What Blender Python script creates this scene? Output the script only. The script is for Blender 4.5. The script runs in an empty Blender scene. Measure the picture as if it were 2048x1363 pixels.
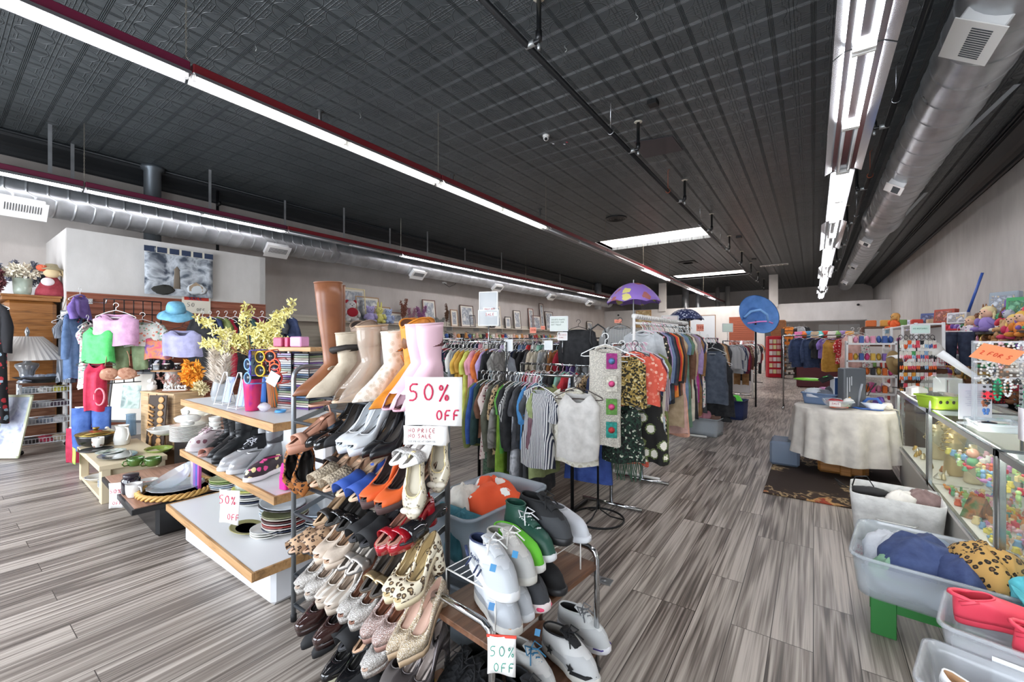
import bpy,math,random
from mathutils import Vector,Matrix,Euler
C=bpy.context.scene.collection
PI=math.pi
# ---------------------------------------------------------------- camera
HDG=math.radians(35.5);F=845.0
cam_d=bpy.data.cameras.new('camera');cam=bpy.data.objects.new('camera',cam_d);C.objects.link(cam)
cam_d.sensor_width=36.0;cam_d.lens=F/2048*36;cam_d.clip_start=.02;cam_d.clip_end=200
cam.location=(0,0,1.5);cam.rotation_euler=(PI/2,0,HDG)
bpy.context.scene.camera=cam
vs=bpy.context.scene.view_settings
vs.view_transform='Standard';vs.look='None';vs.gamma=1;vs.exposure=1.4
# ---------------------------------------------------------------- world and daylight
wd=bpy.data.worlds.new('sky');bpy.context.scene.world=wd;wd.use_nodes=True
bg=wd.node_tree.nodes['Background'];bg.inputs[0].default_value=(.82,.9,1,1);bg.inputs[1].default_value=1.6
def area(name,loc,rot,sx,sy,power,col):
    l=bpy.data.lights.new(name,'AREA');l.shape='RECTANGLE';l.size=sx;l.size_y=sy;l.energy=power;l.color=col
    o=bpy.data.objects.new(name,l);C.objects.link(o);o.location=loc;o.rotation_euler=rot;return o
for x,w_,p in ((-7.0,2.9,80),(-3.6,2.9,55),(.3,2.6,38)):     # daylight in the three shop-front windows
    area('window_daylight',(x,-2.3,1.75),(PI/2,0,0),w_,2.3,p,(.86,.92,1))
for y0 in (13.9,23.0):                                                # daylight in the two skylight wells
    area('skylight_daylight',(-4.3,y0,5.45),(0,0,0),3.0,1.4,100,(1,.97,.95))
# ---------------------------------------------------------------- pixel to world
CH,SH=math.cos(HDG),math.sin(HDG)
def _uv(px,py):return (px-1024)/F,(681.5-py)/F
def PZ(px,py,z):
    u,v=_uv(px,py);d=(z-1.5)/v;return Vector((d*(-SH+CH*u),d*(CH+SH*u),z))
def PD(px,py,d):
    u,v=_uv(px,py);return Vector((d*(-SH+CH*u),d*(CH+SH*u),1.5+d*v))
def PX(px,py,X):return PD(px,py,X/(-SH+CH*_uv(px,py)[0]))
def PY(px,py,Y):return PD(px,py,Y/(CH+SH*_uv(px,py)[0]))
# ---------------------------------------------------------------- materials
def lin(h):
    h=h.lstrip('#');r=[]
    for i in (0,2,4):
        c=int(h[i:i+2],16)/255;r.append(c/12.92 if c <= .04045 else ((c+.055)/1.055)**2.4)
    return (*r,1)
_M={}
class NT:
    def __init__(s,m):s.m=m;s.t=m.node_tree;s.n=s.t.nodes;s.b=s.n['Principled BSDF']
    def new(s,t,**k):
        n=s.n.new(t)
        for a,v in k.items():setattr(n,a,v)
        return n
    def set(s,n,**k):
        for a,v in k.items():n.inputs[a.replace('_',' ')].default_value=v
        return n
    def l(s,a,b):s.t.links.new(a,b)
    def coord(s,kind='Object',scale=(1,1,1),rot=(0,0,0)):
        tc=s.new('ShaderNodeTexCoord');mp=s.new('ShaderNodeMapping');mp.inputs['Scale'].default_value=scale;mp.inputs['Rotation'].default_value=rot
        s.l(tc.outputs[kind],mp.inputs[0]);return mp.outputs[0]
    def math(s,op,a,b=None,c=None):
        n=s.new('ShaderNodeMath',operation=op)
        for i,v in enumerate((a,b,c)):
            if v is None:continue
            if isinstance(v,(int,float)):n.inputs[i].default_value=v
            else:s.l(v,n.inputs[i])
        return n.outputs[0]
    def ramp(s,fac,stops,interp='LINEAR'):
        r=s.new('ShaderNodeValToRGB');r.color_ramp.interpolation=interp;e=r.color_ramp.elements
        while len(e) < len(stops):e.new(.5)
        for el,(p,c) in zip(e,stops):el.position=p;el.color=lin(c) if isinstance(c,str) else c
        s.l(fac,r.inputs[0]);return r.outputs[0]
    def bump(s,h,strength,dist=.01):
        b=s.new('ShaderNodeBump');b.inputs['Strength'].default_value=strength;b.inputs['Distance'].default_value=dist
        s.l(h,b.inputs['Height']);s.l(b.outputs[0],s.b.inputs['Normal']);return b
def newmat(key):
    m=bpy.data.materials.new(key);m.use_nodes=True;return NT(m)
def mat(c='808080',r=.55,me=0,k='p',c2='ffffff',c3='000000',sc=1.0,tr=0,bump=None,em=0,spec=.5,coat=0):
    """k: p plain, cloth, stripe/stripev, dots, leopard, floral, plaid, noise, glitter, wood, glass, metal, rib"""
    key=(c,r,me,k,c2,c3,sc,tr,bump,em,spec,coat)
    if key in _M:return _M[key]
    q=newmat(k+'_'+c);b=q.b;b.inputs['Base Color'].default_value=lin(c);b.inputs['Roughness'].default_value=r
    b.inputs['Metallic'].default_value=me;b.inputs['Specular IOR Level'].default_value=spec
    if coat:b.inputs['Coat Weight'].default_value=coat;b.inputs['Coat Roughness'].default_value=.08
    if em:b.inputs['Emission Color'].default_value=lin(c);b.inputs['Emission Strength'].default_value=em
    def noise(scale,detail=3,vec=None,dist=0):
        n=q.set(q.new('ShaderNodeTexNoise'),Scale=scale,Detail=detail,Distortion=dist);q.l(vec or q.coord(),n.inputs['Vector']);return n
    def vor(scale,feature='F1'):
        n=q.new('ShaderNodeTexVoronoi',feature=feature);n.inputs['Scale'].default_value=scale;q.l(q.coord(),n.inputs['Vector']);return n
    out=None
    if k=='cloth':
        n=noise(14*sc,4);out=q.ramp(n.outputs[0],[(.3,mixh(c,'000000',.12)),(.7,mixh(c,'ffffff',.1))]);q.bump(n.outputs[0],.5,.02)
    elif k in ('stripe','stripev','stripex'):
        w=q.new('ShaderNodeTexWave',bands_direction={'stripe':'Z','stripev':'X','stripex':'Y'}[k]);q.set(w,Scale=9*sc,Distortion=.3);q.l(q.coord(),w.inputs[0])
        out=q.ramp(w.outputs['Fac'],[(0,c),(.5,c2)],'CONSTANT')
    elif k=='multi':
        w=q.new('ShaderNodeTexWave',bands_direction='X');q.set(w,Scale=3*sc,Distortion=.5);q.l(q.coord(),w.inputs[0])
        out=q.ramp(w.outputs['Fac'],[(0,c),(.3,c2),(.6,c3),(.8,c)],'CONSTANT')
    elif k=='dots':
        v=vor(38*sc);out=q.ramp(v.outputs['Distance'],[(0,c2),(.32,c)],'CONSTANT')
    elif k=='leopard':
        v=vor(42*sc);n=noise(90*sc);s_=q.math('ADD',v.outputs['Distance'],q.math('MULTIPLY',q.math('SUBTRACT',n.outputs[0],.5),.35))
        out=q.ramp(s_,[(0,c3),(.2,c2),(.42,c)],'CONSTANT')
    elif k=='floral':
        v=vor(17*sc);n=noise(45*sc)
        s_=q.math('ADD',v.outputs['Distance'],q.math('MULTIPLY',q.math('SUBTRACT',n.outputs[0],.5),.5))
        m1=q.new('ShaderNodeMix',data_type='RGBA');q.l(q.ramp(v.outputs['Color'],[(0,c2),(.5,c3)],'CONSTANT'),m1.inputs[6]);m1.inputs[7].default_value=lin(c)
        q.l(q.ramp(s_,[(0,'000000'),(.36,'ffffff')],'CONSTANT'),m1.inputs[0]);out=m1.outputs[2]
    elif k=='daisy':
        sx=q.new('ShaderNodeTexVoronoi',feature='F1');sx.inputs['Scale'].default_value=9*sc;sx.inputs['Randomness'].default_value=.75;q.l(q.coord(),sx.inputs['Vector'])
        n=noise(60);s_=q.math('ADD',sx.outputs['Distance'],q.math('MULTIPLY',q.math('SUBTRACT',n.outputs[0],.5),.25))
        out=q.ramp(s_,[(0,'d9a23a'),(.14,'f4efe2'),(.36,c2),(.46,c)],'CONSTANT')
    elif k=='plaid':
        w=q.new('ShaderNodeTexWave',bands_direction='X');q.set(w,Scale=5*sc);q.l(q.coord(),w.inputs[0])
        w2=q.new('ShaderNodeTexWave',bands_direction='Z');q.set(w2,Scale=5*sc);q.l(q.coord(),w2.inputs[0])
        out=q.ramp(q.math('MULTIPLY',q.math('ADD',w.outputs['Fac'],w2.outputs['Fac']),.5),[(0,c),(.35,c2),(.7,c3)],'CONSTANT')
    elif k=='noise':
        n=noise(10*sc,5,dist=.6);out=q.ramp(n.outputs[0],[(.35,c),(.5,c2),(.65,c3)])
        if bump is None:q.bump(n.outputs[0],.2,.02)
    elif k=='glitter':
        v=vor(420*sc);out=q.ramp(v.outputs['Color'],[(0,mixh(c,'000000',.35)),(.5,c),(.85,mixh(c,'ffffff',.7))]);q.bump(v.outputs['Distance'],.6,.004)
    elif k=='sequin':
        v=vor(70*sc);out=q.ramp(v.outputs['Color'],[(0,c),(.45,c2),(.8,c3)],'CONSTANT');q.bump(v.outputs['Distance'],.6,.01)
    elif k=='wood':
        n=noise(3*sc,5,q.coord(scale=(1,1,9)),1.2);out=q.ramp(n.outputs[0],[(.3,mixh(c,'000000',.28)),(.5,c),(.75,mixh(c,'ffffff',.14))]);q.bump(n.outputs[0],.12,.01)
    elif k=='woodx' or k=='woody':
        n=noise(3*sc,5,q.coord(scale=(.6,8,8) if k=='woodx' else (8,.6,8)),1.2);out=q.ramp(n.outputs[0],[(.3,mixh(c,'000000',.28)),(.5,c),(.75,mixh(c,'ffffff',.14))]);q.bump(n.outputs[0],.12,.01)
    elif k=='rib':
        w=q.new('ShaderNodeTexWave',bands_direction='X');q.set(w,Scale=20*sc);q.l(q.coord(),w.inputs[0]);q.bump(w.outputs['Fac'],.5,.01)
    elif k=='quilt':
        v=vor(22*sc);q.bump(v.outputs['Distance'],.7,.02)
    elif k=='brushed':
        n=noise(8*sc,4);out=q.ramp(n.outputs[0],[(.3,mixh(c,'000000',.15)),(.7,mixh(c,'ffffff',.15))]);q.l(q.math('ADD',q.math('MULTIPLY',n.outputs[0],.3),r-.15),b.inputs['Roughness'])
    elif k=='knit':
        v=vor(60*sc);out=q.ramp(v.outputs['Distance'],[(.1,c),(.6,mixh(c,'000000',.2))]);q.bump(v.outputs['Distance'],.6,.01)
    if out is not None:
        q.l(out,b.inputs['Base Color'])
    if k=='glass':
        tp=q.new('ShaderNodeBsdfTransparent');tp.inputs[0].default_value=lin(mixh(c,'ffffff',.6));mx=q.new('ShaderNodeMixShader')
        mx.inputs[0].default_value=tr or .2;q.l(tp.outputs[0],mx.inputs[1]);q.l(b.outputs[0],mx.inputs[2]);q.l(mx.outputs[0],q.n['Material Output'].inputs[0])
    _M[key]=q.m;return q.m
def mixh(a,b,t):
    a=a.lstrip('#');b=b.lstrip('#')
    return ''.join('%02x'%round(int(a[i:i+2],16)*(1-t)+int(b[i:i+2],16)*t) for i in (0,2,4))
# ---------------------------------------------------------------- mesh builder
class MB:
    def __init__(s):s.v=[];s.f=[];s.sm=[];s.X=Matrix.Identity(4)
    def add(s,vs_,fs,smooth=False,X=None):
        n=len(s.v);T=s.X if X is None else s.X @ X
        s.v += [tuple(T @ Vector(p)) for p in vs_];s.f += [tuple(i+n for i in f) for f in fs];s.sm += [smooth]*len(fs);return s
    def box(s,c,d,rot=None,ch=None):
        """centre c, full size d, chamfered edges"""
        hx,hy,hz=d[0]/2,d[1]/2,d[2]/2
        ch=min(hx,hy,hz)*.18 if ch is None else ch
        ch=min(ch,.012 if ch < .02 else ch)
        X=Matrix.Translation(c)
        if rot:X=X @ Euler(rot).to_matrix().to_4x4()
        if ch <= 0:
            P=[(a*hx,b*hy,e*hz) for a in (-1,1) for b in (-1,1) for e in (-1,1)]
            return s.add(P,[(0,1,3,2),(4,6,7,5),(0,4,5,1),(2,3,7,6),(0,2,6,4),(1,5,7,3)],X=X)
        P=[];
        for a in (-1,1):
            for b in (-1,1):
                for e in (-1,1):
                    P += [(a*hx,b*(hy-ch),e*(hz-ch)),(a*(hx-ch),b*hy,e*(hz-ch)),(a*(hx-ch),b*(hy-ch),e*hz)]
        def i(a,b,e,k):return (((a > 0)*2+(b > 0))*2+(e > 0))*3+k
        Fs=[]
        for a in (-1,1):
            q=[i(a,-1,-1,0),i(a,1,-1,0),i(a,1,1,0),i(a,-1,1,0)];Fs.append(tuple(q if a > 0 else q[::-1]))
            q=[i(-1,a,-1,1),i(-1,a,1,1),i(1,a,1,1),i(1,a,-1,1)];Fs.append(tuple(q if a > 0 else q[::-1]))
            q=[i(-1,-1,a,2),i(1,-1,a,2),i(1,1,a,2),i(-1,1,a,2)];Fs.append(tuple(q if a > 0 else q[::-1]))
            for b in (-1,1):
                Fs.append((i(a,b,-1,0),i(a,b,1,0),i(a,b,1,1),i(a,b,-1,1)) [::(1 if a*b > 0 else -1)])
                Fs.append((i(a,-1,b,0),i(a,-1,b,2),i(a,1,b,2),i(a,1,b,0)) [::(1 if a*b < 0 else -1)])
                Fs.append((i(-1,a,b,1),i(1,a,b,1),i(1,a,b,2),i(-1,a,b,2)) [::(1 if a*b < 0 else -1)])
                for e in (-1,1):
                    Fs.append((i(a,b,e,0),i(a,b,e,1),i(a,b,e,2)) [::(1 if a*b*e > 0 else -1)])
        return s.add(P,Fs,X=X)
    def tube(s,pts,r,n=8,closed=False,cap=True,flat=1.0,up=None):
        P=[Vector(p) for p in pts];m=len(P);rr=r if isinstance(r,(list,tuple)) else [r]*m
        V=[];last=None
        for k in range(m):
            a=P[(k-1)%m] if (closed or k > 0) else P[k];b=P[(k+1)%m] if (closed or k < m-1) else P[k]
            t=(b-a);t=t.normalized() if t.length > 1e-9 else Vector((0,0,1))
            if last is None:
                ref=Vector(up) if up else (Vector((0,0,1)) if abs(t.z) < .9 else Vector((1,0,0)))
                nx=t.cross(ref).normalized()
            else:
                nx=(last - t*last.dot(t));nx=nx.normalized() if nx.length > 1e-6 else t.orthogonal().normalized()
            last=nx;ny=t.cross(nx)
            for j in range(n):
                an=2*PI*j/n;V.append(P[k]+nx*math.cos(an)*rr[k]+ny*math.sin(an)*rr[k]*flat)
        Fs=[]
        for k in range(m if closed else m-1):
            for j in range(n):
                a0=k*n+j;a1=k*n+(j+1)%n;k2=((k+1)%m)*n;Fs.append((a0,a1,k2+(j+1)%n,k2+j))
        if cap and not closed:Fs += [tuple(range(n))[::-1],tuple((m-1)*n+j for j in range(n))]
        return s.add(V,Fs,n > 4)
    def lathe(s,prof,c=(0,0,0),n=20,sx=1,sy=1,X=None):
        V=[];m=len(prof)
        for (r,z) in prof:
            for j in range(n):V.append((c[0]+r*sx*math.cos(2*PI*j/n),c[1]+r*sy*math.sin(2*PI*j/n),c[2]+z))
        Fs=[(k*n+j,k*n+(j+1)%n,(k+1)*n+(j+1)%n,(k+1)*n+j) for k in range(m-1) for j in range(n)]
        if prof[0][0] > 1e-4:Fs.append(tuple(range(n))[::-1])
        if prof[-1][0] > 1e-4:Fs.append(tuple((m-1)*n+j for j in range(n)))
        return s.add(V,Fs,True,X)
    def ell(s,c,r,n=12,m=8,rot=None,lump=0,seed=0):
        rd=random.Random(seed);V=[(0,0,-1)];
        for i in range(1,m):
            a=-PI/2+PI*i/m
            for j in range(n):V.append((math.cos(a)*math.cos(2*PI*j/n),math.cos(a)*math.sin(2*PI*j/n),math.sin(a)))
        V.append((0,0,1));N=len(V)
        X=Matrix.Translation(c) @ (Euler(rot).to_matrix().to_4x4() if rot else Matrix.Identity(4)) @ Matrix.Diagonal((*((r,)*3 if isinstance(r,(int,float)) else r),1))
        if lump:V=[tuple(x*(1+rd.uniform(-lump,lump)) for x in p) for p in V]
        Fs=[(0,1+(j+1)%n,1+j) for j in range(n)]+[(1+i*n+j,1+i*n+(j+1)%n,1+(i+1)*n+(j+1)%n,1+(i+1)*n+j) for i in range(m-2) for j in range(n)]+[(N-1,1+(m-2)*n+j,1+(m-2)*n+(j+1)%n) for j in range(n)]
        return s.add(V,Fs,True,X)
    def loft(s,rings,cap0=True,cap1=True,smooth=True,closed=True,skip=None):
        n=len(rings[0]);V=[p for r in rings for p in r];Fs=[]
        for k in range(len(rings)-1):
            for j in range(n if closed else n-1):
                if skip and skip(k,j):continue
                Fs.append((k*n+j,k*n+(j+1)%n,(k+1)*n+(j+1)%n,(k+1)*n+j))
        if cap0:Fs.append(tuple(range(n))[::-1])
        if cap1:Fs.append(tuple((len(rings)-1)*n+j for j in range(n)))
        return s.add(V,Fs,smooth)
    def sheet(s,f,nu,nv,th=0):
        """f(u,v) -> point for u, v in 0..1; th gives it a thickness along z"""
        V=[f(i/nu,j/nv) for i in range(nu+1) for j in range(nv+1)]
        Fs=[(i*(nv+1)+j,(i+1)*(nv+1)+j,(i+1)*(nv+1)+j+1,i*(nv+1)+j+1) for i in range(nu) for j in range(nv)]
        return s.add(V,Fs,True)
    def prism(s,poly,z0,z1,X=None):
        n=len(poly);V=[(x,y,z0) for x,y in poly]+[(x,y,z1) for x,y in poly]
        return s.add(V,[tuple(range(n))[::-1],tuple(range(n,2*n))]+[(j,(j+1)%n,n+(j+1)%n,n+j) for j in range(n)],X=X)
    def mesh(s,name):
        me=bpy.data.meshes.new(name);me.from_pydata(s.v,[],s.f);me.polygons.foreach_set('use_smooth',s.sm);me.update();return me
_me={}
def part(name,mb,m,parent=None,loc=None,label=None,solid=0,rot=None,cache=None,sub=0):
    """one mesh object; material lives on the object so that copies may differ"""
    if isinstance(mb,MB):me=mb.mesh(name)
    else:me=mb
    if not me.materials:me.materials.append(None)
    o=bpy.data.objects.new(name,me);C.objects.link(o)
    o.material_slots[0].link='OBJECT';o.material_slots[0].material=m
    if parent is not None:o.parent=parent
    if loc is not None:o.location=loc
    if rot is not None:o.rotation_euler=rot
    if label:o['label']=label
    if solid:
        md=o.modifiers.new('thick','SOLIDIFY');md.thickness=solid;md.offset=0
    return o
def tag(o,label,cat,group=None,kind=None):
    o['label']=label;o['category']=cat
    if group:o['group']=group
    if kind:o['kind']=kind
    return o
def thing(name,label,cat,loc=(0,0,0),rz=0,group=None,rot=None):
    o=bpy.data.objects.new(name,None);C.objects.link(o);o.location=loc;o.rotation_euler=rot if rot else (0,0,rz);o.empty_display_size=.05
    return tag(o,label,cat,group)
def struct(name,mb,m,parent=None):
    o=part(name,mb,m,parent);
    if parent is None:o['kind']='structure'
    return o
def kids(o):
    return [c for c in _kid.get(o.name,[])]
_kid={}
def dup(root,loc=None,rz=None,label=None,group=None,rot=None,mats=None,scale=None):
    """copy a thing with its parts and their parts; mats maps part name -> material"""
    ch={}
    for c in root.children_recursive:ch.setdefault(c.parent,[]).append(c)
    def cp(o,par):
        c=o.copy();C.objects.link(c);c.parent=par
        if mats and par is not None:
            b=o.name.split('.')[0]
            if b in mats:c.material_slots[0].material=mats[b]
        for k in ch.get(o,[]):cp(k,c)
        return c
    r=cp(root,None)
    if loc is not None:r.location=loc
    if rz is not None:r.rotation_euler=(0,0,rz)
    if rot is not None:r.rotation_euler=rot
    if scale is not None:r.scale=(scale,)*3 if isinstance(scale,(int,float)) else scale
    if label:r['label']=label
    if group:r['group']=group
    return r
# ---------------------------------------------------------------- handwriting: strokes on a 0..1 grid
_G={'0':'O','5':[[(.9,1),(.2,1),(.15,.55),(.6,.6),(.85,.35),(.6,.05),(.1,.05)]],'%':[[(.9,1),(.1,0)],[(.25,.95),(.05,.8),(.25,.62),(.42,.8),(.25,.95)],[(.78,.38),(.58,.2),(.78,.03),(.95,.2),(.78,.38)]],
 'A':[[(0,0),(.5,1),(1,0)],[(.2,.4),(.8,.4)]],'B':[[(0,0),(0,1),(.7,.9),(.7,.6),(0,.5),(.85,.4),(.8,.05),(0,0)]],'C':[[(.9,.85),(.5,1),(.1,.7),(.1,.3),(.5,0),(.9,.15)]],
 'D':[[(0,0),(0,1),(.6,.9),(.9,.5),(.6,.1),(0,0)]],'E':[[(.9,1),(.05,1),(.05,0),(.9,0)],[(.05,.5),(.7,.5)]],'F':[[(.9,1),(.05,1),(.05,0)],[(.05,.5),(.7,.5)]],
 'G':[[(.9,.85),(.5,1),(.1,.7),(.1,.3),(.5,0),(.9,.2),(.9,.45),(.55,.45)]],'H':[[(0,0),(0,1)],[(.9,0),(.9,1)],[(0,.5),(.9,.5)]],'I':[[(.5,0),(.5,1)]],'K':[[(0,0),(0,1)],[(.8,1),(0,.45),(.9,0)]],
 'L':[[(.1,1),(.1,0),(.85,0)]],'M':[[(0,0),(.1,1),(.5,.3),(.9,1),(1,0)]],'N':[[(0,0),(0,1),(.9,0),(.9,1)]],'O':[[(.5,1),(.12,.8),(.08,.3),(.45,0),(.85,.25),(.9,.75),(.5,1)]],'P':[[(.05,0),(.05,1),(.8,.9),(.8,.55),(.05,.45)]],
 'R':[[(.05,0),(.05,1),(.8,.9),(.8,.6),(.05,.5),(.9,0)]],'S':[[(.85,.9),(.4,1),(.1,.75),(.85,.35),(.6,0),(.05,.1)]],'T':[[(0,1),(1,1)],[(.5,1),(.5,0)]],'U':[[(.05,1),(.1,.2),(.5,0),(.85,.2),(.9,1)]],
 'V':[[(0,1),(.5,0),(.95,1)]],'W':[[(0,1),(.25,0),(.5,.7),(.75,0),(1,1)]],'Y':[[(0,1),(.5,.5),(1,1)],[(.5,.5),(.5,0)]],'e':[[(.1,.35),(.85,.35),(.7,.65),(.3,.65),(.1,.3),(.4,0),(.85,.1)]],
 'l':[[(.5,1),(.4,.1),(.7,0)]],'i':[[(.5,.6),(.5,0)],[(.5,.85),(.5,.9)]],'v':[[(.1,.6),(.45,0),(.85,.6)]],'b':[[(.1,1),(.1,0),(.6,.02),(.85,.3),(.6,.6),(.1,.5)]],'o':[[(.5,.62),(.12,.45),(.15,.1),(.5,0),(.88,.2),(.8,.5),(.5,.62)]],
 'k':[[(.1,1),(.1,0)],[(.7,.6),(.1,.25),(.8,0)]],'-':[[(.1,.5),(.9,.5)]],'.':[[(.5,0),(.5,.06)]],'3':[[(.1,.95),(.8,1),(.45,.6),(.85,.3),(.5,0),(.1,.1)]],'1':[[(.3,.8),(.55,1),(.55,0)]],'2':[[(.1,.8),(.5,1),(.85,.75),(.1,0),(.9,0)]],
 '4':[[(.7,0),(.7,1),(.1,.35),(.9,.35)]],'7':[[(.1,1),(.9,1),(.4,0)]],'9':[[(.85,.6),(.4,.5),(.2,.8),(.5,1),(.85,.9),(.8,.3),(.5,0)]],'$':[[(.85,.8),(.4,.9),(.1,.7),(.85,.35),(.6,.1),(.05,.2)],[(.5,1.05),(.5,-.05)]]}
def write(mb,txt,x,z,h,y=0,w=.62,r=None,sp=.28,jit=0,X=None):
    """letters as thin marker strokes in the local XZ plane, facing -Y"""
    r=r or h*.06;cx=x;rd=random.Random(txt)
    for ch in txt:
        if ch != ' ':
            g=_G.get(ch,[[(0,0),(.5,.5)]]);g=_G[g] if isinstance(g,str) else g
            dz=rd.uniform(-jit,jit)*h
            for st in g:
                P=[Vector((cx+a*w*h,y,z+b*h+dz)) for a,b in st]
                if len(P) > 2:
                    Q=[P[0]]
                    for i in range(len(P)-1):
                        Q += [P[i].lerp(P[i+1],.3),P[i].lerp(P[i+1],.7)]
                    P=Q+[P[-1]]
                sv=mb.X
                if X is not None:mb.X=sv @ X
                mb.tube(P,r,5)
                mb.X=sv
        cx += (w+sp)*h if ch != ' ' else .5*h
    return cx
# ================================================================ the room
XL,XR,YF,YB,HC=-10.56,2.77,-2.2,31.6,4.8
def m_floor():
    q=newmat('floor_planks');v=q.coord(rot=(0,0,PI/2))
    br=q.new('ShaderNodeTexBrick');q.l(v,br.inputs['Vector']);br.offset=.37;br.offset_frequency=3
    q.set(br,Scale=1,Brick_Width=1.25,Row_Height=.178,Mortar_Size=.0022,Mortar_Smooth=.2);br.inputs['Color1'].default_value=(0,0,0,1);br.inputs['Color2'].default_value=(1,1,1,1);br.inputs['Mortar'].default_value=(.4,.4,.4,1)
    off=q.new('ShaderNodeVectorMath',operation='MULTIPLY_ADD');tc=q.new('ShaderNodeTexCoord')
    q.l(br.outputs['Color'],off.inputs[0]);off.inputs[1].default_value=(37,11,5);q.l(tc.outputs['Object'],off.inputs[2])
    mp=q.new('ShaderNodeMapping');mp.inputs['Scale'].default_value=(42,.28,1);q.l(off.outputs[0],mp.inputs[0])
    n=q.set(q.new('ShaderNodeTexNoise'),Scale=1.6,Detail=8,Roughness=.7,Distortion=.25);q.l(mp.outputs[0],n.inputs['Vector'])
    mp2=q.new('ShaderNodeMapping');mp2.inputs['Scale'].default_value=(7,.16,1);q.l(off.outputs[0],mp2.inputs[0])
    w=q.new('ShaderNodeTexWave',wave_type='RINGS');q.set(w,Scale=2.4,Distortion=9,Detail=3,Detail_Scale=1.6);q.l(mp2.outputs[0],w.inputs[0])
    mx=q.math('ADD',q.math('MULTIPLY',n.outputs[0],.95),q.math('MULTIPLY',w.outputs['Fac'],.26))
    mx=q.math('ADD',mx,q.math('MULTIPLY',q.math('SUBTRACT',br.outputs['Color'],.5),.16))
    col=q.ramp(mx,[(.34,'4a423c'),(.48,'746a62'),(.62,'948a81'),(.84,'bcb2a8')])
    m2=q.new('ShaderNodeMix',data_type='RGBA',blend_type='MULTIPLY');m2.inputs[0].default_value=1;q.l(col,m2.inputs[6])
    q.l(q.ramp(br.outputs['Fac'],[(0,'ffffff'),(1,'6a6461')]),m2.inputs[7]);q.l(m2.outputs[2],q.b.inputs['Base Color'])
    q.l(q.math('ADD',q.math('MULTIPLY',n.outputs[0],.25),.26),q.b.inputs['Roughness']);q.bump(mx,.12,.01);return q.m
def m_ceiling():
    q=newmat('pressed_tin');tc=q.new('ShaderNodeTexCoord');sp=q.new('ShaderNodeSeparateXYZ');q.l(tc.outputs['Object'],sp.inputs[0])
    P=.36
    def cell(o):return q.math('ABSOLUTE',q.math('SUBTRACT',q.math('FRACT',q.math('MULTIPLY',o,1/P)),.5))      # 0 centre .. .5 edge
    a,b=cell(sp.outputs[0]),cell(sp.outputs[1])
    def ridge(x,c,w):return q.math('MAXIMUM',0,q.math('SUBTRACT',1,q.math('DIVIDE',q.math('ABSOLUTE',q.math('SUBTRACT',x,c)),w)))
    e=q.math('MAXIMUM',q.math('MAXIMUM',ridge(a,.482,.016),ridge(b,.482,.016)),q.math('MAXIMUM',ridge(a,.445,.014),ridge(b,.445,.014)))
    # curved diamond: distance from the four corner arcs
    d=q.math('SQRT',q.math('ADD',q.math('POWER',q.math('SUBTRACT',.5,a),2),q.math('POWER',q.math('SUBTRACT',.5,b),2)))
    arc=ridge(d,.40,.016);inner=q.math('MULTIPLY',q.math('GREATER_THAN',d,.42),1)
    cross=q.math('MULTIPLY',inner,q.math('MAXIMUM',ridge(a,.05,.018),ridge(b,.05,.018)))
    bx=q.math('MULTIPLY',inner,q.math('MAXIMUM',ridge(q.math('MAXIMUM',a,b),.2,.02),ridge(q.math('MAXIMUM',a,b),.13,.012)))
    h=q.math('ADD',q.math('MULTIPLY',e,1.0),q.math('ADD',q.math('MULTIPLY',arc,.5),q.math('ADD',q.math('MULTIPLY',cross,.5),q.math('MULTIPLY',bx,.4))))
    n=q.set(q.new('ShaderNodeTexNoise'),Scale=1.7,Detail=2);q.l(tc.outputs['Object'],n.inputs['Vector'])
    q.l(q.ramp(n.outputs[0],[(.3,'43484a'),(.7,'4f5456')]),q.b.inputs['Base Color']);q.b.inputs['Roughness'].default_value=.34
    q.bump(h,.9,.014);return q.m
def m_wall(c):
    q=newmat('plaster_'+c);n=q.set(q.new('ShaderNodeTexNoise'),Scale=2.2,Detail=6,Roughness=.6);q.l(q.coord(scale=(1,1,.5)),n.inputs['Vector'])
    q.l(q.ramp(n.outputs[0],[(.3,mixh(c,'000000',.05)),(.7,mixh(c,'ffffff',.12))]),q.b.inputs['Base Color']);q.b.inputs['Roughness'].default_value=.75;q.bump(n.outputs[0],.25,.03);return q.m
WALL=m_wall('b9b1aa');WALLR=m_wall('b5afa9');WHITEP=m_wall('d0ccc7')
CX,CY=(XL+XR)/2,(YF+YB)/2
b=MB();b.box((CX,CY,-.05),(XR-XL+.4,YB-YF+.4,.1),ch=0);struct('floor',b,m_floor())
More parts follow.
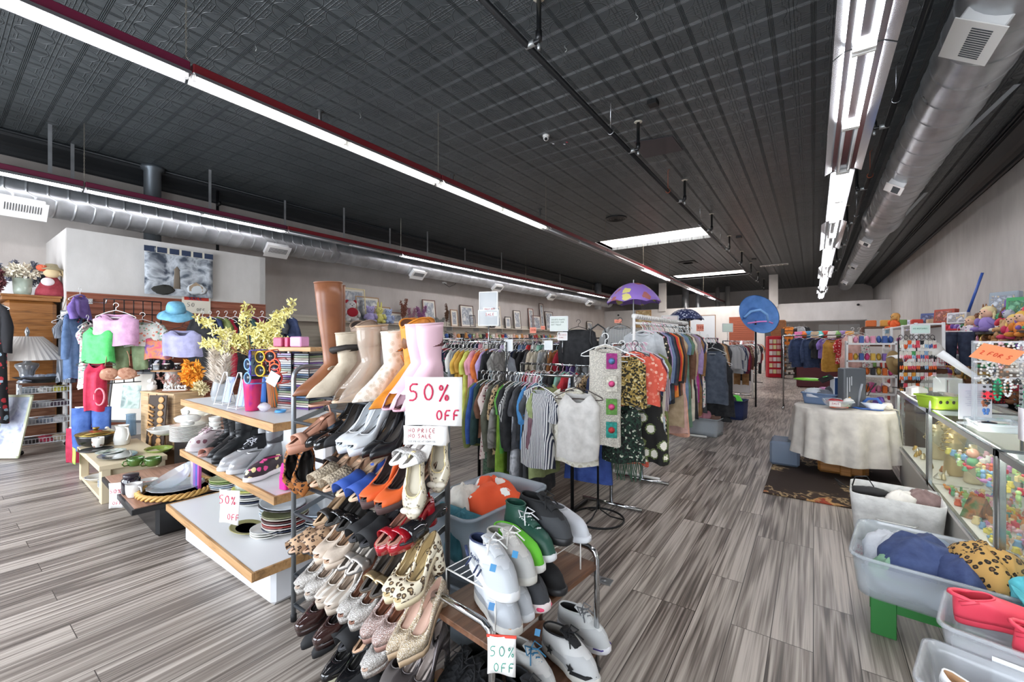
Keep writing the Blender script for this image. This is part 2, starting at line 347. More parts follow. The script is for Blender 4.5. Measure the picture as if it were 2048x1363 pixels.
# ceiling with two skylight wells cut out (X -5.05..-2.25)
b=MB();SK=[(13.15,14.65),(22.2,23.8)];sx0,sx1=-5.96,-2.66
ys=[YF-.2,SK[0][0],SK[0][1],SK[1][0],SK[1][1],YB+.2]
for i in range(5):
    y0,y1=ys[i],ys[i+1];yc=(y0+y1)/2
    if i in (1,3):
        b.box(((XL-.2+sx0)/2,yc,HC+.05),(sx0-XL+.2,y1-y0,.1),ch=0);b.box(((XR+.2+sx1)/2,yc,HC+.05),(XR+.2-sx1,y1-y0,.1),ch=0)
    else:b.box((CX,yc,HC+.05),(XR-XL+.4,y1-y0,.1),ch=0)
struct('ceiling',b,m_ceiling())
for k,(y0,y1) in enumerate(SK):
    b=MB();t=.06;xc,yc=(sx0+sx1)/2,(y0+y1)/2
    b.box((sx0-t/2,yc,HC+.4),(t,y1-y0+2*t,.78),ch=0);b.box((sx1+t/2,yc,HC+.4),(t,y1-y0+2*t,.78),ch=0)
    b.box((xc,y0-t/2,HC+.4),(sx1-sx0,t,.78),ch=0);b.box((xc,y1+t/2,HC+.4),(sx1-sx0,t,.78),ch=0)
    w=struct('window_%d'%(k+1),b,mat('efeae6',.8))
    b=MB();b.box((xc,yc,HC+.8),(sx1-sx0+.2,y1-y0+.2,.02),ch=0);part('skylight_dome',b,mat('fff6f2',.5,em=.32),w)
def wall(name,c,d,m):b=MB();b.box(c,d,ch=0);return struct(name,b,m)
wall('wall_left',(XL-.1,CY,HC/2),(.2,YB-YF,HC),WALL)
wall('wall_right',(XR+.1,CY,HC/2),(.2,YB-YF,HC),WALLR)
wall('wall_back',(CX,YB+.1,HC/2),(XR-XL+.4,.2,HC),WALL)
b=MB()                                                                # shop front: piers, sill and head around three windows and a door gap
for x0,x1,z0,z1 in ((XL,-8.5,0,HC),(-5.5,-5.1,0,HC),(-2.1,-1.1,0,HC),(1.7,XR,0,HC),(-8.5,-5.5,0,.5),(-5.1,-2.1,0,.5),(-1.1,1.7,0,.5),(-8.5,-5.5,3,HC),(-5.1,-2.1,3,HC),(-1.1,1.7,3,HC)):
    b.box(((x0+x1)/2,YF-.1,(z0+z1)/2),(x1-x0,.2,z1-z0),ch=0)
struct('wall_front',b,WALL)
# black pressed-tin cornice along both side walls
def cornice(name,x,s):
    pr=[(0,0),(0,.02),(.02,.05),(.03,.1),(.07,.16),(.12,.2),(.2,.23),(.28,.26),(.3,.3),(.32,.3),(.32,.34),(.0,.34)]
    b=MB();V=[]
    for y in (YF,YB):V += [(x+s*a,y,HC-.34+z) for a,z in pr]
    n=len(pr);b.add(V,[(j,(j+1)%n,n+(j+1)%n,n+j) for j in range(n)]+[tuple(range(n)),tuple(range(2*n-1,n-1,-1))])
    struct(name,b,mat('24272a',.45))
cornice('trim_1',XL,1);cornice('trim_2',XR,-1)
b=MB();b.tube([(XL+.36,YF,HC-.03),(XL+.36,YB,HC-.03)],.02,6);b.tube([(XR-.36,YF,HC-.03),(XR-.36,YB,HC-.03)],.02,6);struct('trim_3',b,mat('24272a',.45))
# back partition with an opening, posts above
YP=24.7
b=MB();zt=3.33
for x0,x1,z0,z1 in ((XL,-6.2,0,zt),(-6.2,-5.0,2.75,zt),(-6.2,-5.0,0,1.0),(-5.0,-2.0,0,zt),(-2.0,1.9,2.45,zt),(1.9,XR,0,zt)):
    b.box(((x0+x1)/2,YP+.06,(z0+z1)/2),(x1-x0,.12,z1-z0),ch=0)
struct('wall_partition',b,WHITEP)
b=MB();b.box((-.05,YP-.03,2.45),(4.0,.1,.04),ch=0);struct('trim_4',b,mat('8f8a84',.5))
for px,zt2 in ((1547,HC),(1325,HC)):
    p=PY(px,600,YP);b=MB();b.box((p.x,YP+.04,(3.2+HC)/2),(.38,.2,HC-3.2),ch=0);o=struct('column_trim',b,WHITEP)
# dressing room box at the left
b=MB();ZD=3.15;xd0,xd1,yd0,yd1=XL,-8.85,1.24,3.98
b.box((xd1-.05,(yd0+yd1)/2,ZD/2),(.1,yd1-yd0,ZD),ch=0);b.box(((xd0+xd1)/2,yd0+.05,ZD/2),(xd1-xd0,.1,ZD),ch=0);b.box(((xd0+xd1)/2,yd1-.05,ZD/2),(xd1-xd0,.1,ZD),ch=0)
struct('wall_fitting_room',b,WHITEP)
# slat wall boards
def slatwall(name,axis,x,y0,y1,z0,z1,c,label,step=.1,s=1):
    b=MB();z=z0
    while z < z1-.01:
        h=min(step-.014,z1-z)
        if axis=='x':b.box((x+s*.012,(y0+y1)/2,z+h/2),(.024,y1-y0,h),ch=.003)
        else:b.box(((y0+y1)/2,x+s*.012,z+h/2),(y1-y0,.024,h),ch=.003)
        z += step
    if axis=='x':b.box((x+s*.004,(y0+y1)/2,(z0+z1)/2),(.008,y1-y0,z1-z0),ch=0)
    else:b.box(((y0+y1)/2,x+s*.004,(z0+z1)/2),(y1-y0,.008,z1-z0),ch=0)
    return tag(part(name,b,c),label,'slat wall')
slatwall('slat_wall','x',xd1,yd0,yd1,.2,2.22,mat('91513a',.45,k='woody',sc=.6),'reddish brown slat wall on the fitting room side below the tapestry')
slatwall('slat_wall','x',XL,4.1,24.5,.3,2.16,mat('cfc8ba',.5),'cream slat wall running along the long side wall under the picture shelf')
slatwall('slat_wall','y',YP,-3.6,-2.45,.4,2.75,mat('9c5238',.5),'short orange brown slat wall panel on the back partition',s=-1)
# ================================================================ ceiling: lights, ducts, pipes
GALV=mat('c4c8cb',.34,.75,k='brushed',sc=.5);WHT=mat('e6e4e0',.45);BLKP=mat('17181a',.35);STEEL=mat('c9ccd0',.25,1);DKST=mat('6f7479',.35,.9)
TUBE_ON=mat('fbfaff',.5,em=19);TUBE_WARM=mat('fffdf2',.5,em=19);TUBE_OFF=mat('cfd0d0',.4);REDH=mat('7a1f26',.45);MIRR=mat('b9bcc2',.16,1);WREF=mat('98989a',.35,.3)
U=1.51;Y0L=1.16*1.18-2*U;ZL=3.81
def fixture(x,y,z,lit,housing,label,grp,two=False,wings=True,warm=False,width=.2):
    t=thing('strip_light',label,'ceiling light',(x,y,z),0,grp);L=2*U-.02
    b=MB();b.box((0,0,.06),(.085,L,.085));part('housing',b,housing,t)
    b=MB();w=width/2                                              # folded reflector
    pr=[(-w,-.035 if wings else -.0),(-w*.62,.012),(-.04,.016),(.04,.016),(w*.62,.012),(w,-.035 if wings else -.0)]
    for q in ([0,1,2,3,4,5],):
        V=[(pr[i][0],s*L/2,pr[i][1]) for s in (-1,1) for i in q];n=len(q);b.add(V,[(j,j+1,n+j+1,n+j) for j in range(n-1)])
    part('reflector',b,MIRR if two and wings else WREF,t,solid=.003)
    for s in (-1,1):
        on=lit[0 if s < 0 else 1]
        for k,dx in enumerate((-.055,.055) if two else (0,)):
            o=on if isinstance(on,(int,bool)) else on[k]
            b=MB();b.tube([(dx,s*(L/4)-.71,-.018),(dx,s*(L/4)+.71,-.018)],.017,8);part('lamp_tube',b,(TUBE_WARM if warm else TUBE_ON) if o else TUBE_OFF,t)
        b=MB()
        for e in (.02,L/2-.02):b.box((0,s*e,-.012),(.15 if two else .04,.03,.05))
        part('lamp_holder',b,WHT,t)
    return t
def chain(x,y,z0,z1,label):
    b=MB();n=int((z1-z0)/.028);
    for i in range(n):
        z=z0+.05+(z1-z0-.05)*(i+.5)/n;a=i%2
        b.tube([(.007*(1-a)*c,.007*a*c,s*.016) if 0 else ((1-a)*.007*math.cos(q),a*.007*math.cos(q),z-z0+.017*math.sin(q)) for q in [2*PI*k/6 for k in range(6)]],.0022,4,closed=True)
    b.tube([(0,-.05,0),(0,0,.05),(0,.05,0)],.003,4);tag(part('hanging_chain',b,mat('a59e90',.4,.8),loc=(x,y,z0)),label,'chain','chains holding the strip lights')
nm=['first','second','third','fourth','fifth','sixth','seventh','eighth','ninth','tenth','eleventh','twelfth']
XM,XLL,XRR=-4.42,-9.0,.33
litM=[(1,1),(1,1),(1,1),(0,0),(0,0),(1,1),(0,0),(1,1),(0,1),(0,0)]
for k in range(10):
    y=Y0L+U+2*U*k
    fixture(XM,y,ZL,litM[k],mat('6d1d3a',.45) if k==0 else REDH,'red-backed strip light, %s from the shop front in the middle row, %s'%(nm[k],'glowing' if any(litM[k]) else 'unlit'),'strip lights of the middle row',warm=k in (1,2))
    chain(XM,y+U-.03,ZL+.1,HC,'chain holding the middle row of strip lights at its %s joint'%nm[k])
litL=[(1,1),(1,1),(0,0),(1,1),(1,1),(1,1),(0,1),(1,0),(0,0)]
for k in range(9):
    y=Y0L+U+.08+2*U*k-U
    fixture(XLL,y+U,ZL,litL[k],mat('5e1b34',.45) if k < 2 else REDH,'maroon-backed strip light, %s from the shop front in the row beside the long duct, %s'%(nm[k],'glowing' if any(litL[k]) else 'unlit'),'strip lights of the row beside the duct')
    if k%2==0:chain(XLL,y+U*2,ZL+.1,HC,'chain holding the strip lights beside the long duct, %s along'%nm[k//2])
for k,(y0,lit,w,wd_) in enumerate(((1.37,((1,1),(1,1)),1,.4),(4.39,((1,1),(0,0)),1,.4),(7.41,((1,1),(1,1)),0,.27),(10.43,((0,1),(1,0)),1,.4),(13.45,((1,1),(1,1)),0,.27),(16.47,((1,0),(0,1)),1,.4),(19.49,((1,1),(1,1)),0,.27),(22.52,((1,1),(0,0)),1,.4),(25.54,((1,1),(1,1)),0,.27))):
    fixture(XRR,y0+U,ZL+.04,lit,WHT,'twin-tube strip light with %s, %s from the shop front above the aisle'%('flared mirror reflectors' if w else 'a flat white reflector',nm[k]),'strip lights above the aisle',True,bool(w),False,wd_)
    chain(XRR,y0+.3,ZL+.14,HC,'chain above the aisle lights, %s from the shop front'%nm[k])
# spiral ducts
def duct(name,x,z,segs,label):
    t=thing(name,label,'air duct',(x,segs[0][0],z))
    for (y0,y1,r,dx) in segs:
        b=MB();n=28;rings=[];y=y0;k=0
        step=.22 if y1 < 12 else .45
        while y < y1-.01:
            for (dy,rr) in ((0,r),(.01,r),(step-.034,r),(step-.022,r),(step-.016,r+.008),(step-.006,r+.008)):
                yy=min(y+dy,y1);rings.append([(dx+rr*math.cos(2*PI*j/n),yy-segs[0][0]+.10*(j/n-.5)*(1 if 0 < k else 1),rr*math.sin(2*PI*j/n)) for j in range(n)])
            y += step;k += 1
        b.loft(rings);part('duct_section',b,GALV,t)
    return t
dL=duct('spiral_duct',-9.8,3.72,[(.1,6.0,.27,0),(6.0,23.5,.25,0)],'long round galvanised duct running along the wall above the picture shelf')
dR=duct('spiral_duct',1.26,4.25,[(.5,12.5,.31,0),(12.5,26,.28,0)],'large round galvanised duct hanging above the aisle beside the wall of toys')
b=MB();b.lathe([(.26,-.35),(.36,-.2),(.36,.2),(.26,.35)],n=20,X=Matrix.Translation((0,12.0,0)) @ Euler((PI/2,0,0)).to_matrix().to_4x4());part('duct_joint',b,GALV,dR)
def register(d,y,side,big=1.0):
    """a louvred outlet box on the underside of a duct"""
    X=Matrix.Translation((0,y-d.location.y,0)) @ Euler((0,side*.75,0)).to_matrix().to_4x4() @ Matrix.Translation((0,0,-.31))
    b=MB();b.X=X;b.box((0,0,0),(.26*big,.44*big,.12));o=part('duct_register',b,mat('d9d9d8',.4),d)
    b=MB();b.X=X
    for i in range(14):b.box((0.03,(-.17+i*.026)*big,-.070),(.12*big,.008,.006),ch=0)
    part('louvre',b,mat('3c3f42',.6),o)
    b=MB();b.X=X;b.box((0,0,-.063),(.3*big,.48*big,.008));part('register_flange',b,WHT,o)
for y in (5.0,9.1,13.8,18.0,22.8):register(dR,y,.8,1.15 if y < 6 else .85)
for y in (.89,4.55,8.6,12.5,16.5,20.4):register(dL,y,-1.0,1.05)
# hanging straps for the long duct
for i,(px,py0,py1) in enumerate(((100,232,345),(145,280,362),(420,325,430),(570,372,452),(688,405,480),(780,437,500),(855,455,515),(930,475,530),(1003,490,545),(1120,510,568))):
    X=-9.47 if i%2==0 else -10.1
    p=PX(px,py1,X);b=MB();b.box((0,0,(HC-p.z)/2),(.004,.045,HC-p.z),ch=0)
    tag(part('duct_strap',b,GALV,loc=(X,p.y,p.z)),'flat metal strap hanging the long duct from the ceiling, %s from the shop front'%nm[i],'strap','straps of the long duct')
for (a,z0,c_,z1,la) in (((2035,168),4.76,(1862,330),4.45,'nearest the shop front'),((1852,385),4.76,(1750,494),4.45,'halfway along'),((1757,503),4.76,(1704,566),4.45,'farthest along')):
    p,q=PZ(*a,z0),PZ(*c_,z1);b=MB();dd=(q-p);n=Vector((dd.y,-dd.x,0)).normalized()*.035
    b.add([p+n,p-n,q-n,q+n],[(0,1,2,3)]);tag(part('galvanised_strip',b,mat('aab4bb',.35,.7),solid=.004),'flat galvanised strip below the ceiling beside the aisle duct, %s'%la,'metal strip')
# sprinkler mains
def sprinkler(x,z,y0,y1,ys,side,label):
    t=thing('sprinkler_pipe',label,'pipe',(x,y0,z));b=MB();b.tube([(0,0,0),(0,y1-y0,0)],.03,10);part('main_pipe',b,BLKP,t)
    for k,y in enumerate(ys):
        y -= y0;b=MB();b.tube([(0,y,0),(side*.13,y,.0),(side*.13,y,.06),(side*.13,y,HC-z)],.024,8);b.tube([(side*.13,y,.0),(side*.13,y,.09)],.032,8);o=part('riser_pipe',b,BLKP,t)
        b=MB();b.lathe([(.034,-.05),(.034,.05)],(0,0,0),8,X=Matrix.Translation((side*.03,y,0)) @ Euler((0,PI/2,0)).to_matrix().to_4x4());b.lathe([(.015,-.09),(.02,-.05),(.012,-.03)],(side*.13,y,0),8);part('pipe_fitting',b,mat('b9bcbc',.4,.8),o)
        b=MB();b.lathe([(.03,-.012),(.06,-.004),(.062,0)],(side*.13,y,HC-z),14);part('ceiling_collar',b,mat('e0dccb',.4,.3),o)
        if k < 6:
            b=MB();yy=y-.75;b.tube([(0,yy,.04),(0,yy,HC-z-.02),(.03,yy,HC-z)],.005,5);b.tube([(math.cos(a)*.04,yy,math.sin(a)*.04) for a in [2*PI*i/12 for i in range(12)]],.006,5,closed=True)
            part('pipe_hanger',b,mat('a9522f',.5) if k==2 else STEEL,t)
    return t
sprinkler(-2.28,4.39,.5,27.8,[3.46+2.83*k for k in range(9)],1,'long black sprinkler pipe crossing the middle of the ceiling')
sprinkler(.80,4.37,1.2,25.4,[4.66+2.83*k for k in range(7)],-1,'black sprinkler pipe running close beside the aisle duct')
for i,(px,py,la) in enumerate(((640,222,'nearest the shop front'),(905,350,'second from the shop front'),(1080,418,'third from the shop front'))):
    p=PZ(px,py,HC);b=MB();b.lathe([(.055,0),(.05,-.01),(.024,-.012),(.024,-.13),(.012,-.14),(.012,-.17)],n=12);tag(part('sprinkler',b,mat('3c3d3e',.4),loc=p),'small black sprinkler drop behind the middle row of lights, %s'%la,'sprinkler')
# upright pipes by the fitting room
p=PX(305,400,-10.2);b=MB();b.lathe([(.13,1.6),(.13,4.7),(.18,4.74),(.18,4.8)],n=20);tag(part('vent_pipe',b,mat('6f767c',.4,.6),loc=(p.x,p.y,0)),'thick grey upright vent pipe behind the fitting room wall','vent pipe')
p=PX(435,400,-10.35);b=MB();b.tube([(0,0,2.0),(0,0,4.8)],.03,8);b.lathe([(.07,4.78),(.07,4.8)],n=12);b.tube([(0,0,4.4),(0.1,0,4.4),(.1,0,4.45)],.035,8);tag(part('standpipe',b,BLKP,loc=(p.x,p.y,0)),'thin black upright pipe beside the tapestry wall','pipe')
# ceiling fittings
p=PZ(1232,436,HC);t=thing('round_diffuser','round black ceiling diffuser near the first skylight','ceiling vent',p)
for r in (.28,.22,.16,.1):b=MB();b.lathe([(r,0),(r,-.02),(r-.035,-.035),(r-.045,-.02)],n=28);part('ring',b,BLKP,t)
p=PZ(1376,524,HC);t=thing('square_diffuser','square dark ceiling diffuser between the two skylights','ceiling vent',p)
for r in (.32,.24,.16):b=MB();b.lathe([(r*1.41,0),(r*1.41,-.02),((r-.06)*1.41,-.04)],n=4,X=Euler((0,0,PI/4)).to_matrix().to_4x4());part('frame_ring',b,mat('2c2b2a',.4),t)
p=PZ(1548,530,HC-.01);t=thing('ceiling_grille','long white slotted air grille in the ceiling before the back posts','ceiling vent',p)
b=MB();b.box((0,0,0),(1.05,.32,.02));part('frame',b,WHT,t);b=MB()
for i in range(6):b.box((-.4+i*.16,0,-.011),(.13,.16,.006),ch=0)
part('grille',b,mat('77736e',.6),t)
p=PZ(1306,206,HC-.02);b=MB();b.box((0,0,0),(.13,.13,.07));tag(part('ceiling_box',b,mat('141414',.5),loc=p),'small black box on the tin ceiling above the sprinkler pipe','junction box')
for px,py,la in ((1478,473,'nearer the second skylight'),(1508,517,'farther back')):
    b=MB();b.box((0,0,-.02),(.16,.16,.05));tag(part('ceiling_box',b,mat('141414',.5),loc=PZ(px,py,HC)),'tiny black ceiling box beside the skylights, %s'%la,'junction box')
b=MB();b.add([PZ(*q,HC-.006) for q in ((1268,284),(1345,272),(1366,300),(1288,316))],[(0,1,2,3)]);tag(part('ceiling_patch',b,mat('3a3439',.45),solid=.01),'smooth dark purple patch panel on the tin ceiling','ceiling panel')
p=PZ(1092,270,HC);t=thing('dome_camera','small white security camera on the tin ceiling','security camera',p)
b=MB();b.lathe([(.055,0),(.055,-.02),(.05,-.03)],n=18);part('base',b,WHT,t);b=MB();b.ell((0,0,-.05),.045);part('eyeball',b,WHT,t)
b=MB();b.ell((.01,-.02,-.07),.026);part('lens',b,mat('101014',.1),t)
for i,(px,py,c) in enumerate(((1105,287,'e8e8e8'),(1127,288,'e8e8e8'),(1132,284,'c03040'))):
    b=MB();b.tube([(0,0,0),(.03,.01,-.01)],.006,5);tag(part('wire_end',b,mat(c),loc=PZ(px,py,HC)),['white wire end next to the dome camera','white wire end farther from the dome camera','red wire end beside the dome camera'][i],'wire')
for i,(px,py) in enumerate(((1130,90),(720,225),(1272,24),(511,88))):
    b=MB();b.tube([(0,0,0),(0,0,-.03),(.02,0,-.05),(.02,0,-.07),(0,0,-.08)],.004,5);tag(part('ceiling_hook',b,mat('c9ccc9',.4,.6),loc=PZ(px,py,HC)),'small bare hook in the tin ceiling','hook','bare ceiling hooks')
# wall camera and cable on the long wall, back vents and ducts
p=PX(885,565,XL);t=thing('wall_camera','white security camera high on the long plain wall','security camera',p)
b=MB();b.tube([(0,0,0),(.1,0,.0),(.16,.05,-.03)],.03,8);part('body',b,WHT,t);b=MB();b.tube([(.02,0,0),(.03,.3,-.12),(.03,.6,.0),(.03,.85,.35)],.008,5);part('cable',b,BLKP,t)
for i,(px,X,Y,r) in enumerate(((1196,None,22.5,.19),(1371,None,26.5,.2),(1396,None,26.9,.14),(1435,None,28.3,.12),(1455,None,28.3,.14))):
    p=PY(px,590,Y);b=MB();b.lathe([(r,2.2 if i else 3.3),(r,HC-.02)],n=16);tag(part('upright_duct',b,GALV if i < 3 else mat('8b8783',.5),loc=(p.x,p.y,0)),['short upright duct dropping beside the long duct end','upright duct behind the back partition','narrow upright duct behind the back partition','thin painted pipe behind the partition','beige painted pipe behind the partition'][i],'duct')
p=PY(1378,606,27.6);b=MB()
for i in range(5):b.tube([(-.5+.25*i,0,-.1*(i%2)),(-.25+.25*i,.1,.08*(i%2))],.16,10)
b.tube([(0,0,0),(0,0,HC-3.2)],.01,5);tag(part('flexible_duct',b,mat('8d9196',.25,1),loc=(p.x,p.y,3.2)),'crumpled foil flexible duct behind the partition','duct')
# ================================================================ shoes
def smooth01(t):t=max(0,min(1,t));return t*t*(3-2*t)
def interp(tab,t):
    for (a,x),(b,y) in zip(tab,tab[1:]):
        if t <= b:return x+(y-x)*smooth01((t-a)/(b-a)) if b > a else y
    return tab[-1][1]
NS=28
def outline(L,W,pointed=0,grow=0):
    """NS points round the sole plan; j=0 at the toe, x forward from heel (0) to toe (L)"""
    P=[]
    for j in range(NS):
        a=2*PI*j/NS;ca,sa=math.cos(a),math.sin(a)
        t=.5+.5*ca                                                     # 1 toe, 0 heel
        w=interp([(0,.62),(.25,.62),(.42,.58),(.72,1.0),(.88,.9-.25*pointed),(1,.75-.55*pointed)],t)
        e=.75 if t < .5 else (.8-.0*pointed+.35*pointed)
        y=math.copysign(abs(sa)**e,sa)*w*W/2
        P.append((L*t+(grow*ca),y+math.copysign(grow,sa)*(abs(sa) > .01)))
    return P
def shoe_meshes(kind,L=.26,heel=0,plat=0,point=0,peep=False,shaft=0,col=None,block=True,wide=1.0):
    """returns dict part -> mesh, in local space: x heel to toe, y across, z up; sits on z=0"""
    key=(kind,L,heel,plat,point,peep,shaft,block,wide)
    if key in _me:return _me[key]
    W=.094*wide*(L/.26)**.5;D={}
    sneak=kind in ('sneaker','hightop','slipon','runner');th={'sneaker':.03,'hightop':.03,'slipon':.028,'runner':.034,'clog':.022}.get(kind,.006)
    h2=heel
    def zb(x):                                                          # underside of the foot bed
        t=x/L;z=interp([(0,h2+.0),(.2,h2*.97),(.62,plat),(1,plat+(.006 if heel else .0))],t)
        if sneak or kind in ('clog',):z=plat+(.010*max(0,(t-.75)/.25)**2)*(1 if kind != 'slipon' else .4)
        return z
    O=outline(L,W,point);OG=outline(L+.0,W,point,.005 if sneak else .001)
    def ring(P,f):return [(x,y,f(x)) for x,y in P]
    # sole
    b=MB()
    if sneak or kind=='clog':
        b.loft([ring([(x*.97+.004,y*.9) for x,y in OG],lambda x:zb(x)),ring(OG,lambda x:zb(x)+.006),ring(OG,lambda x:zb(x)+th*(1+.25*(1-x/L))-.004),ring(O,lambda x:zb(x)+th*(1+.25*(1-x/L)))])
    else:
        b.loft([ring([(x,y*.97) for x,y in O],zb),ring(OG,lambda x:zb(x)+th)])
        if plat > .008:
            f=lambda x:0 if x > .55*L else zb(x)*.0+(zb(x)-plat)*1.0
            b.loft([ring([(x,y*.96) for x,y in O],lambda x:max(0,(zb(x)-plat)*1.0)),ring(OG,lambda x:max(.002,zb(x)+.002))])
    D['sole']=b.mesh('sole')
    if heel > .012:
        b=MB();HB=[p for p in O]
        xs=[(x,y) for x,y in O if x < L*.3]
        cx=.045*(L/.25);n=14;rings=[]
        for k in range(7):
            t=k/6;z=h2*(1-t);w_=(1-smooth01(t*1.3)) if not block else (1-t*.12)
            rx=(.010+.030*w_) if not block else .034*w_;ry=(.008+.021*w_) if not block else .03*w_
            xo=cx*(1-.35*(1-w_)*(0 if block else 1)) if 1 else cx
            rings.append([(xo-.012+rx*math.cos(2*PI*j/n),ry*math.sin(2*PI*j/n),max(0,z+(zb(max(0,xo)) - h2)*(1-t))+.002*(1-t)) for j in range(n)])
        b.loft(rings);D['heel']=b.mesh('heel')
    zt=lambda x:zb(x)+th*(1+(.25*(1-x/L) if sneak or kind=='clog' else 0))
    # insole
    b=MB();b.loft([ring([(x*.98+.003,y*.93) for x,y in O],lambda x:zt(x)+.0005),ring([(x*.97+.004,y*.9) for x,y in O],lambda x:zt(x)+.003)]);D['insole']=b.mesh('insole')
    if kind in ('sandal','slide','mule'):
        b=MB()
        def band(x0,x1,hgt,lift=.004):
            R=[]
            for k in range(13):
                a=PI*k/12;ca,sa=math.cos(a),math.sin(a)
                xx=.5*(x0+x1)*L;w=max(abs(y) for x,y in O if abs(x-xx) < .11*L)+.002
                R.append((-ca*w,sa))
            def f(u,v):
                y,s_=R[min(12,int(round(v*12)))];x=(x0+(x1-x0)*u)*L
                return (x,y*1.01,zt(x)-.004+(s_**.6)*hgt*(1-.25*(u-.5)**2)+lift*0)
            b.sheet(f,3,12)
        if kind=='sandal':band(.66,.82,.04);
        if kind=='slide':band(.55,.86,.052)
        if kind=='mule':band(.5,.95,.055)
        D['strap']=b.mesh('strap')
        if kind=='sandal':
            b=MB();w=.03;zz=zt(0)+.06
            b.tube([(.01,0,zt(0))]+[(.012,0,zz-.01)],.007,6,flat=.4)
            b.tube([(.045+.052*math.cos(2*PI*k/14),.031*math.sin(2*PI*k/14),zz+.01*math.cos(2*PI*k/14)) for k in range(14)],.006,6,closed=True)
            D['ankle_strap']=b.mesh('ankle_strap')
        _me[key]=D;return D
    # upper: rings from sole outline up to the opening
    hb={'pump':.048,'flat':.045,'sneaker':.075,'runner':.08,'slipon':.068,'hightop':.085,'boot':.1,'ankle':.1,'clog':.075,'cowboy':.1}[kind]
    throat={'pump':.70,'flat':.68,'sneaker':.52,'runner':.5,'slipon':.5,'hightop':.45,'boot':.37,'ankle':.37,'clog':.46,'cowboy':.36}[kind]
    thz={'pump':.036,'flat':.034,'sneaker':.092,'runner':.098,'slipon':.075,'hightop':.1,'boot':.11,'ankle':.11,'clog':.088,'cowboy':.11}[kind]
    low=kind in ('pump','flat');T=[]
    for j in range(NS):
        a=2*PI*j/NS;ca,sa=math.cos(a),math.sin(a);t=.5+.5*ca
        x=.008+(throat*L-.008)*t;wl=(.9 if low else .62)
        yy=max(abs(y) for xx,y in O if abs(xx-x) < .09*L+.004) if low else W*.32
        y=math.copysign(abs(sa)**.8,sa)*(yy*.93 if low else W*.33)
        z=zt(x)+(hb+(thz-hb)*smooth01(t)) if not low else zt(x)+interp([(0,hb+.008),(.35,.036),(.75,.03),(1,thz)],t)
        T.append((x,y,z))
    K=7;R=[]
    for k in range(K+1):
        s=k/K;r_=[]
        for j in range(NS):
            x0,y0=OG[j] if not sneak else O[j];z0=zt(x0)-.003;x1,y1,z1=T[j]
            toe=max(0,(x0/L-.55)/.45)
            e=1.0+1.3*toe;sx_=s**e;sz=1-(1-s)**(1.0+1.1*toe+.3)
            if not low:sx_=s;e_=1.5 if not (sneak or kind=='clog') else 1.1;sz=(1-toe)*(1-(1-s)**1.35)+toe*s**e_
            bul=math.sin(PI*s)*.006*(1-toe*.5)
            ys=math.copysign(1,y0) if abs(y0) > .002 else 0
            x=x0+(x1-x0)*sx_;z=z0+(z1-z0)*sz
            if not low:z += (.042 if not sneak else .048)*(1-(1-min(1,s*3.2))**2)*toe**.7*(1-s)*(1-.3*point)
            if toe > 0 and low:z=max(z,z0+(min(.045 if not low else .036,(z1-z0)*.8)+(.02 if kind=='clog' else 0))*(1-(1-min(1,s*2.2))**2)*(toe if toe > .3 else toe)*(1-.35*point) if s < .46 else z)
            y=y0+(y1-y0)*(s**(1.2+.8*toe))+ys*bul
            r_.append((x,y,z))
        R.append(r_)
    if kind in ('boot','ankle','cowboy','hightop'):
        topz={'hightop':.14}.get(kind,shaft);base=zt(0)
        for k in range(1,7):
            s=k/6;r_=[]
            for j in range(NS):
                x,y,z=T[j];a=2*PI*j/NS;ca,sa=math.cos(a),math.sin(a)
                rr=.045+.016*s*(1 if shaft > .25 else .5);cxx=.055-.006*s
                tx,ty=cxx+rr*1.12*ca,rr*.85*sa
                if kind=='hightop':rr=.04;tx,ty=.062+rr*1.25*ca,rr*.8*sa
                m=smooth01(min(1,s*1.6));zz=z+(base+topz-z)*s
                if kind=='cowboy' and k==6:zz += .035*abs(sa)**1.5-.015
                r_.append((x+(tx-x)*m,y+(ty-y)*m,zz))
            R.append(r_)
    skip=None
    if peep:skip=lambda k,j:k < 2 and (j in (0,1,NS-1,NS-2))
    b=MB();b.loft(R,cap0=False,cap1=False,skip=skip);D['upper']=b.mesh('upper')
    if kind in ('sneaker','runner','hightop'):
        b=MB();Q=[[(x+.0025*(1 if x > L*.5 else -1)*abs(math.cos(2*PI*j/NS)),y+math.copysign(.003,y),z) for j,(x,y,z) in enumerate(r_)] for r_ in R[:4]]
        b.loft(Q,cap0=False,cap1=False,skip=lambda k,j:k==2 and not (j < 5 or j > NS-6 or 10 < j < NS-11));D['mudguard']=b.mesh('mudguard')
    # lining going back down inside
    tp=R[-1];b=MB();I=[]
    for s in (0,.3,.7,1):
        I.append([((x-.06 if low else x-.05)*(1-.05*(.3+s)) + (.06 if low else .05),y*(1-.09*(.3+s)),z+.0015-(z-zt(x)-.002)*s if low or not shaft else z+.001-min(.09,z)*s) for x,y,z in tp])
    b.loft(I,cap0=False,cap1=not low);D['lining']=b.mesh('lining')
    b=MB();b.tube([p for p in tp],.0028 if low else .004,5,closed=True);D['collar']=b.mesh('collar')
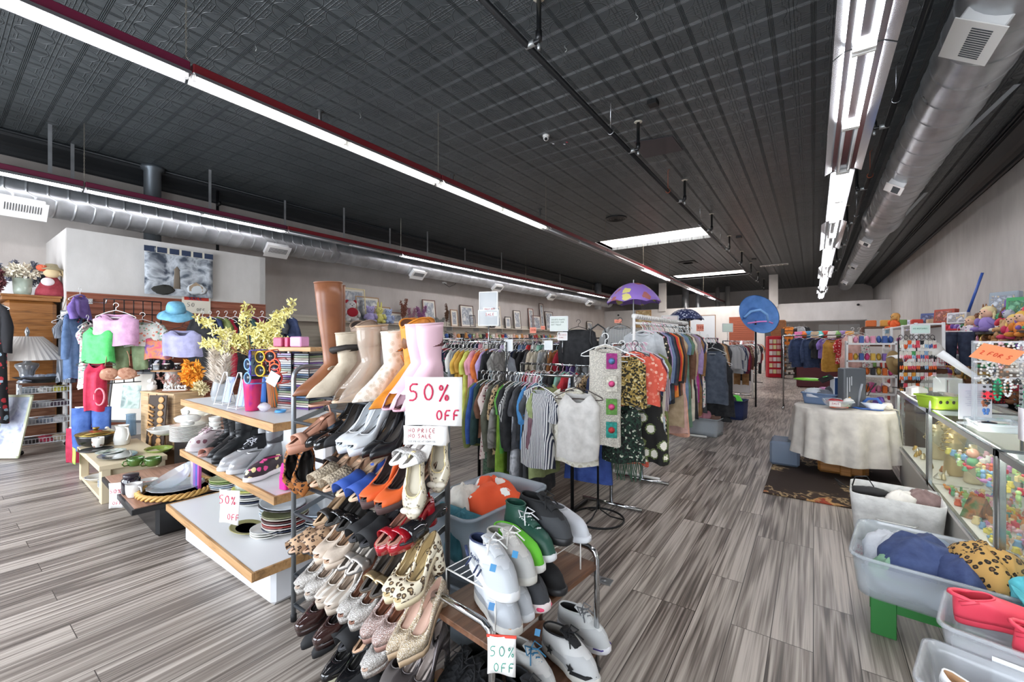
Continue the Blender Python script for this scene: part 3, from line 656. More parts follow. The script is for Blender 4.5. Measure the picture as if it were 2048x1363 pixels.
    if kind in ('sneaker','runner','hightop'):
        b=MB();zc=zt(0)+thz;x0,x1=throat*L-.01,.74*L
        for i in range(6):                                              # lace bars over the tongue
            t=i/5;x=x0+(x1-x0)*t;z=zc+.008-.048*t**1.1+(0 if kind != 'hightop' else .0);w=.02-.003*t
            b.tube([(x-.006,-w-.004,z-.012),(x,-w*.5,z+.001),(x+.008,w*.6,z+.001),(x+.003,w+.004,z-.012)],.0032,5)
            b.tube([(x+.009,-w-.004,z-.013),(x+.004,0,z+.004),(x-.003,w+.004,z-.010)],.0032,5)
        for s_ in (-1,1):
            b.tube([(x0,0,zc+.012),(x0-.01,s_*.025,zc+.026),(x0+.02,s_*.04,zc+.012),(x0+.012,s_*.012,zc+.006)],.003,5)
            b.tube([(x0,0,zc+.012),(x0+.02,s_*.02,zc+.01),(x0+.045,s_*.04,zc-.015)],.003,5)
        D['laces']=b.mesh('laces')
        b=MB();b.sheet(lambda u,v:(x0-.028+(x1-x0+.02)*u*.9,(v-.5)*.05*(1-.2*u),zc+.022-.04*u-.05*(v-.5)**2*4*.12),5,5);D['tongue']=b.mesh('tongue')
    if kind=='clog':
        b=MB();b.tube([(.012+(.0 if 0 else 0),-W*.36,zt(0)+.062)]+[(.10+(-.105)*math.sin(PI*k/8),-W*.42*math.cos(PI*k/8),zt(0)+.07+.016*math.sin(PI*k/8)) for k in range(9)][1:-1]+[(.10,W*.42,zt(0)+.07)],.008,6,flat=.9);D['strap']=b.mesh('strap')
    _me[key]=D;return D
def make_shoe(name,label,meshes,cols,loc,rz,group=None,tilt=(0,0),skip=(),cat='shoe',scale=1.0):
    """cols: dict part -> material, '*' default"""
    t=thing(name,label,cat,loc,0,group,rot=(tilt[1],-tilt[0],rz));t.rotation_mode='XYZ'
    t.rotation_euler=(Matrix.Rotation(rz,3,'Z') @ Matrix.Rotation(-tilt[0],3,'Y') @ Matrix.Rotation(tilt[1],3,'X')).to_euler();t.scale=(scale,)*3
    for k,me in meshes.items():
        if k in skip:continue
        part(k,me,cols.get(k,cols.get('*')),t,solid=.0025 if k in ('upper','strap','tongue') else 0)
    return t
LEA=lambda c,r=.4:mat(c,r);PAT=lambda c:mat(c,.12,coat=.6)
# ---------------------------------------------------------------- the tall tube shoe rack
GRT=mat('8f9498',.32,.7);BLKR=mat('34383d',.45,.3)
RXF,RXN,RY0,RY1=-2.27,-1.36,1.165,1.40
TZ=[1.22,1.07,.90,.74,.58,.41,.25,.09];TAN=math.tan(.26)
t=thing('shoe_rack','tall grey tube shoe rack with eight sloping tiers crammed with dress shoes','shoe rack',((RXF+RXN)/2,(RY0+RY1)/2,0))
def loc(x,y,z):return (x-(RXF+RXN)/2,y-(RY0+RY1)/2,z)
for x in (RXF,RXN):
    b=MB();r=.06;a=[loc(x,RY0,.02),loc(x,RY0,1.36-r)]
    for k in range(1,5):a.append(loc(x,RY0+r-r*math.cos(PI/2*k/4),1.36-r+r*math.sin(PI/2*k/4)))
    for k in range(0,5):a.append(loc(x,RY1-r+r*math.sin(PI/2*k/4),1.36-r+r*math.cos(PI/2*k/4)))
    a += [loc(x,RY1,.02)];b.tube(a,.0125,10);o=part('end_frame',b,GRT,t)
    for y in (RY0,RY1):b=MB();b.lathe([(.015,0),(.016,.035),(.0125,.04)],loc(x,y,0),10);part('foot_cap',b,mat('1c1c1e',.6),o)
    s_=1 if x==RXF else -1
    for z in TZ:
        b=MB();dy=RY1-RY0;b.box(loc(x+s_*.018,(RY0+RY1)/2,z+.5*dy*TAN),(.004,dy+.02,.026),rot=(math.atan(TAN),0,0));part('bracket',b,GRT,t)
for z in TZ:
    for y in (RY0,RY0+.17):
        b=MB();zz=z+(y-RY0)*TAN;b.tube([loc(RXF+.015,y,zz),loc(RXN-.015,y,zz)],.0095,8);part('rail',b,BLKR,t)
def on_rack(tier,px,name,mk,cols,label,ytoe=1.05,yaw=0,dz=0,cat='shoe',group=None,**kw):
    me=shoe_meshes(*mk[:1],**mk[1]);L=mk[1].get('L',.26);X=PY(px,900,ytoe).x;th_=math.atan(TAN)
    if tier==0:th_=.08
    yh=ytoe+L*math.cos(th_)*math.cos(yaw);xx=(yh-RY0)/math.cos(th_)
    o=make_shoe(name,label,me,cols,(X+L*math.sin(yaw),yh,TZ[tier]+(.0125 if tier else .03)+xx*math.sin(th_)+dz),-PI/2-yaw,group,tilt=(-th_,0),cat=cat,**kw)
    if 'sticker' in label:b=MB();b.box((.06,0,mk[1].get('heel',0)*.93+.014),(.022,.018,.0015),ch=0);part('price_sticker',b,mat('e0cc30',.6),o)
    return o
def mi(x):return mat(x,.6) if isinstance(x,str) else x
def cc(up,sole='2a2320',ins='b99a80',**k):d={'*':up,'upper':up,'sole':mat(sole,.5) if isinstance(sole,str) else sole,'insole':mi(ins),'lining':mi(ins),'collar':up};d.update(k);return d
TAN_L=mat('94603f',.38,k='noise',c2='8a583c',c3='7c4c34',sc=.5);CREAM=mat('cbbba4',.8,k='cloth');ORG=mat('d98422',.6,k='noise',c2='dc8a26',c3='c87818',sc=1.5)
PINKP=mat('e2bcc8',.45);NUDE=mat('c08f78',.5);BLKL=LEA('17171a',.3);BLKM=mat('1a1a1c',.75);SILV=mat('c3bcb4',.3,.5,k='glitter');ROSE=mat('b99a90',.3,.5,k='glitter');CHAMP=mat('cdb795',.3,.5,k='glitter')
PB=('pump',dict(heel=.09,L=.25,block=False));PP=('pump',dict(heel=.10,plat=.025,L=.245,peep=True,block=True));PS=('pump',dict(heel=.09,L=.26,point=1,block=False));PF=('flat',dict(heel=.0,L=.25,point=.3));BP=('pump',dict(heel=.09,plat=.022,L=.25,block=True))
SD=('sandal',dict(heel=.07,L=.25,block=True));SL=('slide',dict(heel=.02,L=.25));SP=('sandal',dict(heel=.1,plat=.035,L=.24,block=True));MU=('mule',dict(heel=.05,L=.25,block=True));SS=('sandal',dict(heel=.09,L=.25,block=False))
TBOOT=('boot',dict(heel=.03,L=.27,shaft=.50,point=.6));ABOOT=('ankle',dict(heel=.04,L=.28,shaft=.24,point=.6));CBOOT=('cowboy',dict(heel=.045,L=.30,shaft=.27,point=1));PBOOT=('ankle',dict(heel=.06,L=.25,shaft=.25,peep=True))
# top tier: boots
on_rack(0,585,'tall_boot',TBOOT,cc(TAN_L,'3a2a20','5a4030'),'very tall brown leather boot on the top tier, standing outermost at the far end',ytoe=1.0,cat='boot')
on_rack(0,600,'tall_boot',TBOOT,cc(TAN_L,'3a2a20','5a4030'),'very tall brown leather boot on the top tier, tucked behind its mate',ytoe=1.12,cat='boot')
o=on_rack(0,612,'ankle_boot',ABOOT,cc(CREAM,'3b3c40','3a352e'),'cream suede ankle boot with a folded black and cream cuff on the top tier',ytoe=1.0,cat='boot')
b=MB();b.tube([(-.01,0,.20),(.03,.05,.215),(.10,.055,.22),(.14,0,.21),(.10,-.055,.2),(.03,-.05,.2)],.014,8,closed=True);part('cuff',b,mat('2b2623',.7),o)
b=MB();b.tube([(.02,-.045,.12),(.06,-.058,.12),(.11,-.05,.125),(.15,-.02,.12)],.006,6);part('strap',b,mat('cdb9a2',.7,k='knit'),o)
o=on_rack(0,642,'cowboy_boot',CBOOT,cc(mat('8a7463',.6),'6b4d36','3a2d26'),'taupe cowboy boot with scroll stitching behind the cream ankle boot',ytoe=1.06,cat='boot')
for s_ in (-1,1):
    b=MB();b.tube([(.05+.028*math.cos(k*.6)*(1-k*.05),s_*(.052),.2+.03*math.sin(k*.6)*(1-k*.05)) for k in range(16)],.0025,5);part('scroll_stitch',b,mat('5c4a3e',.5),o)
CLR=mat('e9ddd0',.05,k='glass',tr=.3,coat=1)
for i,(px,yt) in enumerate(((665,.99),(682,1.04))):
    on_rack(0,px,'clear_boot',PBOOT,cc(CLR,'c9b196','cbb296',collar=mat('c0a183',.5),lining=CLR),'clear plastic peep-toe boot with beige piping, %s of the two'%('nearer the cream boot' if i==0 else 'nearer the crackled boot'),ytoe=yt,cat='boot')
CRK=mat('e9e4da',.6,k='leopard',c2='d8cdbd',c3='c9bda9',sc=.9)
on_rack(0,705,'ankle_boot',ABOOT,cc(CRK,'8d8378','5a5148'),'white crackle-patterned boot on the top tier beside the orange boots',ytoe=1.03,cat='boot')
on_rack(0,724,'ankle_boot',ABOOT,cc(mat('d9cdbb',.6,k='floral',c2='5b3a2c',c3='6d4a38',sc=.9),'8d8378','5a5148'),'cream boot with brown branch pattern half hidden by the orange cowboy boot',ytoe=1.12,cat='boot')
for i,(px,yt) in enumerate(((738,.98),(757,1.08))):
    o=on_rack(0,px,'cowboy_boot',CBOOT,cc(ORG,'8b5f4a','6d4426'),'orange ostrich-look cowboy boot with pull holes, %s'%('in front of its mate' if i==0 else 'behind its mate'),ytoe=yt,cat='boot')
    for s_ in (-1,1):
        b=MB();b.tube([(.03+.012*k,s_*(.053),.13+.05*abs(math.sin(k*.55))+.012*k) for k in range(7)],.0022,5);b.tube([(.02+.014*k,s_*.054,.2+.04*math.sin(k*1.2)) for k in range(6)],.0022,5);part('stitching',b,mat('b8661a',.5),o)
for i,(px,yt) in enumerate(((778,1.0),(800,1.0))):
    on_rack(0,px-12,'peep_toe_boot',PBOOT,cc(PINKP,'d8a8b8','7b4a50'),'pale pink peep-toe boot on the top tier, %s'%('beside the orange cowboy boot' if i==0 else 'against the near frame'),ytoe=yt,cat='boot')
# second tier
on_rack(1,578,'platform_sandal',SP,cc(NUDE,'b9846c','c08f78',ankle_strap=NUDE,strap=NUDE,heel=NUDE),'nude platform sandal with ankle strap sticking out past the far post',ytoe=.93,dz=-.02)
on_rack(1,612,'flat_shoe',PF,cc(PAT('141416'),'101010','2a2622'),'glossy black flat with a gold toe on the second tier, nearer the nude sandal',ytoe=.98)
on_rack(1,630,'flat_shoe',PF,cc(PAT('141416'),'101010','2a2622'),'glossy black flat on the second tier next to its twin',ytoe=.98)
on_rack(1,655,'floral_pump',PB,cc(mat('1a1d22',.35,k='floral',c2='44586a',c3='c9a07c',sc=1.4),'141414','2a2622'),'black floral patent pump on the second tier',ytoe=1.1)
on_rack(1,650,'suede_pump',PS,cc(BLKM,'141414','35302c'),'pointed black suede pump on the second tier',ytoe=1.0)
for i,px in enumerate((678,700)):
    on_rack(1,px,'peep_pump',PP,cc(mat('d9dde0',.35,coat=.4),'c9cdd2','b7bcc0',heel=mat('d9dde0',.35)),'glossy white peep-toe pump, %s of the pair'%('farther' if i==0 else 'nearer'),ytoe=.99)
for i,px in enumerate((726,742)):
    on_rack(1,px,'pointed_pump',PS,cc(BLKL,'101010','35302c'),'pointed black leather pump below the orange boots, %s'%('beside the white pump' if i==0 else 'beside the gold weave shoe'),ytoe=1.0)
for i,px in enumerate((752,768)):
    on_rack(1,px,'woven_flat',PF,cc(mat('a87b4c',.4,.4,k='quilt',sc=2),'1a1512','1d1815'),'bronze quilted shoe with black lining lying high on the second tier, %s'%('front' if i==0 else 'rear'),ytoe=1.12,dz=.03)
for i,px in enumerate((782,802)):
    on_rack(1,px,'block_sandal',SD,cc(mat('e9e7e2',.4),'efede8','efede8',heel=mat('efece6',.4),strap=mat('d0cdc8',.2,.4,k='glitter')),'white block sandal with crystal strap, %s'%('nearer the black pumps' if i==0 else 'against the near post'),ytoe=1.0)
# third tier
on_rack(2,640,'strappy_sandal',SS,cc(mat('2c2524',.5),'2a2220','a07a5c'),'dark brown strappy sandal at the far end of the third tier',ytoe=1.08)
WEDG=mat('c9b79c',.8,k='knit',sc=1.5)
for i,px in enumerate((622,648)):on_rack(2,px,'cross_sandal',MU,cc(WEDG,'c4a289','c9a88c',strap=WEDG,heel=mat('b98f70',.6)),'beige cross-band mule, %s of the pair on the third tier'%('farther' if i==0 else 'nearer'),ytoe=.98)
BLU=mat('2b4ea0',.7)
for i,px in enumerate((674,700)):on_rack(2,px,'blue_sandal',MU,cc(BLU,'c9ab8e','d3b493',strap=BLU,heel=BLU),'bright blue suede slide sandal, %s'%('beside the beige mule' if i==0 else 'beside the orange peep-toe'),ytoe=.98)
for i,px in enumerate((726,756)):
    on_rack(2,px,'peep_platform',PP,cc(mat('e0622a',.6),mat('4d3634',.7),'30221f',heel=mat('4d3634',.7),collar=mat('3d2a28',.6)),'orange peep-toe shoe with brown platform, %s'%('beside the blue sandal' if i==0 else 'beside the nude sandal'),ytoe=.97)
on_rack(2,788,'nude_pump',PF,cc(mat('cfae98',.5),'2b2624','c9a78f'),'nude flat on the third tier beside the near post',ytoe=1.03)
on_rack(2,806,'strappy_sandal',SS,cc(mat('1b1b1c',.3),'2a2220','c7a78f'),'black lace-up sandal with tan footbed inside the near post',ytoe=1.06)
# leopard ankle boots hanging on the far post
LEO=mat('a5652f',.8,k='leopard',c2='2a1a12',c3='7a4a28',sc=1.1)
for i,dx in enumerate((-.05,.04)):
    o=make_shoe('leopard_boot','leopard-print pointed high-heeled shoe hung toe down on the far post, %s'%('outer one' if i==0 else 'inner one'),shoe_meshes('pump',heel=.09,L=.27,point=.9,block=False,wide=1.25),cc(LEO,'1a1412','141212',heel=BLKL,collar=BLKL),(0,0,0),0)
    R_=Matrix.Rotation(.12-.2*i,3,'X') @ Matrix(((0,.45,.89),(0,.89,-.45),(-1,0,0)));o.rotation_euler=R_.to_euler();o.location=PD(588+22*i,938,2.14-.03*i) - R_ @ Vector((.13,0,.04))
# fourth tier
GLDB=mat('2a2420',.3,.3)
on_rack(3,628,'strappy_sandal',SS,cc(mat('1d1a18',.4),'9b7e5c','b49676'),'black strappy sandal with tan footbed and yellow price sticker on the fourth tier',ytoe=.98)
for i,px in enumerate((652,674)):on_rack(3,px,'buckle_sandal',SS,cc(PAT('151517'),'1a1815','26221f'),'black patent buckled sandal in the tangle on the fourth tier, %s'%('farther' if i==0 else 'nearer'),ytoe=1.0)
for i,px in enumerate((700,722)):on_rack(3,px,'black_mule',MU,cc(BLKM,'151515','262428',strap=BLKM),'black suede mule with square toe band on the fourth tier, %s'%('farther' if i==0 else 'nearer'),ytoe=.98)
REDL=PAT('a01522')
for i,px in enumerate((756,780)):on_rack(3,px,'red_platform',SP,cc(REDL,REDL,'9b6a58',heel=REDL,strap=REDL,ankle_strap=REDL),'shiny red platform sandal, %s'%('lying beside the black mule' if i==0 else 'against the near post'),ytoe=.98+.02*i)
on_rack(3,798,'patent_slide',SL,cc(PAT('1a1a1d'),'151515','1d1d20',strap=PAT('1a1a1d')),'black patent square-toe slide standing beside the near post on the fourth tier',ytoe=1.02,dz=.03)
# fifth tier
LEO2=mat('c7a483',.7,k='leopard',c2='3a2a22',c3='8a6a4e',sc=1.3)
on_rack(4,578,'bow_sandal',MU,cc(LEO2,'1a1613','c9a58a',strap=LEO2),'leopard sandal with a big bow sticking out past the far post',ytoe=.96)
on_rack(4,606,'bow_sandal',MU,cc(LEO2,'1a1613','c9a58a',strap=LEO2),'leopard sandal with a bow beside its mate on the fifth tier',ytoe=.99)
CRM=mat('d6c3b0',.45,k='cloth')
for i,px in enumerate((632,652)):on_rack(4,px,'satin_pump',PP,cc(CRM,'d6c3b0','a88568',heel=CRM),'cream satin peep-toe with crystal bow, %s'%('beside the leopard sandal' if i==0 else 'beside the silver sandal'),ytoe=.98)
SLV=mat('b9b3ad',.28,.7)
for i,px in enumerate((676,694)):on_rack(4,px,'silver_sandal',SS,cc(SLV,'5a5450','c9c0b5'),'silver jewelled sandal on the fifth tier, %s'%('farther' if i==0 else 'nearer'),ytoe=1.0)
GLD=mat('b59f78',.28,.8)
for i,px in enumerate((722,742)):on_rack(4,px,'gold_sandal',SS,cc(GLD,'5a4a38','3a332c'),'gold thong sandal with dark footbed, %s'%('farther' if i==0 else 'nearer'),ytoe=.97)
LEO3=mat('e2d8bf',.4,k='leopard',c2='4a3826',c3='b9a27c',sc=1.1)
for i,px in enumerate((772,794)):on_rack(4,px,'leopard_pump',PP,cc(LEO3,'d9caa8','b49c6e',collar=GLD,heel=LEO3),'cream leopard slingback with gold trim, %s'%('on the fifth tier' if i==0 else 'against the near post'),ytoe=.98)
# sixth tier
for i,px in enumerate((594,614)):on_rack(5,px,'glitter_pump',PP,cc(SILV,SILV,'a5907e',heel=SILV),'silver glitter peep-toe pump at the far end of the sixth tier, %s'%('outer' if i==0 else 'inner'),ytoe=.97)
for i,px in enumerate((636,655)):on_rack(5,px,'bow_pump',PP,cc(mat('c6b9ab',.35,.3,k='stripex',c2='e3ddd4',sc=1.2),'b9ab9c','a89482'),'champagne peep-toe with pleated bow, %s'%('farther' if i==0 else 'nearer'),ytoe=.97)
for i,px in enumerate((680,702)):on_rack(5,px,'glitter_pump',PP,cc(SILV,SILV,'7a4f3a',heel=SILV),'silver glitter peep-toe with brown lining, %s'%('next to the pleated bow' if i==0 else 'next to the rose glitter pump'),ytoe=.97)
for i,px in enumerate((728,752)):on_rack(5,px,'platform_pump',BP,cc(ROSE,mat('a98478',.4),'7d4c36',heel=ROSE),'rose glitter round-toe platform pump, %s'%('farther' if i==0 else 'nearer'),ytoe=.96)
for i,px in enumerate((778,800)):on_rack(5,px,'platform_pump',('pump',dict(heel=.11,plat=.025,L=.26,point=.9,block=False)),cc(CHAMP,mat('c5ab8c',.4),'c7a391',heel=CHAMP),'pointed champagne glitter platform pump, %s'%('farther' if i==0 else 'at the near post'),ytoe=.96)
# seventh tier
BRN=PAT('35201d')
for i,px in enumerate((602,638)):on_rack(6,px,'platform_pump',BP,cc(BRN,mat('2c1a18',.3),'1a1412',heel=BRN),'glossy dark brown platform shoe, %s'%('outermost on its tier' if i==0 else 'second on its tier'),ytoe=.97,scale=1.05)
for i,px in enumerate((655,678)):on_rack(6,px,'bow_mule',MU,cc(BLKM,'1b1b1d','2b2b2f',strap=BLKM),'black suede mule with bow on the seventh tier, %s'%('farther' if i==0 else 'nearer'),ytoe=1.0)
on_rack(6,706,'patent_sandal',SD,cc(PAT('17171a'),'1b1b1d','c9a384',strap=PAT('17171a')),'black patent sandal with tan footbed and yellow sticker on the seventh tier',ytoe=1.02)
on_rack(6,728,'glitter_pump',PP,cc(SILV,SILV,'a98a76',heel=SILV),'single silver glitter peep-toe on the seventh tier',ytoe=.98)
on_rack(6,757,'pointed_flat',('flat',dict(L=.25,point=1)),cc(mat('5c5654',.5),'2b2826','3a3432'),'grey leather pointed shoe on the seventh tier',ytoe=.97)
PEW=mat('5d5757',.25,.6)
for i,px in enumerate((782,806)):on_rack(6,px,'round_flat',PB,cc(PEW,'2b2826','b0a39c',heel=PEW),'pewter round-toe shoe, %s'%('farther' if i==0 else 'at the near post'),ytoe=.98)
# bottom tier
for i,px in enumerate((604,626)):on_rack(7,px,'dark_flat',PF,cc(BLKM,'141414','26242a'),'dull black flat low at the far end of the bottom tier, %s'%('outer' if i==0 else 'inner'),ytoe=1.03)
for i,px in enumerate((648,674)):on_rack(7,px,'platform_flat',BP,cc(PAT('151517'),mat('b9b69c',.6),'1e1c1c',heel=BLKL),'black patent shoe with pale green-grey platform sole, %s'%('farther' if i==0 else 'nearer'),ytoe=.98)
for i,px in enumerate((690,712)):on_rack(7,px,'bow_mule',MU,cc(BLKM,'1b1b1d','35312f',strap=BLKM),'black suede bow sandal on the bottom tier, %s'%('farther' if i==0 else 'nearer'),ytoe=.98)
on_rack(7,738,'brown_pump',PB,cc(mat('4a3a35',.4),'1b1614','b98e80'),'brown peep shoe with shiny nude insole on the bottom tier',ytoe=.96)
on_rack(7,764,'patent_sandal',SD,cc(PAT('17171a'),'1b1b1d','c9a384',strap=PAT('17171a')),'black patent sandal with wide band and tan footbed on the bottom tier',ytoe=.96)
on_rack(7,796,'tan_mule',MU,cc(mat('d0a184',.5),'a37452','cfa283',strap=mat('d0a184',.5)),'tan mule with yellow sticker at the near end of the bottom tier',ytoe=1.0)
# ivory ballet flats hung toe down on the near frame
IV=mat('d9d0ba',.35,.25,k='dots',c2='8b8272',sc=2.2)
for i,(px,py,dd) in enumerate(((838,975,1.60),(885,930,1.74))):
    p=PD(px,py-10,dd);p.z += .0
    o=make_shoe('ballet_flat','ivory beaded ballet flat with bow hanging toe down on the near frame, %s'%('lower one' if i==0 else 'higher one'),shoe_meshes('flat',L=.25,point=.1,peep=True),cc(IV,'a59c88','d3cbb8',collar=mat('d8c592',.3,.5)),(p.x,p.y,p.z+.13),0)
    o.rotation_euler=(Matrix.Rotation(math.radians(-62),3,'Z') @ Matrix.Rotation(math.radians(78),3,'Y')).to_euler()
    b=MB()
    for s_ in (-1,1):b.ell((.215,s_*.018,.045),(.012,.02,.014));
    b.ell((.218,0,.047),.009);part('bow',b,mat('e9e2d2',.4),o)
# signs on the near frame
def sign(name,label,poly_c,w,h,rot,txts,paper='f1efec',group=None):
    """paper card centred at poly_c; local X right, Z up, faces -Y"""
    o=thing(name,label,'sign',poly_c,0,group,rot=rot)
    b=MB();n=8;b.sheet(lambda u,v:((u-.5)*w,.006*math.sin(u*5+v*3),(v-.5)*h),n,4);part('paper',b,mat(paper,.8),o,solid=.0012)
    for i,(s_,x,z,hh,col,r_) in enumerate(txts):
        b=MB();write(b,s_,x,z,hh,y=-.011,r=r_,jit=.04);part('lettering',b,mat(col,.5),o)
    return o
PK='c8184a'
p=PD(867,802,1.50)
sign('discount_sign','large white card with 50% OFF in pink on the near shoe rack end',p,.205,.172,(0,0,math.radians(32)),[('50%',-.088,.002,.06,PK,.0035),('OFF',.012,-.064,.034,PK,.003)])
p=PD(850,870,1.54)
sign('notice_card','small white card reading NO PRICE NO SALE below the large discount card',(p.x,p.y,p.z),.16,.07,(0,0,math.radians(32)),[('NO PRICE',-.058,.012,.015,'a02030',.0011),('NO SALE',-.058,-.008,.015,'a02030',.0011),('SEE PRICE AT SERVICE',-.058,-.023,.006,'30343a',.0006)])
# ---------------------------------------------------------------- chrome and wood bench of sneakers
CHR=mat('b9bbbd',.12,1);DWOOD=mat('6a4630',.4,k='woody')
SN0=Vector((-1.03,1.12,0));SA=math.radians(-5.6)
t=thing('sneaker_bench','low chrome framed bench with two brown wood shelves of sneakers','shoe bench',SN0,SA)
for y in (0,.69):
    b=MB();w=.16;r=.04;a=[(-w,y,.012),(-w,y,.55-r),(-w+.012,y,.55-.012),(-w+r,y,.55),(w-r,y,.55),(w-.012,y,.55-.012),(w,y,.55-r),(w,y,.012)]
    b.tube(a,.013,10);part('end_frame',b,CHR,t)
for z in (.475,.085):
    b=MB();b.box((0,.345,z),(.33,.70,.022));part('shelf',b,DWOOD,t)
t=thing('wire_riser','white wire riser shelf lifting the top sneakers above the bench','wire shelf',(SN0.x,SN0.y,.487),SA)
b=MB()
for i in range(8):b.tube([(-.13+i*.037,.05,.135),(-.13+i*.037,.60,.135)],.002,5)
part('wires',b,mat('efeeea',.4),t)
for y in (.05,.6):
    b=MB();b.tube([(-.13,y,0),(-.13,y,.135),(.13,y,.135),(.13,y,0)],.0035,6);part('leg_frame',b,mat('efeeea',.4),t)
SNK=('sneaker',dict(L=.29,wide=1.08));RUN=('runner',dict(L=.29,wide=1.08));HIT=('hightop',dict(L=.28));SLI=('slipon',dict(L=.28,wide=1.08))
def on_bench(px,z,mk,cols,label,xt=-.80,yaw=-18,tilt=0,name='sneaker',**kw):
    me=shoe_meshes(mk[0],**mk[1]);L=mk[1]['L'];p=PX(px,1100,xt);a=math.radians(yaw)
    return make_shoe(name,label,me,cols,(p.x-L*math.cos(a),p.y-L*math.sin(a),z+.003+L*math.sin(tilt)),a,None,tilt=(-tilt,0),**kw)
def sk(up,sole='e6e4df',lace='e9e6e0',ins='9a958e',**k):u=mat(up,.8) if isinstance(up,str) else up;d=cc(u,sole,ins,laces=mat(lace,.8),tongue=u,mudguard=mat(mixh(up,'808488',.28),.75) if isinstance(up,str) else u);d.update(k);return d
def flag(o,y,parts,m,nm='side_stripe'):
    for q in parts:b=MB();b.tube(q,.004,5,flat=.5);part(nm,b,m,o)
NV=mat('2b3657',.6)
o=on_bench(1028,.632,RUN,sk('c6c9cc','d2d3d4','d9d8d5','2b3657',lining=NV,collar=NV),'grey and white runner with navy bars, nearest on the riser',yaw=-22,scale=1.02)
for s_ in (-1,):
    for q in ([(.06,s_*.060,.045),(.085,s_*.054,.08)],[(.12,s_*.060,.045),(.135,s_*.053,.075)],[(.145,s_*.060,.045),(.16,s_*.053,.072)],[(.03,s_*.046,.10),(.06,s_*.052,.075)]):b=MB();b.tube(q,.006,6,flat=.5);part('side_bar',b,NV,o)
    b=MB();write(b,'Reebok',.085,.088,.012,y=-.0535,r=.0012);part('lettering',b,NV,o)
o=on_bench(1066,.632,SNK,sk('cbc9c3','c6c4bc'),'off-white leather sneaker with blue tag behind the navy-barred runner',yaw=-20)
o=on_bench(1085,.632,SLI,sk('6fd03a','e6e6e2',ins='d8d8d0'),'lime green slip-on sneaker with white sole',xt=-.82,yaw=-14)
GRN=mat('1d4a3c',.5)
o=on_bench(1108,.632,HIT,sk(GRN,'dcdde0','e6e6e6',ins='12352b',lining=GRN),'dark green high-top with white laces behind the lime slip-on',xt=-.82,yaw=-12)
o=on_bench(1140,.662,RUN,sk('1b1c1e','1a1a1c','1d1d1f',ins='222'*2,laces=mat('1a1a1b',.8)),'black runner with blue tag resting on the white skate shoe',xt=-.80,yaw=-10,tilt=.14)
o=on_bench(1178,.632,SLI,sk('cccfd4','d2d4d8',ins='8b8d90'),'plain white skate shoe at the far end of the riser',xt=-.78,yaw=-12)
o=on_bench(1036,.487,SNK,sk('c0c4c9','d0cec8','cccccc'),'white canvas sneaker with gum toe cap on the bench shelf at the near end',xt=-.815,yaw=-22)
b=MB();b.ell((.272,0,.03),(.018,.03,.016));part('toe_cap',b,mat('b98a5a',.6),o)
o=on_bench(1062,.487,SNK,sk('c6cacf','cfd2d6','cccccc'),'white sneaker beside the gum-toed one on the bench shelf',xt=-.82,yaw=-16)
o=on_bench(1095,.487,RUN,sk('17181b','e6d8d6','17181b'),'black running shoe with pink toe bumper on the bench shelf',xt=-.80,yaw=-14)
b=MB();b.ell((.272,0,.022),(.022,.038,.014));part('toe_bumper',b,mat('e2486e',.5),o);b=MB();b.box((.15,0,.105),(.03,.035,.004),rot=(0,.3,0));part('pink_tab',b,mat('e2387a',.5),o)
on_bench(1130,.487,SLI,sk('151517','1b1b1d',ins='222426'),'all black slip-on shoe on the bench shelf',xt=-.80,yaw=-10)
# lower shelf
o=on_bench(1190,.097,SNK,sk('d2d2d0','cfcdc5','17181a',laces=mat('17181a',.8),tongue=BLKM,collar=BLKM),'white and black skate shoe with star patches on the lower shelf',xt=-.72,yaw=-14,scale=1.05)
def star(b,c,r,X=None):
    P=[];
    for k in range(10):rr=r if k%2==0 else r*.42;P.append((c[0]+rr*math.sin(PI*k/5),c[2]+rr*math.cos(PI*k/5)))
    b.add([(x,c[1],z) for x,z in P]+[(c[0],c[1]-.001,c[2])],[(k,(k+1)%10,10) for k in range(10)])
for c_ in ((.09,-.0615,.07),(.2,-.060,.055)):b=MB();star(b,c_,.02);part('star_patch',b,BLKM,o,solid=.002)
b=MB();b.tube([(.28,-.0,.045),(.262,.04,.043),(.2,.058,.04)],.009,6,flat=.6);b.tube([(.28,-.0,.045),(.262,-.04,.043),(.2,-.058,.04)],.009,6,flat=.6);part('toe_guard',b,BLKM,o)
o=on_bench(1218,.097,SNK,sk('d6d8d6','e6e6ea','6d7074',ins='333333'),'grey and white sneaker with purple foxing line at the far end of the lower shelf',xt=-.74,yaw=-12)
b=MB();b.tube([(.288*1,0,.03),(.275,.036,.03),(.24,.05,.03)],.003,5);b.tube([(.288,0,.03),(.275,-.036,.03),(.24,-.05,.03)],.003,5);part('purple_line',b,mat('4a3a8c',.5),o)
o=on_bench(1112,.097,SNK,sk('cdcdca','d2d2ce','3a7aa0'),'white trainer with blue tags on the lower shelf behind the star shoe',xt=-.80,yaw=-18)
o=on_bench(1106,.097,SNK,sk('26282b','2b2c2e','1d1d1f',ins='1a1a1a'),'black sneaker with three white side stripes and a pink tag on the lower shelf',xt=-.72,yaw=-24)
for k in range(3):b=MB();b.tube([(.10+k*.022,-.061,.045),(.115+k*.022,-.054,.08)],.005,5);part('side_stripe',b,WHT,o)
b=MB();b.box((.17,.005,.1),(.025,.02,.002),rot=(.2,.5,0));part('price_tag',b,mat('d58ad6',.6),o)
o=on_bench(1055,.097,RUN,sk('141416','d9d4cc','a0303a',laces=mat('a01f2c',.8),ins='222222'),'black runner with red laces at the near end of the lower shelf',xt=-.74,yaw=-28)
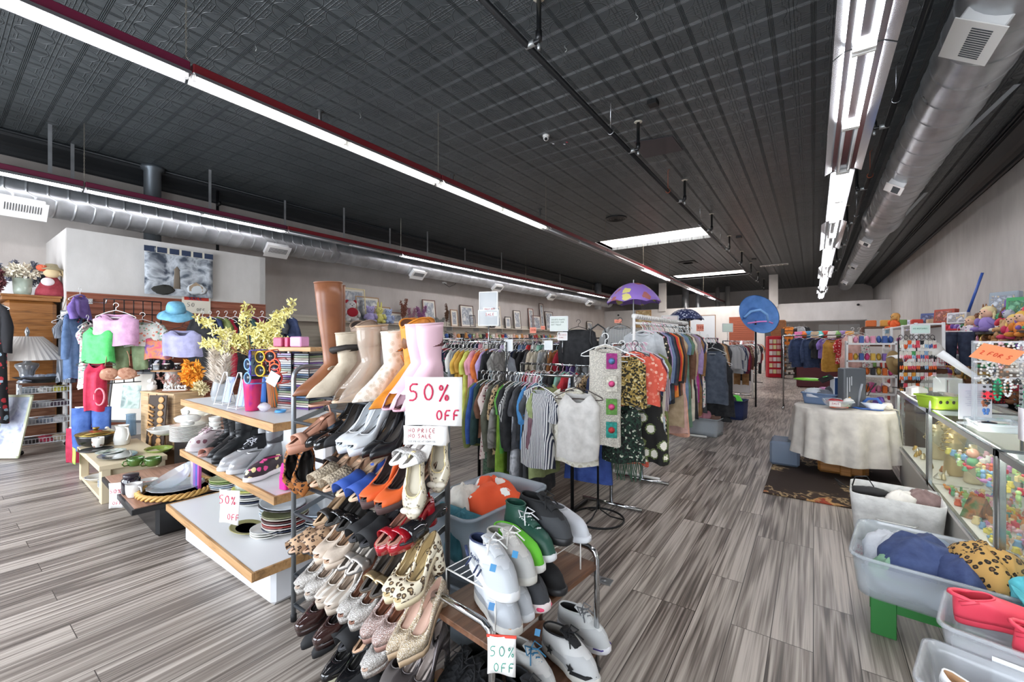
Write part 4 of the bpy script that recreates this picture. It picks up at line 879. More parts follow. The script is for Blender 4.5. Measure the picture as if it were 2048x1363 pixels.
o=on_bench(1000,.097,RUN,sk(mat('3a3c40',.8,k='knit'),'55585c','2a2a2c',ins='333333'),'grey knitted runner behind the small discount card',xt=-.82,yaw=-30)
for i,(x,y) in enumerate(((-1.13,1.2),(-1.05,1.18))):
    make_shoe('sneaker','black knitted trainer standing behind the chrome frame, %s'%('inner' if i==0 else 'outer'),shoe_meshes('runner',L=.29,wide=1.08),sk(mat('1c1d20',.8,k='knit'),'151517','1d1d1f',ins='222222'),(x,y+.2,.1),-PI/2-.1)
p=PD(1003,1310,1.26);sign('discount_sign','small card with 50% OFF in green marker on the chrome bench',(p.x,p.y,p.z),.085,.115,(0,0,math.radians(30)),[('50%',-.034,.004,.03,'2f8f7a',.0013),('OFF',-.022,-.04,.025,'2f8f7a',.0013)])
b=MB();b.box((0,0,0),(.09,.004,.008));tag(part('tape_strip',b,mat('d84a3a',.5),loc=(p.x,p.y,p.z+.057),rot=(0,0,math.radians(30))),'strip of red tape along the top of the small green-lettered card','tape')
for i,(px,py,dd,c) in enumerate(((986,1135,1.38,'4a8ab8'),(1030,1108,1.45,'3a82b0'),(1117,1056,1.85,'7ab4dc'),(983,1212,1.40,'4a80b0'),(1075,1264,1.55,'4a8ab8'))):
    p=PD(px,py,dd);b=MB();b.box((0,0,0),(.02,.002,.022));tag(part('price_tag',b,mat(c,.7),loc=p,rot=(-.5,.2,.5)),'small blue price sticker %s'%['on the navy-barred runner','on the laces of the off-white sneaker','on the black runner','on the gum-toed sneaker','on the white trainer below'][i],'price tag')
# ================================================================ clothes on hangers
def hanger_mesh(kind='plastic'):
    if ('hanger',kind) in _me:return _me[('hanger',kind)]
    b=MB();r=.0045 if kind=='plastic' else (.0065 if kind=='wood' else .002)
    hk=[(.026*math.sin(a),0,.0+.026*math.cos(a)-.022) for a in [PI*(-.55)+PI*1.45*k/9 for k in range(10)]]
    hk += [(0,0,-.055),(0,0,-.085)]
    b.tube(hk,r*.8,6)
    b.tube([(0,0,-.085),(.09,0,-.115),(.19,0,-.165),(.195,0,-.18),(.17,0,-.185),(0,0,-.178),(-.17,0,-.185),(-.195,0,-.18),(-.19,0,-.165),(-.09,0,-.115)],r,6,closed=True)
    _me[('hanger',kind)]=m=b.mesh('hanger');return m
def clip_hanger_mesh():
    if 'clip' in _me:return _me['clip']
    b=MB();b.tube([(.026*math.sin(a),0,.0+.026*math.cos(a)-.022) for a in [PI*(-.55)+PI*1.45*k/9 for k in range(10)]]+[(0,0,-.055),(0,0,-.1)],.003,6)
    b.box((0,0,-.105),(.3,.008,.014));
    for s in (-1,1):b.box((s*.12,0,-.125),(.03,.018,.05))
    _me['clip']=m=b.mesh('hanger');return m
def garment_meshes(kind,L,var,thick=1.0,width=1.0):
    key=('g',kind,L,var,thick,width)
    if key in _me:return _me[key]
    rd=random.Random(hash(str(key))%9999 if 0 else sum(map(ord,str(key))));D={};n=30
    ph=[rd.uniform(0,6.3) for _ in range(5)];k1=rd.choice((4,5,6));k2=rd.choice((7,8,9))
    def folds(a,z,amp):return 1+amp*(math.sin(k1*a+ph[0]+z*2)*.6+math.sin(k2*a+ph[1]-z*3)*.4)
    W0=.205*width;T0=.022*thick
    if kind in ('top','tee','long','tank','dress','jacket','sleeveless','vest','gown'):
        b=MB();rings=[];flare={'dress':.03,'gown':.04,'sleeveless':.03}.get(kind,.005);m=9 if L < .7 else 12
        sw=W0 if kind not in ('tank','sleeveless','gown') else W0*.62
        for i in range(m+1):
            t=i/m;z=-.10-(L)*t;r_=[]
            w=sw+(W0-sw)*smooth01(t*5)-(.018 if .2 < t < .6 and kind in ('dress','gown','sleeveless') else 0)+flare*t;th_=T0*(.35+1.3*smooth01(t*4))+.015*t*(1.4 if kind in ('dress','gown') else 1)
            amp=.0 if i==0 else .10+.35*t*(1.2 if kind in ('dress','gown','sleeveless') else .6)
            for j in range(n):
                a=2*PI*j/n;ca,sa=math.cos(a),math.sin(a)
                x=math.copysign(abs(ca)**.8,ca)*w;y=math.copysign(abs(sa)**.8,sa)*th_*folds(a,z,amp)
                zz=z-(.30*abs(x))*(1-smooth01(t*3.5))
                dip=(.11 if kind in ('tank','sleeveless','gown') else .055)*math.exp(-(x/.07)**2)*(1-smooth01(t*3))*(1 if sa < 0 else .35)
                x *= 1+.02*math.sin(ph[2]+t*7)*t;zz -= dip;zz += .012*math.sin(3*a+ph[3])*(t==1)
                r_.append((x+.012*math.sin(ph[4]+t*4)*t,y,zz))
            rings.append(r_)
        b.loft(rings,cap0=False,cap1=False);D['body']=b.mesh('body')
        if kind not in ('tank','sleeveless','vest','gown'):
            sl={'tee':.20,'top':.26,'dress':.22,'long':.52,'jacket':.56}[kind]
            for s in (-1,1):
                b=MB();rings=[];mm=7
                for i in range(mm+1):
                    t=i/mm;cx=s*(W0-.03+.05*smooth01(t*2)-.012*t);cz=-.165-sl*t+.03*(1-t);r_=[]
                    rx=.052+.012*math.sin(PI*t)*(1 if kind != 'jacket' else 1.4);ry=T0*.6+.022*min(1,t*2)
                    for j in range(10):
                        a=2*PI*j/10;r_.append((cx+rx*math.cos(a)*(.9-.1*t),(ry*math.sin(a))*(1+.18*math.sin(3*a+t*9+ph[0]))+.012*math.sin(t*5+ph[1]),cz+.03*math.cos(a)*(-s)*(1-t*.6)))
                    rings.append(r_)
                b.loft(rings,cap0=True,cap1=False);D['sleeve' if s < 0 else 'sleeve_']=b.mesh('sleeve')
        if kind in ('jacket','vest','top'):
            b=MB();b.tube([(.075*math.sin(a),.012*math.cos(a)*1.6-.004,-.10-.028*abs(math.cos(a/2))-.018*(1+math.cos(a))*.5) for a in [2*PI*k/12 for k in range(12)]],.011,6,closed=True);D['collar']=b.mesh('collar')
    elif kind in ('pants','shorts','skirt'):
        legs=(-1,1) if kind != 'skirt' else (0,)
        for s in legs:
            b=MB();rings=[];m=9
            for i in range(m+1):
                t=i/m;z=-.115-L*t;w=(.095 if s else .17+.05*t)-(.02*t if s else 0);th_=.016*thick+.02*smooth01(t*3)
                cx=s*(.085+.012*t)
                rings.append([(cx+math.copysign(abs(math.cos(a))**.8,math.cos(a))*w,math.sin(a)*th_*folds(a,z,.12+.3*t)+.01*math.sin(4*t+ph[0]),z+.008*math.sin(2*a+ph[1])*(t==1)) for a in [2*PI*j/20 for j in range(20)]])
            b.loft(rings,cap0=True,cap1=False);D['leg' if s <= 0 else 'leg_']=b.mesh('leg' if s else 'skirt')
    _me[key]=D;return D
CAT={'top':'blouse','tee':'t-shirt','long':'shirt','tank':'tank top','dress':'dress','gown':'dress','jacket':'jacket','sleeveless':'dress','vest':'vest','pants':'trousers','shorts':'shorts','skirt':'skirt'}
NAME={'top':'blouse','tee':'tee_shirt','long':'long_sleeved_shirt','tank':'tank_top','dress':'dress','gown':'long_dress','jacket':'jacket','sleeveless':'sleeveless_dress','vest':'vest','pants':'trousers','shorts':'shorts','skirt':'skirt'}
LENS={'top':.58,'tee':.58,'long':.64,'tank':.52,'dress':.92,'gown':1.05,'jacket':.66,'sleeveless':.88,'vest':.6,'pants':.92,'shorts':.4,'skirt':.55}
HW=mat('eeeeec',.35);HB=mat('1b1b1d',.35);HP=mat('e6a9c2',.4);HC_=mat('cfe3ea',.15,k='glass',tr=.5);HG=mat('bfc3c6',.3,.8)
def garment(kind,m,loc,rz,label,group=None,L=None,var=0,hang=HW,thick=1.0,width=1.0,tilt=0,hkind='plastic',cat=None):
    L=L or LENS[kind];me=garment_meshes(kind,L,var,thick,width)
    t=thing(NAME[kind],label,cat or CAT[kind],loc,rz,group);
    if tilt:t.rotation_euler=(0,tilt,rz)
    sm=kind in ('pants','shorts','skirt')
    part('hanger',clip_hanger_mesh() if sm else hanger_mesh(hkind),hang,t)
    for k,q in me.items():part(k.rstrip('_'),q,m if k != 'collar' else m,t,solid=0)
    return t
_lab={}
def ulabel(s):
    w=s.split()
    if len(w) > 16:s=' '.join(w[:16])
    _lab[s]=_lab.get(s,0)+1
    return s
COLS={}
def c_(name):                                                           # colour word -> material
    T=dict(olive=('6f7a3a','cloth'),royal_blue=('2c55a8','cloth'),dark_teal=('1e3d3c','cloth'),brown=('6e4630','cloth'),crimson=('b51630','cloth'),speckled_cream=('d9c9c2','dots','8a4a52'),moss_lace=('4c6450','leopard','2f4234','6d8470'),
     olive_grey=('5b5c4c','cloth'),tweed=('8f8d88','noise','6a6864','b3b1ac'),leopard=('b59a74','leopard','1e1612','6e4a2c'),lime=('7fa82c','cloth'),leaf_green=('4f9a35','cloth'),black=('17181b','cloth'),white=('dcdad5','cloth'),charcoal=('3b3d42','cloth'),
     tie_dye_grey=('9a9da6','noise','d5d7dc','5f636e'),pale_olive=('9aa86e','cloth'),navy_striped=('e4e4e2','stripev','2f3548'),ivory_plaid=('ddd8c8','plaid','e6e2d5','c9c2ae'),sky_blue=('3f86c4','cloth'),mauve=('7a5560','cloth'),lavender=('b59cd0','cloth'),purple=('7a5fae','cloth'),
     grey=('85888d','cloth'),pale_grey=('b9bcbf','cloth'),navy=('1f2c52','cloth'),burgundy=('6a1730','cloth'),red=('c01f28','cloth'),scarlet=('d8301f','cloth'),orange=('e0702a','cloth'),rust=('b4532c','cloth'),tangerine=('ee8a2c','cloth'),yellow=('d9a83a','cloth'),mustard=('c08a2a','cloth'),lemon=('cfd65e','cloth'),
     pink=('e29aa8','cloth'),blush=('e3b5a8','cloth'),rose=('d98a9a','cloth'),hot_pink=('d92a84','cloth'),magenta=('b32a86','cloth'),peach=('f0b49a','cloth'),denim=('54709a','cloth'),pale_denim=('8fa6c4','cloth'),sage=('5f8268','cloth'),teal=('2f6f72','cloth'),mint=('8fc9b4','cloth'),cream=('e2d8c2','cloth'),
     beige=('c2a986','cloth'),camel=('a9703a','cloth'),tan=('8f6436','cloth'),floral=('22211f','floral','d98f9a','e6d9b8'),pale_floral=('e6e0da','floral','d77f8c','7fa08c'),blue_floral=('c7d3de','floral','4f6a9a','e9e9ee'),dark_floral=('1c1e2a','floral','b5567a','4f7a5c'),zebra=('26282a','stripev','c9c9c6'),
     plum_striped=('4a2438','stripev','d9cdd2'),red_striped=('e2dcd4','stripe','b03038'),grey_striped=('a9adb4','stripev','5b6068'),coral=('df5f4a','floral','f2b9a4','e8806c'),daisy=('1b1917','daisy','6d7a4a'),paisley=('8f7450','floral','c9b58c','5c4430'),print=('e9e4d8','floral','3a3d52','b5483c'),red_print=('b32028','floral','e9dcd0','d9a090'),
     brick_plaid=('8c3a30','plaid','2b2b33','c9b59a'),blue_plaid=('3a4a6a','plaid','b9c4d0','1f2733'),gold_sequin=('2a2618','sequin','a88d4a','d9c892'),green_sequin=('121512','sequin','1f3a2c','c6cbb8'),steel_blue=('6f88a8','cloth'))
    if name not in COLS:
        v=T[name];COLS[name]=mat(v[0],.8,k=v[1],c2=v[2] if len(v) > 2 else 'ffffff',c3=v[3] if len(v) > 3 else '000000',sc=1.6 if v[1]=='floral' else (3.2 if 'stripe' in v[1] else 1.0))
    return COLS[name]
def word(n):return n.replace('_','-') if False else n.replace('_',' ')
def rail_of(items,p0,p1,where,group,rz=None,jit=.12,hangs=(HW,HW,HB,HW,HP,HC_),seed=1,thick=1.0,sl=None):
    """items: list of (kind, colour[, length]); hung evenly from p0 to p1"""
    rd=random.Random(seed);p0,p1=Vector(p0),Vector(p1);n=len(items);d=(p1-p0);ax=math.atan2(d.y,d.x)
    base=ax+PI/2 if rz is None else rz
    for i,it in enumerate(items):
        kind,col=it[0],it[1];L=it[2] if len(it) > 2 else round(LENS[kind]*rd.choice((.9,1,1.08)),2);t=(i+.5)/n
        p=p0.lerp(p1,t+rd.uniform(-.15,.15)/n)
        a=word(items[i-1][1]) if i else None;b=word(items[i+1][1]) if i < n-1 else None
        lb='%s %s %s'%(word(col),CAT[kind],where)
        if a and b:lb += ', between %s and %s'%(a,b)
        elif a:lb += ', last beyond the %s one'%a
        elif b:lb += ', first before the %s one'%b
        garment(kind,c_(col),p,base+rd.uniform(-jit,jit),ulabel(lb),group,L=L,var=rd.randint(0,2),hang=rd.choice(hangs),thick=thick)
def rack(label,p0,p1,z,style='chrome',feet=True,name='clothes_rack',h=None,col=None):
    """straight rail on two T-feet uprights"""
    p0,p1=Vector((*p0,0)),Vector((*p1,0));c=(p0+p1)/2;d=p1-p0;L=d.length;rz=math.atan2(d.y,d.x)
    m=col or (CHR if style=='chrome' else mat('1c1d1f',.4,.5));t=thing(name,label,'clothes rack',c,rz)
    b=MB();b.tube([(-L/2,0,z),(L/2,0,z)],.014,10);part('rail',b,CHR if style != 'white' else WHT,t)
    for s in (-1,1):
        b=MB();b.tube([(s*L/2,0,.03),(s*L/2,0,h or z)],.016,8);part('upright',b,m,t)
        b=MB();b.tube([(s*L/2,-.28,.02),(s*L/2,.28,.02)],.017,8);part('foot',b,m,t)
    return t
# rack A: low rail at the front ------------------------------------------------
rack('low rail with black legs in front, crowded with hung clothes beside the towel box',(-2.78,3.32),(-1.72,3.32),1.19,'black')
A=[('jacket','olive',.62),('long','royal_blue'),('long','dark_teal'),('top','brown'),('tank','crimson',.42),('dress','speckled_cream',.72),('gown','moss_lace',.98),('jacket','olive_grey',.8),('long','tweed',.6),('top','leopard',.66),('gown','lime',1.0),('tee','leaf_green'),('tee','black'),('top','zebra',.5),
     ('long','black',.8),('gown','tie_dye_grey',.98),('tee','charcoal'),('tee','black',.5),('top','sky_blue',.56),('gown','black',.95),('dress','charcoal',.98),('long','mauve',.7),('dress','pale_olive',.8)]
rail_of(A,(-2.74,3.32,1.20),(-1.98,3.32,1.20),'on the low front rail','clothes on the low front rail',seed=4)
garment('dress',mat('e6e6e4',.8,k='stripev',c2='2b3046',sc=2.4),(-1.94,3.12,1.20),-.1,'navy and white striped short-sleeved dress near the end of the low front rail','clothes on the low front rail',L=.68,thick=1.5,hang=HW,width=.7)
garment('top',c_('ivory_plaid'),(-1.64,3.2,1.20),.0,'ivory plaid shirt at the end of the low front rail behind the white camisole','clothes on the low front rail',L=.62,thick=1.6,hang=HB)
garment('tank',mat('d9d6d0',.85,k='cloth'),(-1.55,3.10,1.21),.3,'white camisole on a dark brown hanger facing the aisle','clothes on the low front rail',L=.56,thick=1.7,width=.82,hang=mat('3a2a22',.3))
# costumer pole with ring base ------------------------------------------------
t=thing('display_stand','thin black pole stand with a ring base at the corner of the aisle','display stand',(-1.46,3.28,0))
b=MB();b.tube([(.21*math.cos(a),.21*math.sin(a),.03) for a in [2*PI*k/28 for k in range(28)]],.009,8,closed=True);part('ring_base',b,mat('17181a',.35,.5),t)
for k in range(3):
    a=2*PI*k/3+.4;b=MB();b.tube([(.21*math.cos(a),.21*math.sin(a),.03),(.1*math.cos(a),.1*math.sin(a),.05),(.02*math.cos(a),.02*math.sin(a),.1),(0,0,.2)],.006,6);part('brace',b,mat('17181a',.35,.5),t)
b=MB();b.tube([(0,0,.1),(0,0,1.5)],.009,8);part('pole',b,mat('17181a',.35,.5),t)
b=MB();b.tube([(.0,0,1.35),(-.07,-.0,1.5),(-.06,0,1.6),(0,0,1.64),(.06,0,1.6),(.08,0,1.5),(.05,0,1.38)],.007,6);part('top_loop',b,mat('17181a',.35,.5),t)
g=garment('vest',mat('e6e0d2',.9,k='knit',sc=1.6),(-1.38,3.24,1.56),.35,'cream crochet vest with colourful granny squares on the ring-based stand',None,L=.80,thick=1.6,hang=HW,width=.62)
for i,(z,c1,c2) in enumerate(((-.22,'b03a8a','5a7fae'),(-.40,'e8e2d2','d94f86'),(-.58,'6aa04a','d94f86'),(-.76,'2f9a8c','c03a3a'))):
    b=MB();b.box((.055,-.066-.012*i,z),(.085,.012,.125),ch=.003);o=part('crochet_square',b,mat(c1,.9,k='knit',sc=.7),g)
    b=MB();b.lathe([(.0,-.004),(.026,0),(.0,.006)],n=10,X=Matrix.Translation((.055,-.074-.012*i,z)) @ Euler((PI/2,0,0)).to_matrix().to_4x4());part('centre',b,mat(c2,.9),o)
garment('skirt',c_('navy') if 0 else mat('24408a',.8,k='cloth'),(-1.62,3.42,1.0),.2,'royal blue skirt hanging low behind the ring-based stand',None,L=.62)
# rack B: facing the aisle ------------------------------------------------------
BX=-1.5
rack('chrome rack of bright dresses on the aisle corner',(BX,3.66),(BX,4.5),1.47)
garment('tank',c_('gold_sequin'),(BX+.14,3.56,1.50),.12,'black tank top covered with gold sequins facing the aisle corner','clothes on the aisle corner rack',L=.46,thick=1.6,hang=HW)
garment('sleeveless',c_('green_sequin'),(BX+.16,3.50,1.08),.1,'green and silver sequin dress with tassel hem below the gold sequin top','clothes on the aisle corner rack',L=.50,thick=1.6,hang=HB,width=.85)
b=MB();rd=random.Random(2)
for k in range(26):x=-.17+.34*k/25;b.tube([(x,rd.uniform(-.03,.03),0),(x+rd.uniform(-.01,.01),0,-.06),(x+rd.uniform(-.02,.02),0,-.10-rd.random()*.08)],.004,4)
o=bpy.data.objects[C.objects[-1].name];par=[q for q in C.objects if q.get('label','').startswith('green and silver sequin')][0];part('tassel_fringe',b,mat('3f5a48',.7),par,loc=(0,0,-.6))
garment('top',c_('coral'),(BX+.20,3.72,1.50),.1,'coral patterned blouse facing the aisle beside the gold sequin top','clothes on the aisle corner rack',L=.46,thick=1.8,hang=HB)
garment('gown',c_('daisy'),(BX+.24,3.82,1.24),.06,'long black dress printed with daisies below the coral blouse','clothes on the aisle corner rack',L=.72,thick=1.6,hang=HB,width=.85)
garment('gown',c_('coral'),(BX+.02,3.9,1.47),.06,'long coral patterned dress behind the daisy print dress','clothes on the aisle corner rack',L=1.02,thick=1.4,hang=HB)
B=[('dress','paisley',1.0),('top','red_striped',.7),('long','navy',.95),('top','print',.6),('dress','plum_striped',.8),('long','navy',1.0),('dress','pale_olive',.95),('jacket','cream',.7),('dress','burgundy',1.05),('dress','blue_floral',1.0),('long','plum_striped',.7),('gown','floral',1.05),('dress','olive',1.0)]
rail_of(B,(BX+.04,3.95,1.48),(BX+.04,4.55,1.48),'on the aisle corner rack','clothes on the aisle corner rack',seed=7)
# rack C: tall white rail --------------------------------------------------------
CXr=-1.62
rack('tall white rack with a thick white top rail beside the first parasol',(CXr,4.6),(CXr,7.05),1.70,'white',col=WHT,h=1.76)
t=thing('size_rail','thick white plastic sleeve covering the top bar of the tall rack','rail cover',(CXr,5.8,1.765));b=MB()
for k in range(30):b.tube([(0,-1.2+k*.08,0),(0,-1.2+k*.08+.07,0)],.03,10)
part('sleeve_segments',b,WHT,t);t.location.z=1.775
Cc=[('jacket','pale_grey',.7),('top','floral',.7),('long','black',.7),('long','lavender',.75),('long','steel_blue',.8),('long','navy',.85),('jacket','charcoal',.8),('jacket','black',.85),('long','scarlet',.7),('long','tangerine',.8),('jacket','black',.8),('jacket','brown',.8),('dress','beige',1.2),('gown','blush',1.3),('gown','peach',1.35),('dress','steel_blue',1.0),('gown','sage',1.25),('dress','sage',1.1),('jacket','brown',.9),
      ('dress','cream',1.2),('long','beige',1.0),('gown','black',1.2),('dress','plum_striped',1.2),('gown','magenta',1.0),('long','lavender',.8),('dress','tan',1.2),('dress','navy',1.1),('jacket','tan',1.2),('dress','pale_floral',1.1),('gown','charcoal',1.2)]
rail_of(Cc,(CXr+.06,4.68,1.71),(CXr+.06,7.0,1.71),'on the tall white rack','clothes on the tall white rack',seed=11)
# rack D, E, F along the aisle ----------------------------------------------------
DX=-1.64
rack('chrome rack with slate dresses on the aisle after the tall white rack',(DX,7.35),(DX,9.75),1.55)
garment('long',c_('black'),(DX+.26,7.28,1.6),.15,'black long-sleeved top facing out above the slate dress','clothes on the second aisle rack',L=.7,thick=1.6)
garment('sleeveless',mat('4a5463',.8,k='cloth'),(DX+.36,7.16,1.48),.1,'slate blue wide-leg dress facing out on a white hanger','clothes on the second aisle rack',L=.85,thick=1.8)
garment('gown',c_('black'),(DX+.4,7.45,1.3),.1,'black long skirt dress hanging low below the slate dress','clothes on the second aisle rack',L=.9,thick=1.6)
Dd=[('tee','pale_grey',.6),('dress','black',1.1),('top','sage',.7),('long','olive_grey',.7),('top','hot_pink',.7),('jacket','charcoal',.9),('jacket','black',1.0),('jacket','charcoal',1.0),('long','grey_striped',1.0),('jacket','black',.9),('jacket','beige',1.0),('jacket','camel',.95),('jacket','tan',.9),('long','black',.9),('top','charcoal',.8)]
rail_of(Dd,(DX+.05,7.55,1.56),(DX+.05,9.5,1.56),'on the second aisle rack','clothes on the second aisle rack',seed=13,thick=1.4)
rack('chrome rack of short shirts farther along the aisle',(DX,10.4),(DX,13.2),1.5)
Ee=[('top','navy_striped'),('top','navy'),('long','pale_grey'),('long','navy'),('top','white'),('long','crimson'),('jacket','burgundy'),('long','burgundy'),('top','leopard'),('pants','tan'),('jacket','brown'),('pants','black'),('top','print'),('top','red_print'),('long','black')]
rail_of(Ee,(DX+.15,10.5,1.5),(DX+.15,13.1,1.5),'on the third aisle rack','clothes on the third aisle rack',seed=15,thick=1.5)
rack('white-railed rack at the far end of the aisle',(DX-.1,14.2),(DX-.1,17.4),1.5)
Ff=[('top','print'),('tee','white'),('top','navy_striped'),('top','zebra'),('dress','print'),('long','white'),('top','black'),('jacket','burgundy'),('dress','black'),('top','pale_floral'),('top','leopard'),('tee','orange')]
rail_of(Ff,(DX-.0,14.3,1.5),(DX-.0,17.3,1.5),'on the fourth aisle rack','clothes on the fourth aisle rack',seed=16,thick=1.6)
# inner racks, parallel to the shop front --------------------------------------------
def row(y,x0,x1,z,cols,where,label,seed,kinds=('top','tee','long','jacket','dress'),thick=1.2,style='chrome',step=None):
    rack(label,(x0,y),(x1,y),z-.01,style)
    rd=random.Random(seed);items=[(rd.choice(kinds),c) for c in cols.split()]
    rail_of(items,(x0+.05,y,z),(x1-.05,y,z),where,'clothes '+where,seed=seed,thick=thick)
row(3.95,-4.05,-2.9,1.50,'blue_floral red crimson navy dark_floral white grey yellow mustard lemon pink rose orange lavender black tweed','on the rail behind the discount sign','chrome rack behind the shoe rack with red and yellow clothes',21)
row(3.62,-5.2,-4.2,1.56,'mint pale_denim steel_blue pale_denim denim lavender pale_denim pale_grey','on the sweater rail','chrome rack of pale blue sweaters behind the clear boots',22,kinds=('long','jacket'),thick=1.8)
row(4.55,-3.1,-1.95,1.22,'pale_grey red_print white pink charcoal black mint red blue_floral white leopard navy','on the low rail behind the front rail','low chrome rail of mixed tops just behind the front rail',23)
g=garment('jacket',mat('8d939b',.85,k='cloth'),(-3.12,4.05,1.44),.45,'grey faded denim jacket facing out on a black hanger',None,L=.55,thick=2.2,hang=HB)
row(5.5,-4.5,-2.35,1.46,'lavender peach grey lavender pink denim navy black black charcoal cream cream pale_grey tweed camel crimson white purple purple tweed pale_grey white','on the rail under the clear sign holders','chrome rack with black and cream jackets in the middle of the shop',24,kinds=('long','jacket','top'))
garment('long',c_('black'),(-2.55,5.1,1.78),.4,'black sweater raised high behind the crochet vest',None,L=.5,thick=2.2,hang=HB)
garment('top',c_('zebra'),(-2.05,5.3,1.80),.4,'dark zebra striped top raised beside the black sweater',None,L=.5,thick=1.8,hang=HB)
row(7.0,-6.4,-2.5,1.56,'white grey black navy pink white tweed charcoal lavender cream black denim red white mint grey black burgundy white navy_striped pale_grey olive pink black white teal','on the middle rail','long chrome rack crowded with tops in the middle of the shop',25,thick=1.5)
row(6.2,-8.2,-5.6,1.56,'white red pale_floral hot_pink grey black white navy lavender crimson pale_grey black','on the rail by the long wall','chrome rack of mixed tops near the picture shelf',26,thick=1.5)
row(9.4,-8.5,-2.6,1.58,'white black grey white pink navy pale_grey red white black tweed lavender white charcoal mint white black cream grey orange white','on the rail under the speckled parasol','very long chrome rack in the second half of the shop',27,thick=1.8)
row(12.2,-8.8,-2.8,1.6,'white grey navy white black pink white red grey white black lavender white','on the rail behind the purple umbrella','long rack deep in the shop behind the purple umbrella',28,thick=2.2)
# ================================================================ white display platforms
WTOP=mat('d9d9da',.4);OAK=mat('b58a5a',.5,k='wood');OAKY=mat('b58a5a',.5,k='woodx')
RZP=math.radians(-2.2)
def platform_board(label,x0,x1,y0,dep,z,name='display_board'):
    t=thing(name,label,'display shelf',((x0+x1)/2,y0+dep/2,z),RZP);w=x1-x0
    b=MB();b.box((0,0,-.022),(w-.03,dep-.03,.044),ch=.003);part('top',b,WTOP,t)
    for (c,d) in (((0,-dep/2+.008,-.022),(w,.016,.048)),((0,dep/2-.008,-.022),(w,.016,.048)),((-w/2+.008,0,-.022),(.016,dep-.034,.048)),((w/2-.008,0,-.022),(.016,dep-.034,.048))):
        b=MB();b.box(c,d);part('wood_edge',b,OAKY,t)
    return t
platform_board('lowest white display board with oak edge beside the shoe rack, stacked with plates',-3.86,-2.34,1.02,.62,.30)
platform_board('middle white display board with oak edge, holding boots and slip-ons',-4.10,-2.42,1.17,.52,.635)
platform_board('top white display board with oak edge, holding tumblers and sunglasses',-4.36,-2.60,1.25,.46,1.005)
b=MB();b.box((-3.15,1.40,.128),(1.35,.5,.256));tag(part('plinth',b,mat('d8d9dc',.5)),'white box plinth under the lowest display board','plinth')
b=MB();b.box((-3.2,1.62,.632),(1.1,.12,.66));tag(part('display_upright',b,mat('dcdcdc',.5)),'white upright panel holding the display boards one above the other','display panel')
p=PD(462,1012,2.52)
sign('discount_sign','card reading 50% OFF in pink marker taped to the middle display board',(p.x,p.y-.01,p.z),.15,.20,(0,0,math.radians(20)),[('50%',-.062,.02,.05,PK,.0024),('OFF',.0,-.07,.035,PK,.002)])
# ---------------------------------------------------------------- crockery
def plate_prof(r,h=.022,t=.004):return [(r*.55,0),(r*.6,.003),(r*.98,h),(r,h+t),(r*.96,h+t),(r*.62,.007+.003),(0,.009)]
def bowl_prof(r,h,t=.004):return [(r*.4,0),(r*.45,.002),(r*.8,h*.45),(r*.97,h*.9),(r,h),(r*.96,h),(r*.76,h*.47+t),(r*.4,t*1.6),(0,t*1.4)]
def cup_prof(r,h):return [(r*.7,0),(r*.75,.004),(r*.95,h*.3),(r,h*.7),(r,h),(r*.94,h),(r*.93,h*.6),(r*.85,.3*h),(r*.6,.01),(0,.01)]
def lathe_thing(name,prof,m,loc,label,cat,n=24,sx=1,sy=1,rz=0,rot=None,group=None):
    b=MB();b.lathe(prof,n=n,sx=sx,sy=sy);return tag(part(name,b,m,loc=loc,rot=rot or (0,0,rz)),label,cat,group)
CER=mat('dcdbd6',.15,coat=.5);CERC=mat('e2dccb',.18,coat=.5);CBL=mat('aebccb',.2,coat=.4);CGR=mat('46682a',.15,coat=.6);GLASSY=mat('e6eef2',.03,k='glass',tr=.32,coat=1)
def stack(n,r,m,x,y,z,dz,what,sx=1,sy=1,rz=0,mats=None,cat='plate',name='plate',grp=None):
    for i in range(n):
        o=nm[i] if i < 12 else str(i)
        b=MB();b.lathe(plate_prof(r),n=28,sx=sx,sy=sy)
        tag(part(name,b,mats[i%len(mats)] if mats else m,loc=(x+.002*math.sin(i*3),y+.002*math.cos(i*2),z+i*dz),rot=(0,0,rz)),'%s, %s from the bottom'%(what,o),cat,grp)
def mug(loc,m,label,r=.042,h=.09,rz=0,name='mug',cat='mug',grp=None):
    t=thing(name,label,cat,loc,rz,grp);b=MB();b.lathe(cup_prof(r,h),n=20);part('body',b,m,t)
    b=MB();b.tube([(r*.9,0,h*.82),(r*1.5,0,h*.8),(r*1.7,0,h*.5),(r*1.45,0,h*.25),(r*.85,0,h*.2)],.006,6);part('handle',b,m,t);return t
# lowest board: plates
zb=.303
RIM=[CER,mat('c9c2b5',.2,coat=.4),mat('e0ddd4',.2),mat('8c3b32',.3,coat=.3),CER,mat('2d3650',.3,coat=.3),CER]
p=PZ(562,1040,zb+.06);stack(8,.135,CER,p.x+.02,p.y+.02,zb,.014,'striped-rim plate in the stack nearest the shoe rack',mats=[mat('cfcac2',.2),mat('26304a',.3),CER,mat('a03a34',.3),CER,mat('5a2a2c',.3),mat('d9d4c8',.2),mat('8d8f6a',.3)])
lathe_thing('oval_platter',plate_prof(.16,.03),mat('3a3230',.2,coat=.5),(p.x-.02,p.y+.02,zb+.125),'dark-rimmed grey oval platter lying on the striped plates','platter',sx=1.15,sy=.8)
lathe_thing('oval_platter',plate_prof(.15,.02),mat('b8bcc2',.12,coat=.5),(p.x-.02,p.y+.02,zb+.145),'pale grey oval platter on top of the dark-rimmed one','platter',sx=1.15,sy=.8)
p=PZ(525,1030,zb+.05);stack(7,.10,CBL,p.x-.03,p.y+.1,zb,.017,'pale blue rimmed saucer in the stack behind the discount card',mats=[CER,CBL])
